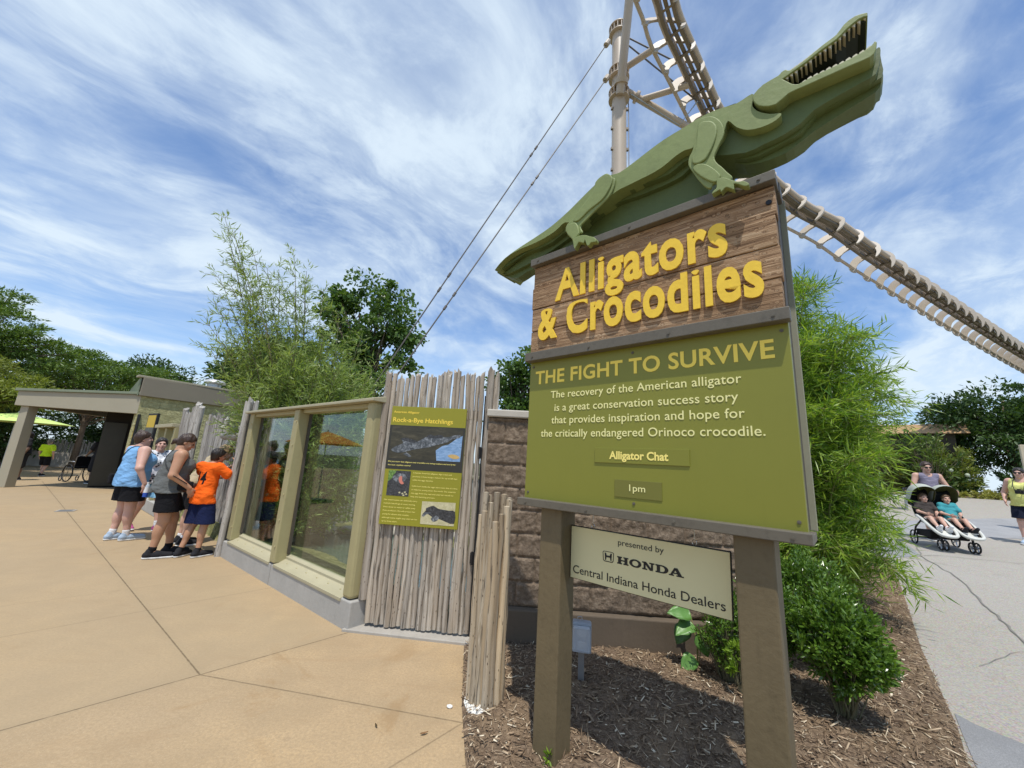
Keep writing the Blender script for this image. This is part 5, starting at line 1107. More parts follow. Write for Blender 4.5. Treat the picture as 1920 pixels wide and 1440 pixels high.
# broad leaved vine
vn = empty('broad_leaf_plant', (1.50, 3.40, .03), 0, 'plant with a few large round green leaves against the block wall', 'plant')
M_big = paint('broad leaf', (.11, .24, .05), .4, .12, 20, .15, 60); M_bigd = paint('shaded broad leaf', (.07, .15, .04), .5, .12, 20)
def big_leaf(c, d, n, L_, W, mat):
    c = np.array(c, float); d = unit(np.array(d, float)); n = np.array(n, float); s = unit(np.cross(d, n)); n = np.cross(s, d); b = MB(); vs = []
    for i in range(9):
        u = i/8; wd = W*math.sin(math.pi*min(1, u**.62))**.8*.5 if u < 1 else 0.0
        for j, q in enumerate((-1, -.5, 0, .5, 1)): vs.append(c + d*L_*u + s*wd*q + n*(abs(q)*wd*.25 - L_*.22*u*u + .008*math.sin(u*17)*abs(q)))
    b.add(vs, [(5*i + j, 5*i + 5 + j, 5*i + 6 + j, 5*i + 1 + j) for i in range(8) for j in range(4)]); o = b.build('leaf', mat, vn, smooth=True); o.modifiers.new('thick', 'SOLIDIFY').thickness = .0012
for c, d, n, L_, W, m in (((.02, -.05, .40), (-.95, -.25, .12), (.1, -.75, .65), .19, .13, M_big), ((.03, -.06, .33), (-.9, -.45, -.22), (-.1, -.6, .8), .18, .13, M_big), ((.06, -.08, .27), (.35, -.3, -.9), (-.2, -.95, .2), .17, .11, M_big), ((.02, -.08, .11), (-.6, -.3, -.45), (0, -.8, .5), .15, .12, M_big), ((.0, .0, .30), (-.5, -.2, -.8), (-.3, -.9, .2), .16, .13, M_bigd), ((.02, .02, .44), (.2, -.3, .6), (0, -.8, .5), .11, .08, M_big)):
    big_leaf(c, d, n, L_, W, m)
b = MB()
for e in ((.02, -.05, .40), (.03, -.06, .33), (.06, -.08, .27), (.02, -.08, .11)): b.tube([(.08, -.02, -.03), ((e[0] + .08)/2 + .02, (e[1] - .02)/2, e[2]*.5), e], .004, 5)
b.build('stem', M_stem, vn, smooth=True)
# tiny weed at the foot of the left post
shrub('weed', (.30, 2.30, .02), (0, 0, .035), (.02, .02, .02), 40, .03, .010, LM_bsh2, 'tiny green weed at the foot of the left brown post', 57, stems=4, cat='weed')

# willow behind the viewing window
def willow():
    rg = np.random.RandomState(61); w_ = empty('willow', (-3.75, 7.25, .1), 0, 'tall feathery willow with narrow leaves behind the viewing window', 'tree')
    SP = []; b = MB(); LP = []; LD = []; LL = []
    tips = [(x, y, z, .5) for x, y, z in ((-1.73, -.75, 5.62), (-1.65, -.82, 5.2), (-1.57, -.62, 5.22), (-1.21, -.59, 4.98), (-1.17, -.32, 4.91), (-.7, -.36, 5.09), (-.51, -.13, 4.77), (-.93, -.27, 4.61), (-1.66, -.69, 3.89), (-1.51, -.83, 3.39), (-1.42, -.89, 3.04), (-1.67, -.7, 4.45), (-1.31, -.8, 4.22), (-.17, -.05, 4.43), (.21, .15, 4.19), (.62, .33, 3.82), (1.02, .48, 3.32), (1.25, .56, 3.12), (-1.1, -.89, 4.4), (-1.18, -.95, 3.18), (-1.03, -.83, 3.62), (-1.5, -.5, 4.7), (-.9, -.5, 4.9), (-.4, -.3, 4.9))]
    for i in range(95):
        q = rg.rand()*6.28; rr_ = rg.rand()**.5; tips.append((-.15 + 1.2*rr_*math.cos(q), -.1 + 1.0*rr_*math.sin(q), 3.9 - 1.3*rr_ - 1.1*rg.rand()**2, .45))
    for i in range(26):
        q = rg.rand()*6.28; rr_ = .5 + .5*rg.rand(); tips.append((.25 + 1.0*rr_*math.cos(q), .0 + .9*rr_*math.sin(q), .9 + 1.3*rg.rand(), .35))
    for i, (x, y, z, cv) in enumerate(tips):
        b0 = np.array([rg.randn()*.22 - .05, rg.randn()*.22, 0]); e = np.array([x, y, z]); m = b0*.45 + e*.55; m[:2] = b0[:2] + (e[:2] - b0[:2])*.38
        n = 22; t = np.linspace(0, 1, n)[:, None]; C_ = (1 - t)**2*b0 + 2*t*(1 - t)*m + t*t*e; C_ += np.cumsum(rg.randn(n, 3), 0)*.010
        b.tube([tuple(p) for p in C_], list(np.linspace(.020, .0035, n)), 5, False)
        for k in range(n):
            f = k/n
            if (f < .28 and z > 2) or (f < .55 and x < -.9): continue
            for s in range(4 if f > .8 else 5):
                Ls = (.62*(1.08 - f) + .12)*(.5 + .9*rg.rand()); ax = unit(C_[min(k+1, n-1)] - C_[max(k-1, 0)]); sd = unit(rg.randn(3)); sd = unit(sd - ax*(sd @ ax)); D = unit(ax*.75 + sd*.9 + np.array([0, 0, .15]))
                mN = max(4, int(Ls/.030)); tt = np.linspace(.15, 1, mN); Q = C_[k] + D*(tt*Ls)[:, None] + np.array([0, 0, -.12])*(tt[:, None]**2)*Ls
                if rg.rand() < .5: b.tube([tuple(C_[k]), tuple(Q[mN//2]), tuple(Q[-1])], [.0045, .003, .0015], 3, False)
                LP.append(Q); LD.append(D*.75 + unit(rg.randn(mN, 3))*.62 + np.array([0, 0, -.10])); LL.append(np.full(mN, 1.0))
    P = np.concatenate(LP); D = np.concatenate(LD); rg2 = np.random.RandomState(5)
    leaves('crown', P, D, .118*(.6 + .7*rg2.rand(len(P))), .0165*(.7 + .6*rg2.rand(len(P))), LM_wil, w_, 61, 1, .1)
    b.build('trunk', M_twig, w_, smooth=True); print('willow leaves', len(P))
willow()
# bamboo on the right
def bamboo():
    rg = np.random.RandomState(71); w_ = empty('bamboo', (3.68, 5.05, .08), 0, 'big clump of bright green bamboo arching over the mulch right of the sign', 'bamboo')
    b = MB(); LP = []; LD = []; cul = []
    for i in range(60):
        q = rg.rand()*6.28; r0 = .5*rg.rand()**.5; rr_ = (.2 + .86*rg.rand()); zt = 4.3*(1 - .34*rr_**2) - 2.0*rg.rand()**2
        b0 = np.array([r0*math.cos(q)*1.2, r0*math.sin(q), -.05]); e = np.array([rr_*1.02*math.cos(q), rr_*1.0*math.sin(q), zt]); m = np.array([e[0]*.35, e[1]*.35, zt*1.0]); cul.append((b0, m, e, 26))
    for i in range(30):      # low arching shoots
        q = rg.rand()*6.28; rr_ = .6 + .36*rg.rand(); zt = .4 + 1.5*rg.rand()
        b0 = np.array([.4*math.cos(q), .4*math.sin(q), -.05]); e = np.array([rr_*math.cos(q)*1.05, rr_*math.sin(q), zt]); m = np.array([e[0]*.5, e[1]*.5, zt + .55]); cul.append((b0, m, e, 16))
    for s in ((.85, -.35, .95), (1.25, .25, 2.1), (1.3, -.1, 2.25), (1.3, -.25, 2.45), (1.25, .1, 2.5), (1.15, -.2, 2.75), (.95, -.45, 2.5), (.9, .1, 3.0), (.3, -.9, .6)):
        e = np.array(s); cul.append((np.array([.25, 0, -.05]), np.array([e[0]*.5, e[1]*.5, e[2] + .6]), e, 18))
    for b0, m, e, n in cul:
        t = np.linspace(0, 1, n)[:, None]; C_ = (1 - t)**2*b0 + 2*t*(1 - t)*m + t*t*e; b.tube([tuple(p) for p in C_], list(np.linspace(.011, .0025, n)), 5, False)
        for k in range(2, n):
            for s in range(9):
                ax = unit(C_[min(k+1, n-1)] - C_[max(k-1, 0)]); sd = unit(rg.randn(3)*np.array([1, 1, .5])); Ls = (.10 + .26*rg.rand()); D = unit(sd + ax*.35 + np.array([0, 0, .08])); mN = 3 + int(rg.rand()*4)
                Q = C_[k] + D*(np.linspace(.2, 1, mN)*Ls)[:, None]; Q[:, 2] -= .18*(np.linspace(.2, 1, mN)**2)*Ls
                if rg.rand() < .4: b.tube([tuple(C_[k]), tuple(Q[-1])], [.0025, .001], 3, False)
                LP.append(Q); LD.append(D*.85 + unit(rg.randn(mN, 3))*.75 + np.array([0, 0, -.12]))
        Q = C_[-1] + rg.randn(10, 3)*.03; LP.append(Q); LD.append(unit(C_[-1] - C_[-3]) + rg.randn(10, 3)*.5)
    P = np.concatenate(LP); D = np.concatenate(LD); rg2 = np.random.RandomState(6)
    leaves('foliage', P, D,   .13*(.5 + .9*rg2.rand(len(P))), .0135*(.7 + .6*rg2.rand(len(P))), LM_bam, w_, 71, .8, .12)
    b.build('culms', M_stem, w_, smooth=True); print('bamboo leaves', len(P))
bamboo()
# shrubs beyond the path
gs = 'shrubs in the far planting bed'
rg = random.Random(3)
shrub('flowering_shrub', (17.6, 16.0, .9), (0, 0, .95), (1.1, .9, .95), 2600, .16, .08, LM_dk, 'dark shrub with white flower heads behind the stroller', 81, gs)
b = MB()
for i in range(11):
    b.sphere((17.6 + rg.uniform(-1.0, .7), 15.3 + rg.uniform(-.3, .2), 1.55 + rg.uniform(-.5, .9)), rg.uniform(.05, .09), 7, 5)
fo = [o for o in bpy.data.objects if o.get('label') == 'dark shrub with white flower heads behind the stroller'][0]
m = b.build('flower_head', paint('white flowers', (.45, .50, .36), .8, .1, 20, .5), fo, smooth=True); m.matrix_parent_inverse = Matrix.Translation((-17.6, -16.0, -.9))
for i, (x, y, r, h, mt, lb) in enumerate(((14.6, 16.9, 1.2, 1.9, LM_far, 'yellow green grassy shrub behind the bamboo edge'), (15.9, 16.5, 1.0, 2.2, LM_loc2, 'bright olive shrub left of the man with the stroller'), (16.9, 16.4, 1.0, 2.0, LM_loc2, 'olive shrub directly behind the man with the stroller'), (18.3, 15.9, .9, 1.5, LM_far, 'mid green shrub between the stroller and the woman with the camera'), (13.2, 17.8, 1.4, 1.9, LM_loc2, 'olive shrub low behind the bamboo'), (16.9, 15.6, 1.0, 2.7, LM_far, 'tall feathery green shrub in front of the shingle roofed kiosk'), (17.9, 15.6, .8, 2.2, LM_loc2, 'olive shrub at the right corner of the kiosk'), (19.6, 14.6, 1.0, 1.3, LM_dk, 'dark shrub behind the woman with the camera'))):
    shrub('far_shrub', (x, y, float(gz(x, y))), (0, 0, h*.5), (r, r*.8, h*.55), 1700, .17, .05, mt, lb, 84 + i, gs)
for i, (x, y) in enumerate(((17.2, 15.0), (17.9, 14.7), (18.5, 14.9), (17.6, 15.5), (18.8, 14.1), (19.4, 13.9), (18.3, 14.3), (16.9, 15.8), (19.9, 13.2))):
    shrub('ground_cover_plant', (x, y, float(gz(x, y)) - .02), (0, 0, .14), (.36, .32, .14), 240, .14, .07, LM_yel, 'low pale yellow plant in the bed along the far edge of the path', 95 + i, 'low yellow plants in the far bed', cat='plant', stems=4)
bed = star_sheet('planting_bed', [(13, 16.6), (15.5, 16.2), (16.6, 15.4), (18.6, 15.0), (19.6, 13.0), (21, 11), (27, 12), (25, 19), (18, 22), (11, 20)], (18.8, 17), lambda x, y, e: gz(x, y) + .03 + .15*np.clip((1 - e)*6, 0, 1), M_mulch, 12, .6)
# ------------------------------------------------------------------ people
class Field:
    """signed distance grid; add shapes, cut with planes, turn into one continuous mesh"""
    def __init__(s, lo, hi, h):
        s.h = h; s.lo = np.array(lo, float); s.n = np.ceil((np.array(hi) - s.lo)/h).astype(int) + 1; s.D = np.full(s.n, 1.0, np.float32)
        s.ax = [s.lo[i] + h*np.arange(s.n[i]) for i in range(3)]
    def sub(s, lo, hi):
        a = np.clip(np.floor((np.array(lo) - s.lo)/s.h).astype(int), 0, s.n - 1); b = np.clip(np.ceil((np.array(hi) - s.lo)/s.h).astype(int) + 1, 1, s.n)
        return tuple(slice(i, max(j, i + 1)) for i, j in zip(a, b))
    def put(s, sl, d, k):
        o = s.D[sl]
        if k > 0:
            hh = np.clip(.5 + .5*(o - d)/k, 0, 1); s.D[sl] = o*(1 - hh) + d*hh - k*hh*(1 - hh)
        else: s.D[sl] = np.minimum(o, d)
    def cone(s, a, b, ra, rb, k=.02, fl=None):
        a = np.array(a, float); b = np.array(b, float); m = max(ra, rb) + k*2 + .03; sl = s.sub(np.minimum(a, b) - m, np.maximum(a, b) + m)
        X = s.ax[0][sl[0]][:, None, None]; Y = s.ax[1][sl[1]][None, :, None]; Z = s.ax[2][sl[2]][None, None, :]; ab = b - a; l2 = max(ab @ ab, 1e-9)
        t = np.clip(((X - a[0])*ab[0] + (Y - a[1])*ab[1] + (Z - a[2])*ab[2])/l2, 0, 1)
        d = np.sqrt((X - a[0] - t*ab[0])**2 + (Y - a[1] - t*ab[1])**2 + (Z - a[2] - t*ab[2])**2) - (ra + (rb - ra)*t); s.put(sl, d.astype(np.float32), k)
    def ell(s, c, r, k=.02, R=None, sub_=False):
        c = np.array(c, float); r = np.array(r, float); m = r.max() + k*2 + .03; sl = s.sub(c - m, c + m)
        X = s.ax[0][sl[0]][:, None, None] - c[0]; Y = s.ax[1][sl[1]][None, :, None] - c[1]; Z = s.ax[2][sl[2]][None, None, :] - c[2]
        R = np.eye(3) if R is None else R; q = [R[0, i]*X + R[1, i]*Y + R[2, i]*Z for i in range(3)]
        k0 = np.sqrt(sum((q[i]/r[i])**2 for i in range(3))); k1 = np.sqrt(sum((q[i]/r[i]**2)**2 for i in range(3))) + 1e-9; d = (k0*(k0 - 1)/k1).astype(np.float32)
        if sub_: s.D[sl] = np.maximum(s.D[sl], -d)
        else: s.put(sl, d, k)
    def subcone(s, a, b, ra, rb):
        f = Field(s.lo, s.lo + s.h*(s.n - 1.5), s.h); f.cone(a, b, ra, rb, 0); s.D = np.maximum(s.D, -f.D)
    def cut(s, p, n):
        """drops everything on the side n points to"""
        p = np.array(p, float); n = np.array(n, float); n /= np.linalg.norm(n)
        d = (s.ax[0][:, None, None] - p[0])*n[0] + (s.ax[1][None, :, None] - p[1])*n[1] + (s.ax[2][None, None, :] - p[2])*n[2]; s.D = np.maximum(s.D, d.astype(np.float32))
    def ripple(s, amp, sc, seed=0):
        X = np.stack(np.meshgrid(*s.ax, indexing='ij'), -1); m = np.abs(s.D) < .04; P = X[m]*np.array(sc) + seed*3.7; s.D[m] += amp*(fbm(P, 3)*2).astype(np.float32)
    def arrays(s):
        D = s.D; I = D < 0; A = np.zeros(np.array(D.shape) - 1, np.int8)
        for dx in (0, 1):
            for dy in (0, 1):
                for dz in (0, 1): A += I[dx:D.shape[0]-1+dx, dy:D.shape[1]-1+dy, dz:D.shape[2]-1+dz]
        act = (A > 0) & (A < 8); ijk = np.argwhere(act); idx = np.full(act.shape, -1, np.int32); idx[act] = np.arange(len(ijk)); acc = np.zeros((len(ijk), 3)); cnt = np.zeros(len(ijk))
        i, j, k = ijk.T
        for ax in range(3):
            for u in (0, 1):
                for v in (0, 1):
                    o = [0, 0, 0]; oth = [q for q in range(3) if q != ax]; o[oth[0]] = u; o[oth[1]] = v; e = list(o); e[ax] = 1
                    d0 = D[i+o[0], j+o[1], k+o[2]]; d1 = D[i+e[0], j+e[1], k+e[2]]; c = (d0 < 0) != (d1 < 0); t = d0/(d0 - d1 + 1e-12); p = np.zeros((len(ijk), 3)); p[:] = o; p[:, ax] = t; acc[c] += p[c]; cnt[c] += 1
        V = s.lo + s.h*(ijk + acc/np.maximum(cnt, 1)[:, None]); F = []
        for ax in range(3):
            o1, o2 = [q for q in range(3) if q != ax]; sl0 = [slice(1, -1)]*3; sl1 = [slice(1, -1)]*3; sl0[ax] = slice(0, -1); sl1[ax] = slice(1, None)
            a = I[tuple(sl0)]; b = I[tuple(sl1)]; c = np.argwhere(a != b)
            if not len(c): continue
            ins = a[tuple(c.T)]; base = c + 1; base[:, ax] -= 1; q = []
            for u, v in ((0, 0), (1, 0), (1, 1), (0, 1)):
                p = base.copy(); p[:, o1] -= u; p[:, o2] -= v; q.append(idx[tuple(p.T)])
            Q = np.stack(q, 1); flip = ins if ax != 1 else ~ins; Q[~flip] = Q[~flip][:, ::-1]; F.append(Q)
        F = np.concatenate(F) if F else np.zeros((0, 4), int); return V, F[(F >= 0).all(1)]
def skinmat(name, c):
    t = NT(name); co = t.co(1); t.set('Base Color', t.mix(t.noise(co, 9, 5), dark(c, .88), dark(c, 1.1))); t.set('Roughness', .5); t.set('Specular IOR Level', .35)
    t.set('Subsurface Weight', .12); t.p.inputs['Subsurface Radius'].default_value = (.02, .008, .004); return t.m
def cloth(name, c, k=.16, wr=.6):
    t = NT(name); co = t.co(1); t.set('Base Color', t.mix(t.noise(co, 11, 6, .65), dark(c, 1 - k), dark(c, 1 + k))); t.set('Roughness', .9); t.set('Specular IOR Level', .15)
    t.bump(t.noise(t.co((1, 1, 1.6)), 13, 5, .6, 1.0), wr, .02); return t.m
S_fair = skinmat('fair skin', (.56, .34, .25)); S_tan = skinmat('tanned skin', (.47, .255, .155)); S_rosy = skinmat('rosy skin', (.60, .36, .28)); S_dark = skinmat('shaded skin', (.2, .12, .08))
def hairmat(name, c):
    t = NT(name); co = t.co((60, 60, 8)); n = t.noise(co, 1, 5, .7); t.set('Base Color', t.ramp(n, [(.3, dark(c, .45)), (.6, c), (.8, dark(c, 2.0))])); t.set('Roughness', .45); t.bump(n, .6, .01); return t.m
H_brown = hairmat('brown hair', (.055, .028, .016)); H_dark = hairmat('dark hair', (.022, .014, .010)); H_blond = hairmat('blond hair', (.38, .26, .12)); H_grey = hairmat('grey hair', (.22, .2, .18)); H_lbrown = hairmat('light brown hair', (.12, .07, .035))
M_eye = paint('eye', (.03, .02, .015), .2, 0, 3, 0); M_lip = paint('lips', (.35, .12, .10), .5, .1, 20, 0); M_sole = paint('white sole', (.75, .75, .73), .7, .05)

def person(label, loc, rz, J=None, f=1.0, s=1.0, skin=None, hair=None, hairst='short', top=None, bottom=None, shoes=None, sock=None, res=.0065, bust=0, belly=0, hip=1.0, look=None, group=None, sunglasses=False, barefoot=False, sole=None, cat='person', hands=True):
    """a figure facing +Y; J overrides joints (metres), f fattens limbs and trunk, s scales it all"""
    j = dict(pel=(0, 0, .93), che=(0, 0, 1.24), nek=(0, -.01, 1.43), hed=(0, .02, 1.575), shL=(-.175, -.01, 1.385), shR=(.175, -.01, 1.385), elL=(-.235, -.03, 1.11), elR=(.235, -.03, 1.11), wrL=(-.235, .05, .88), wrR=(.235, .05, .88),
             hiL=(-.09, 0, .91), hiR=(.09, 0, .91), knL=(-.10, .02, .49), knR=(.10, .02, .49), anL=(-.11, -.02, .085), anR=(.11, -.02, .085), toL=(-.13, .14, .04), toR=(.13, .14, .04)); j.update(J or {}); j = {a: np.array(b, float) for a, b in j.items()}
    up = unit(j['che'] - j['pel']); rt = unit(j['shR'] - j['shL']); rt = unit(rt - up*(rt @ up)); fw = np.cross(up, rt); R = np.stack([rt, fw, up], 1)
    hrt = unit(j['hiR'] - j['hiL']); hfw = unit(np.cross(np.array([0, 0, 1.]), hrt)); hR = np.stack([unit(np.cross(hfw, [0, 0, 1.])), hfw, [0, 0, 1.]], 1)
    lk = unit(np.array(look if look is not None else fw + np.array([0, 0, -.05]), float)); lrt = unit(np.cross(lk, [0, 0, 1.])); lup = np.cross(lrt, lk); HR = np.stack([lrt, lk, lup], 1); h = j['hed']
    allp = np.array(list(j.values())); lo = allp.min(0) - .22; hi = allp.max(0) + .24; lo[2] = min(lo[2], allp[:, 2].min() - .06)
    if belly or f > 1.25: lo -= [.06, .06, 0]; hi += [.06, .06, 0]
    wst = j['pel']*.55 + j['che']*.45
    g = f**.5
    def torso(F, t=0.0, kk=.05, top_=True):
        F.ell(j['pel'] + up*.0, (.156*f**.7*hip + t, .118*f**.85 + t, .125 + t), kk, hR); F.ell(wst + fw*.008*f, (.138*f**.9 + t, .106*f**.95 + t, .17 + .02*(f - 1) + t), kk, R)
        if top_:
            F.ell(j['che'], (.155*g**1.4 + t, .105*g**1.6 + t, .165 + t), kk, R); F.cone(j['shL']*.88 + j['shR']*.12 - up*.012, j['shR']*.88 + j['shL']*.12 - up*.012, .066*g + t, .066*g + t, kk)
        for sx in ('L', 'R'):
            sg = -1 if sx == 'L' else 1
            F.ell(j['hi' + sx] - hfw*.046*g + np.array([0, 0, .0]), (.082*g + t, .085*g + t, .095 + t), .05, hR)
            if bust and top_: F.ell(j['che'] + fw*(.085*g + .02) + rt*sg*.072 - up*.005, (.068*bust*g + t, .062*bust*g + t, .066*bust*g + t), .03, R)
        if belly: F.ell(wst + fw*(.05 + .03*belly) - up*.05, (.13*f + t, .085 + .045*belly + t, .14 + t), .05, R)
    def leg(F, sx, t=0.0, k=.03, lower=True):
        F.cone(j['hi' + sx], j['kn' + sx], .089*f**.85 + t, .056*g + t, k)
        if lower:
            F.cone(j['kn' + sx], j['an' + sx], .052*g + t, .036*g**.6 + t, k); dn = unit(j['an' + sx] - j['kn' + sx]); bk = unit(np.cross(dn, hrt)) ; bk = bk if bk @ hfw < 0 else -bk
            m = j['kn' + sx]*.70 + j['an' + sx]*.30 + bk*.018; q = np.stack([np.cross(bk, -dn), bk, -dn], 1); F.ell(m, (.050*g + t, .050*g + t, .12 + t), k, q)
    def arm(F, sx, t=0.0, k=.02, lo_=True):
        F.cone(j['sh' + sx], j['el' + sx], .055*g**1.15*(f**.45) + t, .043*g**1.1 + t, k)
        if lo_: F.cone(j['el' + sx], j['wr' + sx], .042*g + t, .027*f**.2 + t, k)
    F = Field(lo, hi, res); torso(F)
    F.cone(j['nek'] - up*.03, h - lup*.06 - lk*.015, .060*g, .053*g**.7, .035)
    for sx in 'LR':
        leg(F, sx); F.ell(j['sh' + sx] - up*.01, (.062*g, .062*g, .066*g), .03); arm(F, sx)
        F.cone(j['an' + sx], j['to' + sx], .036, .026, .02)
        d = unit(j['wr' + sx] - j['el' + sx]); hd = unit(j.get('hd' + sx, d + np.array([0, 0, -.15]))); pn = j.get('pn' + sx, -rt if sx == 'R' else rt); pn = unit(pn - hd*(pn @ hd)); sd = np.cross(hd, pn); w0 = j['wr' + sx]; th = sd if sd @ (fw + np.array([0, 0, .01])) > 0 else -sd
        if hands:
            pc = w0 + hd*.05; F.ell(pc, (.040, .018, .050), .012, np.stack([th, pn, hd], 1))
            for q, (o, L_) in enumerate(((.028, .070), (.010, .080), (-.008, .074), (-.025, .058))):
                a = w0 + hd*.085 + th*o; b_ = a + hd*L_*.5 + pn*.010 + th*o*.25; c = b_ + hd*L_*.38 + pn*.022; F.cone(a, b_, .0092, .0085, .004); F.cone(b_, c, .0085, .0072, .003)
            a = w0 + hd*.025 + th*.030; b_ = a + hd*.030 + th*.022 + pn*.008; c = b_ + hd*.030 + th*.004 + pn*.008; F.cone(a, b_, .0125, .0105, .008); F.cone(b_, c, .0105, .0085, .003)
        else: F.ell(w0 + hd*.06, (.032, .02, .07), .02, np.stack([th, pn, hd], 1))
    # head with face
    F.ell(h + lup*.028 - lk*.010, (.073, .092, .086), .02, HR); F.ell(h + lk*.028 - lup*.038, (.057*g**.4, .064, .078), .03, HR); F.ell(h + lk*.068 - lup*.092, (.026, .024, .022), .02, HR)
    F.cone(h + lk*.088 + lup*.018, h + lk*.106 - lup*.018, .009, .014, .010); F.ell(h + lk*.078 + lup*.034, (.050, .014, .010), .012, HR)
    for sg in (-1, 1):
        F.ell(h + lrt*sg*.032 + lk*.094 + lup*.013, (.014, .014, .009), 0, HR, True); F.ell(h + lrt*sg*.074 - lk*.008 - lup*.005, (.010, .019, .032), .006, HR); F.ell(h + lrt*sg*.040 + lk*.062 - lup*.026, (.024, .022, .022), .02, HR)
    F.ell(h + lk*.086 - lup*.055, (.022, .012, .010), .008, HR)
    V, Fc = F.arrays(); root = np_mesh('person', V, Fc, skin, None, True); root.location = loc; root.rotation_euler = (0, 0, rz); root.scale = (s, s, s); tag(root, label, cat, group)
    def part(nm, fld, mat, par=root):
        V, Fc = fld.arrays(); return np_mesh(nm, V, Fc, mat, par, True) if len(Fc) else None
    def blank(h_=None): return Field(lo, hi, h_ or res)
    # eyes and mouth
    b = MB()
    for sg in (-1, 1): b.sphere(h + lrt*sg*.031 + lk*.0795 + lup*.012, (.0105, .0105, .0105), 8, 6)
    if not sunglasses: b.build('eyes', M_eye, root, True)
    else:
        b = MB()
        for sg in (-1, 1): b.sphere(h + lrt*sg*.033 + lk*.092 + lup*.012, (.030, .012, .020), 12, 8, Matrix(HR.tolist()))
        for sg in (-1, 1): b.tube([h + lrt*sg*.062 + lk*.085 + lup*.015, h + lrt*sg*.080 + lup*.012], .004, 5)
        b.tube([h - lrt*.03 + lk*.10 + lup*.016, h + lrt*.03 + lk*.10 + lup*.016], .004, 5); b.build('sunglasses', M_black, root, True)
    b = MB(); b.sphere(h + lk*.094 - lup*.055, (.021, .007, .006), 10, 6, Matrix(HR.tolist())); b.build('mouth', M_lip, root, True)
    # hair
    if hair:
        H_ = blank(.0055 if res < .008 else res); t = .018
        H_.ell(h + lup*.034 - lk*.014, (.073 + t, .092 + t, .086 + t), 0, HR); H_.ell(h - lk*.045 - lup*.03, (.066, .062, .075), .02, HR)
        if hairst != 'bald': H_.cut(h + lk*.058 + lup*.040, lk*.85 - lup*.52) ; H_.cut(h - lup*.085, -lup)
        for sg in (-1, 1): H_.ell(h + lrt*sg*.085 + lk*.045 - lup*.03, (.035, .055, .06), 0, HR, True)
        if hairst == 'bun': H_.ell(h - lk*.115 - lup*.04, (.042, .040, .042), .015, HR); H_.cone(h - lk*.125 - lup*.055, h - lk*.135 - lup*.10, .030, .012, .015)
        if hairst == 'topbun': H_.ell(h - lk*.05 + lup*.125, (.034, .034, .028), .015, HR)
        if hairst == 'long': H_.cone(h - lk*.06, h - lk*.07 - lup*.16, .085, .055, .03)
        if hairst == 'tail': H_.cone(h - lk*.10 - lup*.0, h - lk*.13 - lup*.13, .034, .018, .02)
        H_.ripple(.012, (34, 34, 12), 2); part('hair', H_, hair)
    # top
    if top:
        T_ = blank(); t = .016; torso(T_, t, .06); T_.cone(j['pel'] - up*.02, wst, .125*f*hip + t, .115*f + t, .06); st = top.get('st', 'tee')
        if st != 'tank':
            for sx in 'LR':
                e = j['sh' + sx]*.42 + j['el' + sx]*.58 if st == 'tee' else j['el' + sx]
                T_.ell(j['sh' + sx] - up*.01, (.066*g + t, .066*g + t, .07*g + t), .03); T_.cone(j['sh' + sx], e, .058*g*(f**.35) + t, .058*g + t + .008, .025)
        hem = j['pel'] - np.array([0, 0, 1.])*top.get('hem', .02); T_.ell(j['pel'] - np.array([0, 0, 1.])*top.get('hem', .02), (.09*hip + .092*f**.8 + .024, .118*f**.85 + .040, .12), .05, hR)
        T_.cut(hem, (0, 0, -1)); nk = top.get('neck', .085); T_.ell(j['nek'] + up*.028 + fw*.03, (nk, nk*1.0, nk*.95), 0, R, True)
        if st == 'tank':
            for sx in 'LR': T_.subcone(j['sh' + sx] + (j['sh' + sx] - j['nek'])*.12 + up*.03, j['sh' + sx]*.62 + j['el' + sx]*.38, .072*g + .006, .060*g + .012)
            T_.ell(j['nek'] + up*.05 + fw*.07, (nk*.95, nk*1.0, nk*1.35), 0, R, True); T_.cut(j['nek'] + up*.02, up)
        T_.ripple(top.get('rip', .015), (10, 10, 17), 1); part(top.get('nm', 'shirt'), T_, top['m'])
    if bottom:
        B_ = blank(); t = .008; torso(B_, t, .05, False); zc_ = bottom.get('z', .56)
        for sx in 'LR':
            e = j['hi' + sx] + (j['kn' + sx] - j['hi' + sx])*.95; B_.cone(j['hi' + sx], e, .092*f**.8 + t, .062*g*bottom.get('w', 1.25) + .03*f + t, .03)
        B_.cut((0, 0, j['pel'][2] + (.025 - top.get('hem', .02) if top else bottom.get('top', .05))), (0, 0, 1))
        for_sit = bottom.get('plane')
        B_.cut((0, 0, zc_), (0, 0, -1)) if not for_sit else B_.cut(*for_sit)
        B_.ripple(.007, (12, 12, 12), 5); part(bottom.get('nm', 'shorts'), B_, bottom['m'])
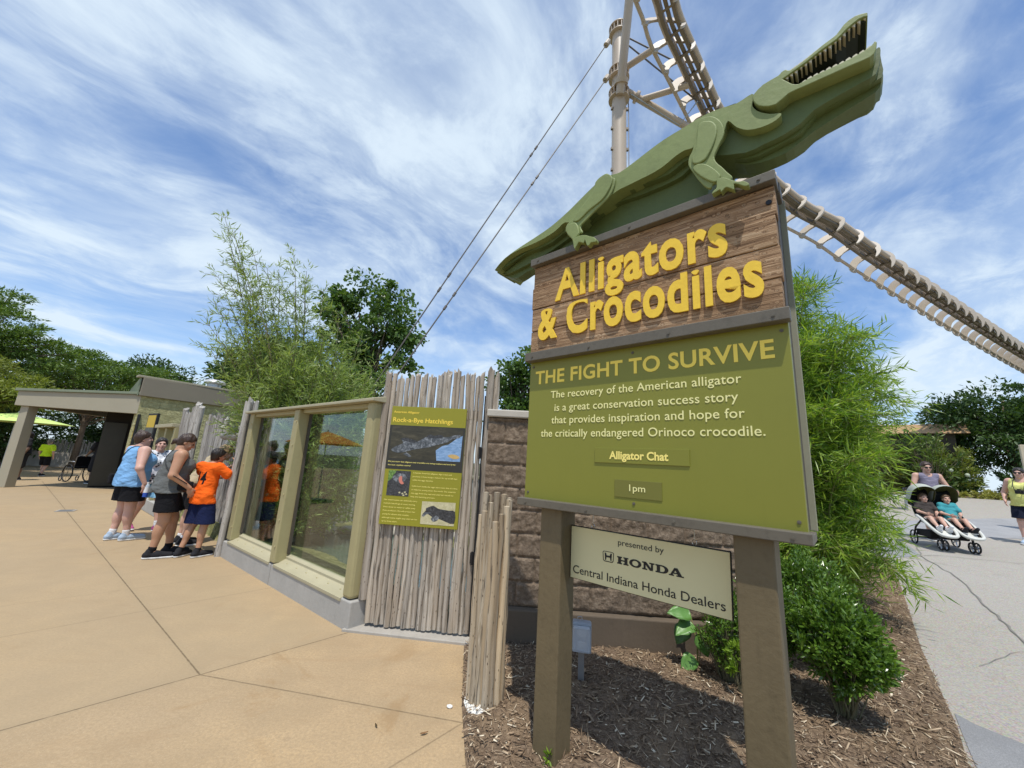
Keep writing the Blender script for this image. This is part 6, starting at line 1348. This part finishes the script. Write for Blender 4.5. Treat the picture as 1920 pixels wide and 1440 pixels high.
    for sx in 'LR':
        if sock:
            K_ = blank(); K_.cone(j['an' + sx] + (j['kn' + sx] - j['an' + sx])*sock[1], j['an' + sx] - np.array([0, 0, .02]), .043*g**.6, .043, .01); part('sock', K_, sock[0])
        if shoes:
            a = j['an' + sx]; to = j['to' + sx]; d = unit((to - a)*np.array([1, 1, 0])); zb = min(a[2], to[2]) - .075; he = a - d*.045; dn = np.array([0, 0, 1.])
            if j.get('soleR') is not None: pass
            K_ = blank(); K_.cone(he - dn*.035, a + d*.06 - dn*.03, .040, .043, .02); K_.cone(a + d*.05 - dn*.032, to + d*.035 - dn*.0, .046, .036, .03); K_.cone(a - d*.02 - dn*.02, a - d*.012 + dn*.012, .044, .045, .02)
            fl_ = a[2] - .085; K_.cut((0, 0, fl_ + .022), (0, 0, -1)); sh = part('shoe', K_, shoes)
            K_ = blank(); K_.cone(he - dn*.05, a + d*.06 - dn*.05, .043, .046, .02); K_.cone(a + d*.05 - dn*.05, to + d*.038 - dn*.02, .049, .040, .03); K_.cut((0, 0, fl_ + .026), (0, 0, 1)); K_.cut((0, 0, fl_), (0, 0, -1)); part('sole', K_, sole or M_sole, sh or root)
    root['_dims'] = 0; del root['_dims']
    return root, j, R
def world_of(root, p): return Matrix.LocRotScale(root.location, root.rotation_euler, root.scale) @ Vector(p)
def bag(label, root, pts, body, size, mat, rb=.006):
    """a bag hanging on a strap that follows the given points of its wearer"""
    from mathutils.bvhtree import BVHTree
    vs = []; fs = []
    for o in [root] + [q for q in root.children if q.name.split('.')[0] in ('tank_top', 'shirt', 'shorts')]:
        n0 = len(vs); vs += [v.co.copy() for v in o.data.vertices]; fs += [tuple(n0 + i for i in p.vertices) for p in o.data.polygons]
    bv = BVHTree.FromPolygons(vs, fs); axis = Vector((0, .03, 0)); Q = []
    for p in smooth_poly(pts, 5, False):
        p = Vector(p); c0 = Vector((0, .02, p.z)); dr = (p - c0).normalized(); far = c0 + dr*.6; h_ = bv.ray_cast(far, -dr, .6)
        if p.z > 1.36: h_ = bv.find_nearest(p + Vector((0, 0, .05)))
        Q.append(h_[0] + (h_[1]*.006 if p.z > 1.36 else dr*.008) if h_[0] is not None else p)
    pts = [Q[0]] + [(Q[i-1] + Q[i]*2 + Q[i+1])/4 for i in range(1, len(Q) - 1)] + [Q[-1]]
    P = [world_of(root, p) for p in pts]; c = world_of(root, body); o = empty('shoulder_bag', c, root.rotation_euler[2], label, 'bag'); inv = (Matrix.Translation(c) @ Matrix.Rotation(root.rotation_euler[2], 4, 'Z')).inverted()
    MB().tube([inv @ Vector(p) for p in P], rb, 6).build('strap', M_black, o, smooth=True)
    b = MB(); b.box((-size[0]/2, -size[1]/2, -size[2]/2), (size[0]/2, size[1]/2, size[2]/2)); b.build('pouch', mat, o, bevel=min(size)*.3, seg=3)
    b = MB(); b.tube([(-size[0]*.35, size[1]*.52, size[2]*.2), (size[0]*.35, size[1]*.52, size[2]*.2)], .004, 5); b.build('zip', M_zinc, o); return o

C_blue = cloth('light blue jersey', (.20, .40, .66)); C_white = cloth('white cotton', (.72, .72, .72)); C_blk = cloth('black cloth', (.012, .012, .014)); C_grey = cloth('grey jersey', (.125, .13, .125)); C_or = cloth('orange jersey', (.85, .13, .012)); C_navy = cloth('navy shorts', (.012, .018, .06)); C_tan = cloth('khaki shirt', (.42, .34, .22))
C_bag = cloth('black bag', (.015, .014, .015), .2, .2); C_lshoe = cloth('pale blue shoe', (.36, .45, .55), .2, .4); C_kshoe = cloth('black shoe', (.025, .025, .028), .3, .4); C_pink = cloth('pink shoe', (.38, .08, .22), .3, .4)
t = NT('white print cotton'); vo = t.n('ShaderNodeTexVoronoi'); vo.inputs['Scale'].default_value = 15; t.l(t.co(1), vo.inputs['Vector']); t.set('Base Color', t.mix(t.ramp(vo.outputs['Distance'], [(.26, 1), (.33, 0)]), (.70, .72, .76), (.03, .035, .06))); t.set('Roughness', .9); C_flor = t.m
t = NT('tie dye blue'); t.set('Base Color', t.ramp(t.noise(t.co(1), 16, 4, .6, 1), [(.36, (.05, .14, .28)), (.52, (.16, .38, .58)), (.66, (.5, .68, .78))])); t.set('Roughness', .9); C_dye = t.m
# the group by the log fence
A, jA, RA = person('person in a light blue tank top and black shorts holding a bottle, seen from behind', (-6.03, 6.46, 0), math.radians(-22), dict(elR=(.32, -.09, 1.12), wrR=(.365, .0, .89), elL=(-.27, .02, 1.12), wrL=(-.24, .14, .92), hdR=(.05, .15, -1), anL=(-.10, -.04, .085), toL=(-.10, .13, .04), anR=(.10, .05, .085), toR=(.12, .23, .04)), f=1.46, skin=S_rosy, hair=H_brown, hairst='topbun', top=dict(m=C_blue, st='tank', hem=.10, neck=.10, nm='tank_top'), bottom=dict(m=C_blk, z=.60, w=1.5), shoes=C_lshoe, sock=(C_white, .16), bust=1.25, belly=.6, look=(.25, .95, .05))
V_ = Field(np.array([-.35, -.3, 1.1]), np.array([.35, .35, 1.55]), .0065)
bag('small black shoulder bag on the left hip of the person in the blue tank top', A, [(-.30, -.05, .98), (-.24, -.15, 1.15), (-.12, -.17, 1.33), (.06, -.10, 1.43), (.12, .02, 1.43), (.08, .14, 1.33), (-.12, .22, 1.12), (-.30, .10, .98)], (-.33, -.05, .92), (.07, .20, .16), C_bag)
hw = world_of(A, (.375, .04, .785)); bt = empty('water_bottle', hw, 0, 'clear water bottle with blue base and white label held by the person in blue', 'bottle')
t = NT('clear plastic'); t.set('Base Color', (.62, .72, .80)); t.set('Roughness', .1); t.set('Alpha', .7); M_pl = t.m
MB().tube([(0, 0, -.10), (0, 0, -.035)], .034, 14).build('base', paint('blue plastic', (.03, .09, .42), .3), bt, smooth='auto'); MB().tube([(0, 0, -.035), (0, 0, .045)], .0345, 14).build('label', paint('white label', (.75, .76, .76), .4), bt, smooth='auto')
MB().tube([(0, 0, .045), (0, 0, .075), (0, 0, .10)], [.033, .03, .014], 14).build('shoulder', M_pl, bt, smooth='auto'); MB().tube([(0, 0, .10), (0, 0, .122)], .016, 12).build('bottle_cap', paint('white cap', (.8, .8, .8), .4), bt, smooth='auto')
B, jB, RB = person('person in a white printed shirt and blue tie dye shorts facing sideways', (-6.40, 7.25, 0), math.radians(-112), dict(elR=(.26, -.06, 1.13), wrR=(.22, .12, .96), anL=(-.10, .26, .085), toL=(-.12, .43, .04), anR=(.10, -.22, .11), toR=(.12, -.06, .045), knL=(-.10, .19, .50), knR=(.10, .0, .49)), f=1.18, s=.955, skin=S_rosy, hair=H_dark, hairst='long', top=dict(m=C_flor, st='tee', hem=.08, neck=.07), bottom=dict(m=C_dye, z=.60, w=1.4), shoes=C_pink, sock=(C_white, .22), bust=1.0, belly=.3, look=(.35, .95, .0))
bag('magenta pink waist bag on the person in the printed shirt', B, [(.24, -.02, 1.02), (.18, .15, 1.0), (0, .21, .99), (-.18, .14, 1.0)], (.20, .14, .985), (.16, .08, .12), cloth('magenta bag', (.62, .05, .34)), .012)
Cp, jC, RC = person('person in a grey tank top and black shorts with brown hair in a low bun', (-4.74, 5.66, 0), math.radians(-46), dict(che=(0, .02, 1.24), nek=(0, .02, 1.42), hed=(0, .085, 1.55), shL=(-.18, .04, 1.375), shR=(.18, .04, 1.375), elR=(.255, -.01, 1.10), wrR=(.245, .20, .93), hdR=(-.1, .35, -1), elL=(-.25, .05, 1.10), wrL=(-.20, .25, .95), anL=(-.10, .15, .085), toL=(-.11, .32, .04), knL=(-.10, .13, .49), anR=(.10, -.04, .085), toR=(.12, .13, .04)), f=1.34, skin=S_tan, hair=H_brown, hairst='bun', top=dict(m=C_grey, st='tank', hem=.07, neck=.10, nm='tank_top'), bottom=dict(m=C_blk, z=.60, w=1.3), shoes=C_kshoe, sock=(C_blk, .13), bust=1.2, belly=.35, hip=1.06, look=(.15, .85, -.45))
bag('small black crossbody bag on the person in the grey tank top', Cp, [(.20, .12, .99), (.20, -.02, 1.12), (.14, -.13, 1.26), (-.04, -.10, 1.38), (-.12, .02, 1.43), (-.10, .15, 1.33), (.02, .23, 1.20), (.09, .22, 1.10)], (.205, .155, .955), (.05, .17, .12), C_bag)
D_, jD, RD = person('person with blond hair in a khaki shirt bending to look through the logs', (-4.98, 6.42, 0), math.radians(-40), dict(pel=(0, 0, .90), che=(0, .14, 1.17), nek=(0, .24, 1.33), hed=(0, .33, 1.43), shL=(-.17, .20, 1.30), shR=(.17, .20, 1.30), elR=(.26, .26, 1.06), wrR=(.20, .46, 1.12), elL=(-.24, .30, 1.08), wrL=(-.18, .48, 1.2)), f=1.0, s=1.0, skin=S_fair, hair=H_blond, top=dict(m=C_tan, st='tee', hem=.06, neck=.07), bottom=dict(m=C_blk, z=.55, w=1.3), shoes=C_kshoe, sock=(C_white, .14), look=(0, .9, -.3))
E_, jE, RE = person('child in an orange jersey and navy shorts cupping his hands to peer between the logs', (-4.33, 5.80, 0), math.radians(-10), dict(che=(0, .02, 1.24), nek=(0, .03, 1.43), hed=(.02, .09, 1.56), shL=(-.165, .0, 1.385), shR=(.165, .02, 1.385), elR=(.30, .17, 1.20), wrR=(.20, .26, 1.43), hdR=(-.45, .35, .8), elL=(-.30, .16, 1.25), wrL=(-.22, .28, 1.45), hdL=(.25, .5, .8), anL=(-.13, -.10, .085), toL=(-.15, .06, .04), anR=(.11, -.02, .085), toR=(.15, .14, .04)), f=.92, s=.885, skin=S_tan, hair=H_dark, top=dict(m=C_or, st='tee', hem=.12, neck=.065, rip=.014, nm='jersey'), bottom=dict(m=C_navy, z=.50, w=1.7), shoes=C_kshoe, sock=(C_blk, .10), look=(.25, .9, -.12))
# number on the back of the jersey
num = text_mesh('14', .015); co = np.zeros(len(num.vertices)*3); num.vertices.foreach_get('co', co); co = co.reshape(-1, 3); c0 = (co.min(0) + co.max(0))/2
bm = bmesh.new(); bm.from_mesh(num); bmesh.ops.triangulate(bm, faces=bm.faces)
jer = [o for o in E_.children if o.name.startswith('jersey')][0]; dgm = jer.data
from mathutils.bvhtree import BVHTree
bv = BVHTree.FromPolygons([v.co for v in dgm.vertices], [tuple(p.vertices) for p in dgm.polygons])
bmesh.ops.subdivide_edges(bm, edges=bm.edges, cuts=3, use_grid_fill=True)
for v in bm.verts:
    x_ = (v.co.x - c0[0])*.20 - .015; z_ = 1.21 + (v.co.y - c0[1])*.27; hit = bv.ray_cast(Vector((x_, -1, z_)), Vector((0, 1, 0))); y_ = hit[0].y - .004 if hit[0] is not None else -.12; v.co = (x_, y_, z_)
m2 = bpy.data.meshes.new('number'); bm.to_mesh(m2); bm.free(); m2.materials.append(C_blk); ob('number', m2, jer)

# people far off under and beyond the shelter
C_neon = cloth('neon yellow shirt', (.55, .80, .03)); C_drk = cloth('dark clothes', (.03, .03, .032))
person('small figure in a neon yellow shirt and black shorts walking beyond the shelter', (-18.6, 16.0, 0), math.radians(20), dict(anL=(-.1, .2, .085), toL=(-.1, .36, .04), knL=(-.1, .16, .5), anR=(.1, -.2, .10), toR=(.1, -.04, .04)), f=1.0, s=.86, skin=S_fair, hair=H_grey, top=dict(m=C_neon), bottom=dict(m=C_blk, z=.5), shoes=C_kshoe, res=.011, hands=False)
person('person in dark clothes standing in the shade beside the pavilion pillar', (-17.2, 14.1, 0), math.radians(150), dict(), f=1.15, skin=S_dark, hair=H_dark, hairst='long', top=dict(m=C_drk), bottom=dict(m=C_drk, z=.2), shoes=C_kshoe, res=.011, hands=False)
W_, jw, rw = person('person in dark clothes pushing a wheelchair in the shade of the shelter', (-14.75, 14.35, 0), math.radians(70), dict(elL=(-.22, .12, 1.12), wrL=(-.2, .34, 1.0), elR=(.22, .12, 1.12), wrR=(.2, .34, 1.0)), f=1.15, skin=S_dark, hair=H_dark, top=dict(m=C_drk), bottom=dict(m=C_drk, z=.3), shoes=C_kshoe, res=.011, hands=False)
wc = empty('wheelchair', (-15.75, 14.7, 0), math.radians(70), 'black wheelchair in the deep shade of the shelter', 'wheelchair')
for sx in (-.28, .28):
    b = MB(); b.tube([(sx, .32*math.cos(q), .32 + .30*math.sin(q)) for q in np.linspace(0, 6.283, 22)], .02, 6); 
    for q in np.linspace(0, 3.1416, 5)[:-1]: b.tube([(sx, .3*math.cos(q), .32 + .3*math.sin(q)), (sx, -.3*math.cos(q), .32 - .3*math.sin(q))], .004, 4)
    b.build('wheel', M_black, wc, smooth=True); b = MB(); b.tube([(sx*.8, .5 + .09*math.cos(q), .1 + .09*math.sin(q)) for q in np.linspace(0, 6.283, 14)], .015, 6); b.build('caster', M_black, wc, smooth=True)
    b = MB(); b.tube([(sx*.85, -.42, .95), (sx*.85, -.25, .9), (sx*.85, -.22, .5), (sx*.85, .28, .5), (sx*.85, .42, .12), (sx*.85, .6, .12)], .013, 6); b.tube([(sx*.85, -.2, .72), (sx*.85, .2, .72)], .02, 6); b.build('frame', M_zinc, wc, smooth=True)
MB().box((-.23, -.22, .48), (.23, .24, .54)).build('seat', C_blk, wc, bevel=.01); MB().box((-.23, -.25, .55), (.23, -.21, .93)).build('backrest', C_blk, wc, bevel=.01)
# ------------------------------------------------------------------ people with the stroller on the right
gzf = lambda x, y: float(gz(x, y))
C_mauve = cloth('mauve tank', (.22, .20, .26)); C_lemon = cloth('lemon tank top', (.66, .66, .22)); C_teal = cloth('teal shirt', (.06, .30, .33)); C_cam = cloth('dark print dress', (.06, .05, .045), .5); C_wflor = cloth('white skirt', (.55, .54, .50), .4); C_navy2 = cloth('dark navy shorts', (.012, .015, .03))
sx0, sy0 = 9.27, 8.50; SR = math.radians(157); sz0 = gzf(sx0, sy0)
st = empty('double_stroller', (sx0, sy0, sz0), SR, 'black and pale grey double stroller with two rounded canopies rolling forward', 'stroller', sc=1.12)
M_sil = paint('pale grey frame', (.60, .60, .54), .4, .06, 4, .03); M_can = cloth('sage grey canopy', (.40, .42, .36), .08, .3); M_can2 = cloth('olive canopy lining', (.14, .14, .05), .15, .2); M_seatc = cloth('black seat fabric', (.02, .02, .02)); M_tyre = paint('rubber', (.018, .018, .018), .8, .2)
def ringt(b, c, r, t_, n=20): b.tube([(c[0], c[1] + r*math.cos(q), c[2] + r*math.sin(q)) for q in np.linspace(0, 6.2832, n)], t_, 7, False)
def wheel(x, y, r, w_=.02):
    o = empty('wheel', (x, y, r)); o.parent = st; b = MB(); ringt(b, (0, 0, 0), r - w_*.6, w_*.62); b.build('tyre', M_tyre, o, smooth=True)
    b = MB(); b.tube([(-.012, 0, 0), (.012, 0, 0)], r*.26, 12)
    for q in np.linspace(0, 6.2832, 6)[:-1]: b.tube([(0, 0, 0), (0, (r - w_)*math.cos(q), (r - w_)*math.sin(q))], .010, 5)
    b.build('rim', M_zinc, o, smooth='auto')
for x in (-.30, .30): wheel(x, -.28, .135)
for x in (-.205, .205):
    for e in (-.035, .035): wheel(x + e, .42, .095, .022)
    MB().tube([(x, .42, .10), (x, .40, .22), (x, .36, .30)], .017, 8).build('fork', M_black, st, smooth=True)
for x in (-.30, 0, .30): MB().tube([(x, -.28, .14), (x, -.16, .34), (x, .12, .52), (x, -.22, .78), (x, -.42, 1.02)], .016, 8).build('frame_tube', M_black, st, smooth=True)
MB().tube([(-.30, -.42, 1.02), (-.28, -.48, 1.05), (.28, -.48, 1.05), (.30, -.42, 1.02)], .018, 8).build('handlebar', M_black, st, smooth=True); MB().tube([(-.30, -.28, .14), (.30, -.28, .14)], .012, 6).build('axle', M_black, st)
MB().box((-.27, -.25, .18), (.27, .22, .30)).build('basket', M_seatc, st, bevel=.02)
for sg in (-1, 1):
    cx_ = sg*.165
    # seat shell: backrest sloping down to the foot rest
    prof = [(-.27, 1.02), (-.22, .80), (-.15, .56), (.0, .47), (.18, .45), (.34, .34), (.50, .26)]; b = MB()
    P2 = smooth_poly(prof, 4, False); vs = []; 
    for (y, z) in P2:
        for a in (-1, -.6, 0, .6, 1): vs.append((cx_ + a*.145, y + abs(a)**3*.0, z + .06*abs(a)**3))
    b.add(vs, [(5*i + k, 5*i + 5 + k, 5*i + 6 + k, 5*i + 1 + k) for i in range(len(P2) - 1) for k in range(4)]); o = b.build('seat', M_seatc, st, smooth=True); o.modifiers.new('thick', 'SOLIDIFY').thickness = .02
    # pale rim round the leg rest
    rim = smooth_poly([(cx_ - .155, -.02, .56), (cx_ - .158, .15, .50), (cx_ - .15, .38, .38), (cx_ - .11, .56, .285), (cx_, .62, .262), (cx_ + .11, .56, .285), (cx_ + .15, .38, .38), (cx_ + .158, .15, .50), (cx_ + .155, -.02, .56)], 4, False)
    MB().tube(rim, .026, 8).build('leg_rest_rim', M_sil, st, smooth=True)
    b = MB(); rr_ = [(cx_ + a, y, z) for a, y, z in ((-.13, .40, .345), (.13, .40, .345), (.10, .56, .26), (-.10, .56, .26))]; b.quad(*rr_); o = b.build('foot_rest', M_sil, st); o.modifiers.new('thick', 'SOLIDIFY').thickness = .015
    # canopy: quarter dome
    for nm, r0, mt in (('canopy', .182, M_can), ('canopy_lining', .174, M_can2)):
        b = MB(); vs = []; n1, n2 = 12, 12; tilt = .10 if sg > 0 else -.12
        for i in range(n1 + 1):
            th = -.55 + (2.62 + tilt)*i/n1
            for k in range(n2 + 1):
                ph = math.pi*k/n2; xx = -math.cos(ph)*r0; rr2 = (r0*1.75)*(math.sin(ph)**.5)
                vs.append((cx_ + xx*(1.0), -.10 - rr2*math.cos(th)*.95, .87 + rr2*math.sin(th)*.92))
        b.add(vs, [(i*(n2+1) + k, (i+1)*(n2+1) + k, (i+1)*(n2+1) + k + 1, i*(n2+1) + k + 1) for i in range(n1) for k in range(n2)]); b.build(nm, mt, st, smooth=True)
def kid(label, x, skin, hair, top_, bot, shoe, look, hst):
    yb = .02; p = world_of(st, (x, 0, 0)); J = dict(pel=(0, -.0, .56), che=(0, -.09, .82), nek=(0, -.12, .98), hed=(0, -.10, 1.105), shL=(-.135, -.115, .945), shR=(.135, -.115, .945), elL=(-.19, .0, .74), elR=(.19, .0, .74), wrL=(-.10, .17, .70), wrR=(.10, .17, .70), hiL=(-.08, 0, .54), hiR=(.08, 0, .54), knL=(-.10, .33, .60), knR=(.10, .33, .60), anL=(-.09, .60, .38), anR=(.09, .60, .38), toL=(-.10, .72, .44), toR=(.10, .72, .44), hdL=(.3, .8, -.2), hdR=(-.3, .8, -.2))
    o, j, R = person(label, (p.x, p.y, p.z + .135), SR, J, f=.86, s=.78, skin=skin, hair=hair, hairst=hst, top=dict(m=top_, st='tee', hem=.0, neck=.06), bottom=dict(m=bot, plane=((0, .24, .5), (0, 1, -.1)), top=.08, w=1.4), shoes=shoe, res=.0085, look=look); return o
kid('small child in a dark dress and pale skirt lying back in the shaded stroller seat', .165, S_fair, H_lbrown, C_cam, C_wflor, C_white, (-.1, .8, .05), 'long')
kid('toddler in a teal shirt sitting in the stroller seat with the raised canopy', -.165, S_fair, H_lbrown, C_teal, C_teal, C_kshoe, (.1, 1, .1), 'short')
mx_, my_ = 10.02, 9.32
person('man in a sleeveless mauve shirt and sunglasses pushing the double stroller', (mx_, my_, gzf(mx_, my_)), math.radians(160), dict(shL=(-.20, 0, 1.39), shR=(.20, 0, 1.39), elL=(-.30, .06, 1.14), wrL=(-.27, .33, 1.06), elR=(.30, .06, 1.14), wrR=(.27, .33, 1.06), hdL=(.1, .9, -.1), hdR=(-.1, .9, -.1), anL=(-.12, -.2, .10), toL=(-.12, -.04, .04), knL=(-.11, .0, .5)), f=1.04, s=1.05, skin=S_fair, hair=H_brown, top=dict(m=C_mauve, st='tank', hem=.10, neck=.085, nm='tank_top'), bottom=dict(m=C_navy2, z=.48, w=1.6), shoes=C_kshoe, sunglasses=True, res=.008, look=(.1, .9, -.12))
ph = world_of(st, (-.20, -.50, 1.09)); p_ = empty('mobile_phone', ph, .3, 'black mobile phone held up at the stroller handlebar', 'phone'); p_.rotation_euler = (.9, .5, .3); MB().box((-.04, -.006, -.075), (.04, .004, .075)).build('case', M_black, p_, bevel=.006); MB().box((-.035, .0045, -.068), (.035, .006, .068)).build('screen', paint('phone screen', (.02, .02, .03), .1, 0, 3, 0), p_)
wx, wy = 11.97, 9.10; X_, jX, RX = person('woman in a lemon tank top and navy shorts with sunglasses walking on the path', (wx, wy, gzf(wx, wy)), math.radians(118), dict(elR=(.29, -.06, 1.12), wrR=(.26, .14, .93), elL=(-.29, -.02, 1.12), wrL=(-.27, .12, .92), anL=(-.09, -.20, .13), toL=(-.1, -.06, .05), knL=(-.10, .05, .49), anR=(.08, .12, .085), toR=(.09, .29, .04), knR=(.09, .09, .49)), f=1.30, skin=S_rosy, hair=H_dark, hairst='tail', top=dict(m=C_lemon, st='tank', hem=.10, neck=.10, nm='tank_top'), bottom=dict(m=C_navy2, z=.56, w=1.35), shoes=C_lshoe, sock=(C_white, .1), bust=1.25, belly=.6, sunglasses=True, res=.008, look=(.05, .95, -.05))
cw = world_of(X_, (0, .285, 1.15)); cmo = empty('camera_on_strap', cw, X_.rotation_euler[2], 'black camera hanging on a neck strap against the lemon tank top', 'camera')
MB().box((-.065, -.03, -.045), (.065, .03, .04)).build('camera_body', M_black, cmo, bevel=.01); MB().box((-.025, -.02, .041), (.025, .025, .065)).build('finder', M_black, cmo, bevel=.006); MB().tube([(0, .03, 0), (0, .10, 0)], .036, 16).build('lens', M_black, cmo, smooth='auto')
for sg in (-1, 1): MB().tube(smooth_poly([(sg*.065, 0, .02), (sg*.085, -.04, .15), (sg*.085, -.19, .27), (sg*.05, -.30, .31)], 4, False), .007, 6).build('strap', M_black, cmo, smooth=True)
# bits at the far side of the path
sg_ = empty('sign_board', (13.85, 10.35, gzf(13.85, 10.35)), math.radians(-38), 'orange sign board on a pale post at the right edge', 'sign')
b = MB(); b.box((-.05, -.05, 0), (.05, .05, 2.25)); b.build('post', paint('pale post', (.55, .47, .33), .7, .1), sg_, bevel=.01); MB().box((.10, -.04, 1.2), (1.2, .03, 2.15)).build('panel', paint('orange panel', (.62, .14, .02), .5, .08), sg_, bevel=.01); MB().box((.051, -.045, 1.12), (.10, .035, 2.2)).build('edge', paint('dark edge', (.12, .05, .02), .6), sg_)
be = empty('planter_box', (13.0, 15.2, gzf(13.0, 15.2)), math.radians(-40), 'dark red brown planter box by the bamboo at the far path edge', 'planter')
MB().box((-.8, -.35, 0), (.8, .35, .55)).build('box', paint('red brown wood', (.13, .045, .03), .7, .2), be, bevel=.02); MB().box((-.84, -.39, .551), (.84, .39, .60)).build('rim', paint('red brown rim', (.17, .06, .04), .7, .2), be, bevel=.01)
tb2 = empty('bench', (13.3, 14.0, gzf(13.3, 14.0)), math.radians(-40), 'pale slatted bench at the far edge of the path', 'bench')
for k in range(4): MB().box((-.7, -.22 + k*.115, .44), (.7, -.12 + k*.115, .47)).build('slat', paint('pale slat', (.62, .62, .58), .6) if k == 0 else bpy.data.materials['pale slat'], tb2, bevel=.004)
for sx in (-.6, .6): MB().tube([(sx, -.2, 0), (sx, -.18, .44), (sx, .2, .44), (sx, .22, 0)], .02, 6).build('leg', M_zinc, tb2)
# thatched roof glimpsed above the bushes
th = empty('kiosk', (18.5, 17.3, 1.1), math.radians(-40), 'small kiosk with a tan shingle roof behind the shrubs', 'building')
MB().box((-1.0, -.7, 0), (1.0, .7, 2.8)).build('wall', paint('kiosk wall', (.07, .055, .035), .8, .2), th); b = MB(); b.prism([(-1.0, 2.75), (1.0, 2.75), (.25, 3.22), (-.25, 3.22)], -1.4, 1.4, lambda a, y, c: (y, a, c)); b.build('roof', paint('tan shingles', (.42, .27, .14), .9, .25, 8, .8, 30), th)
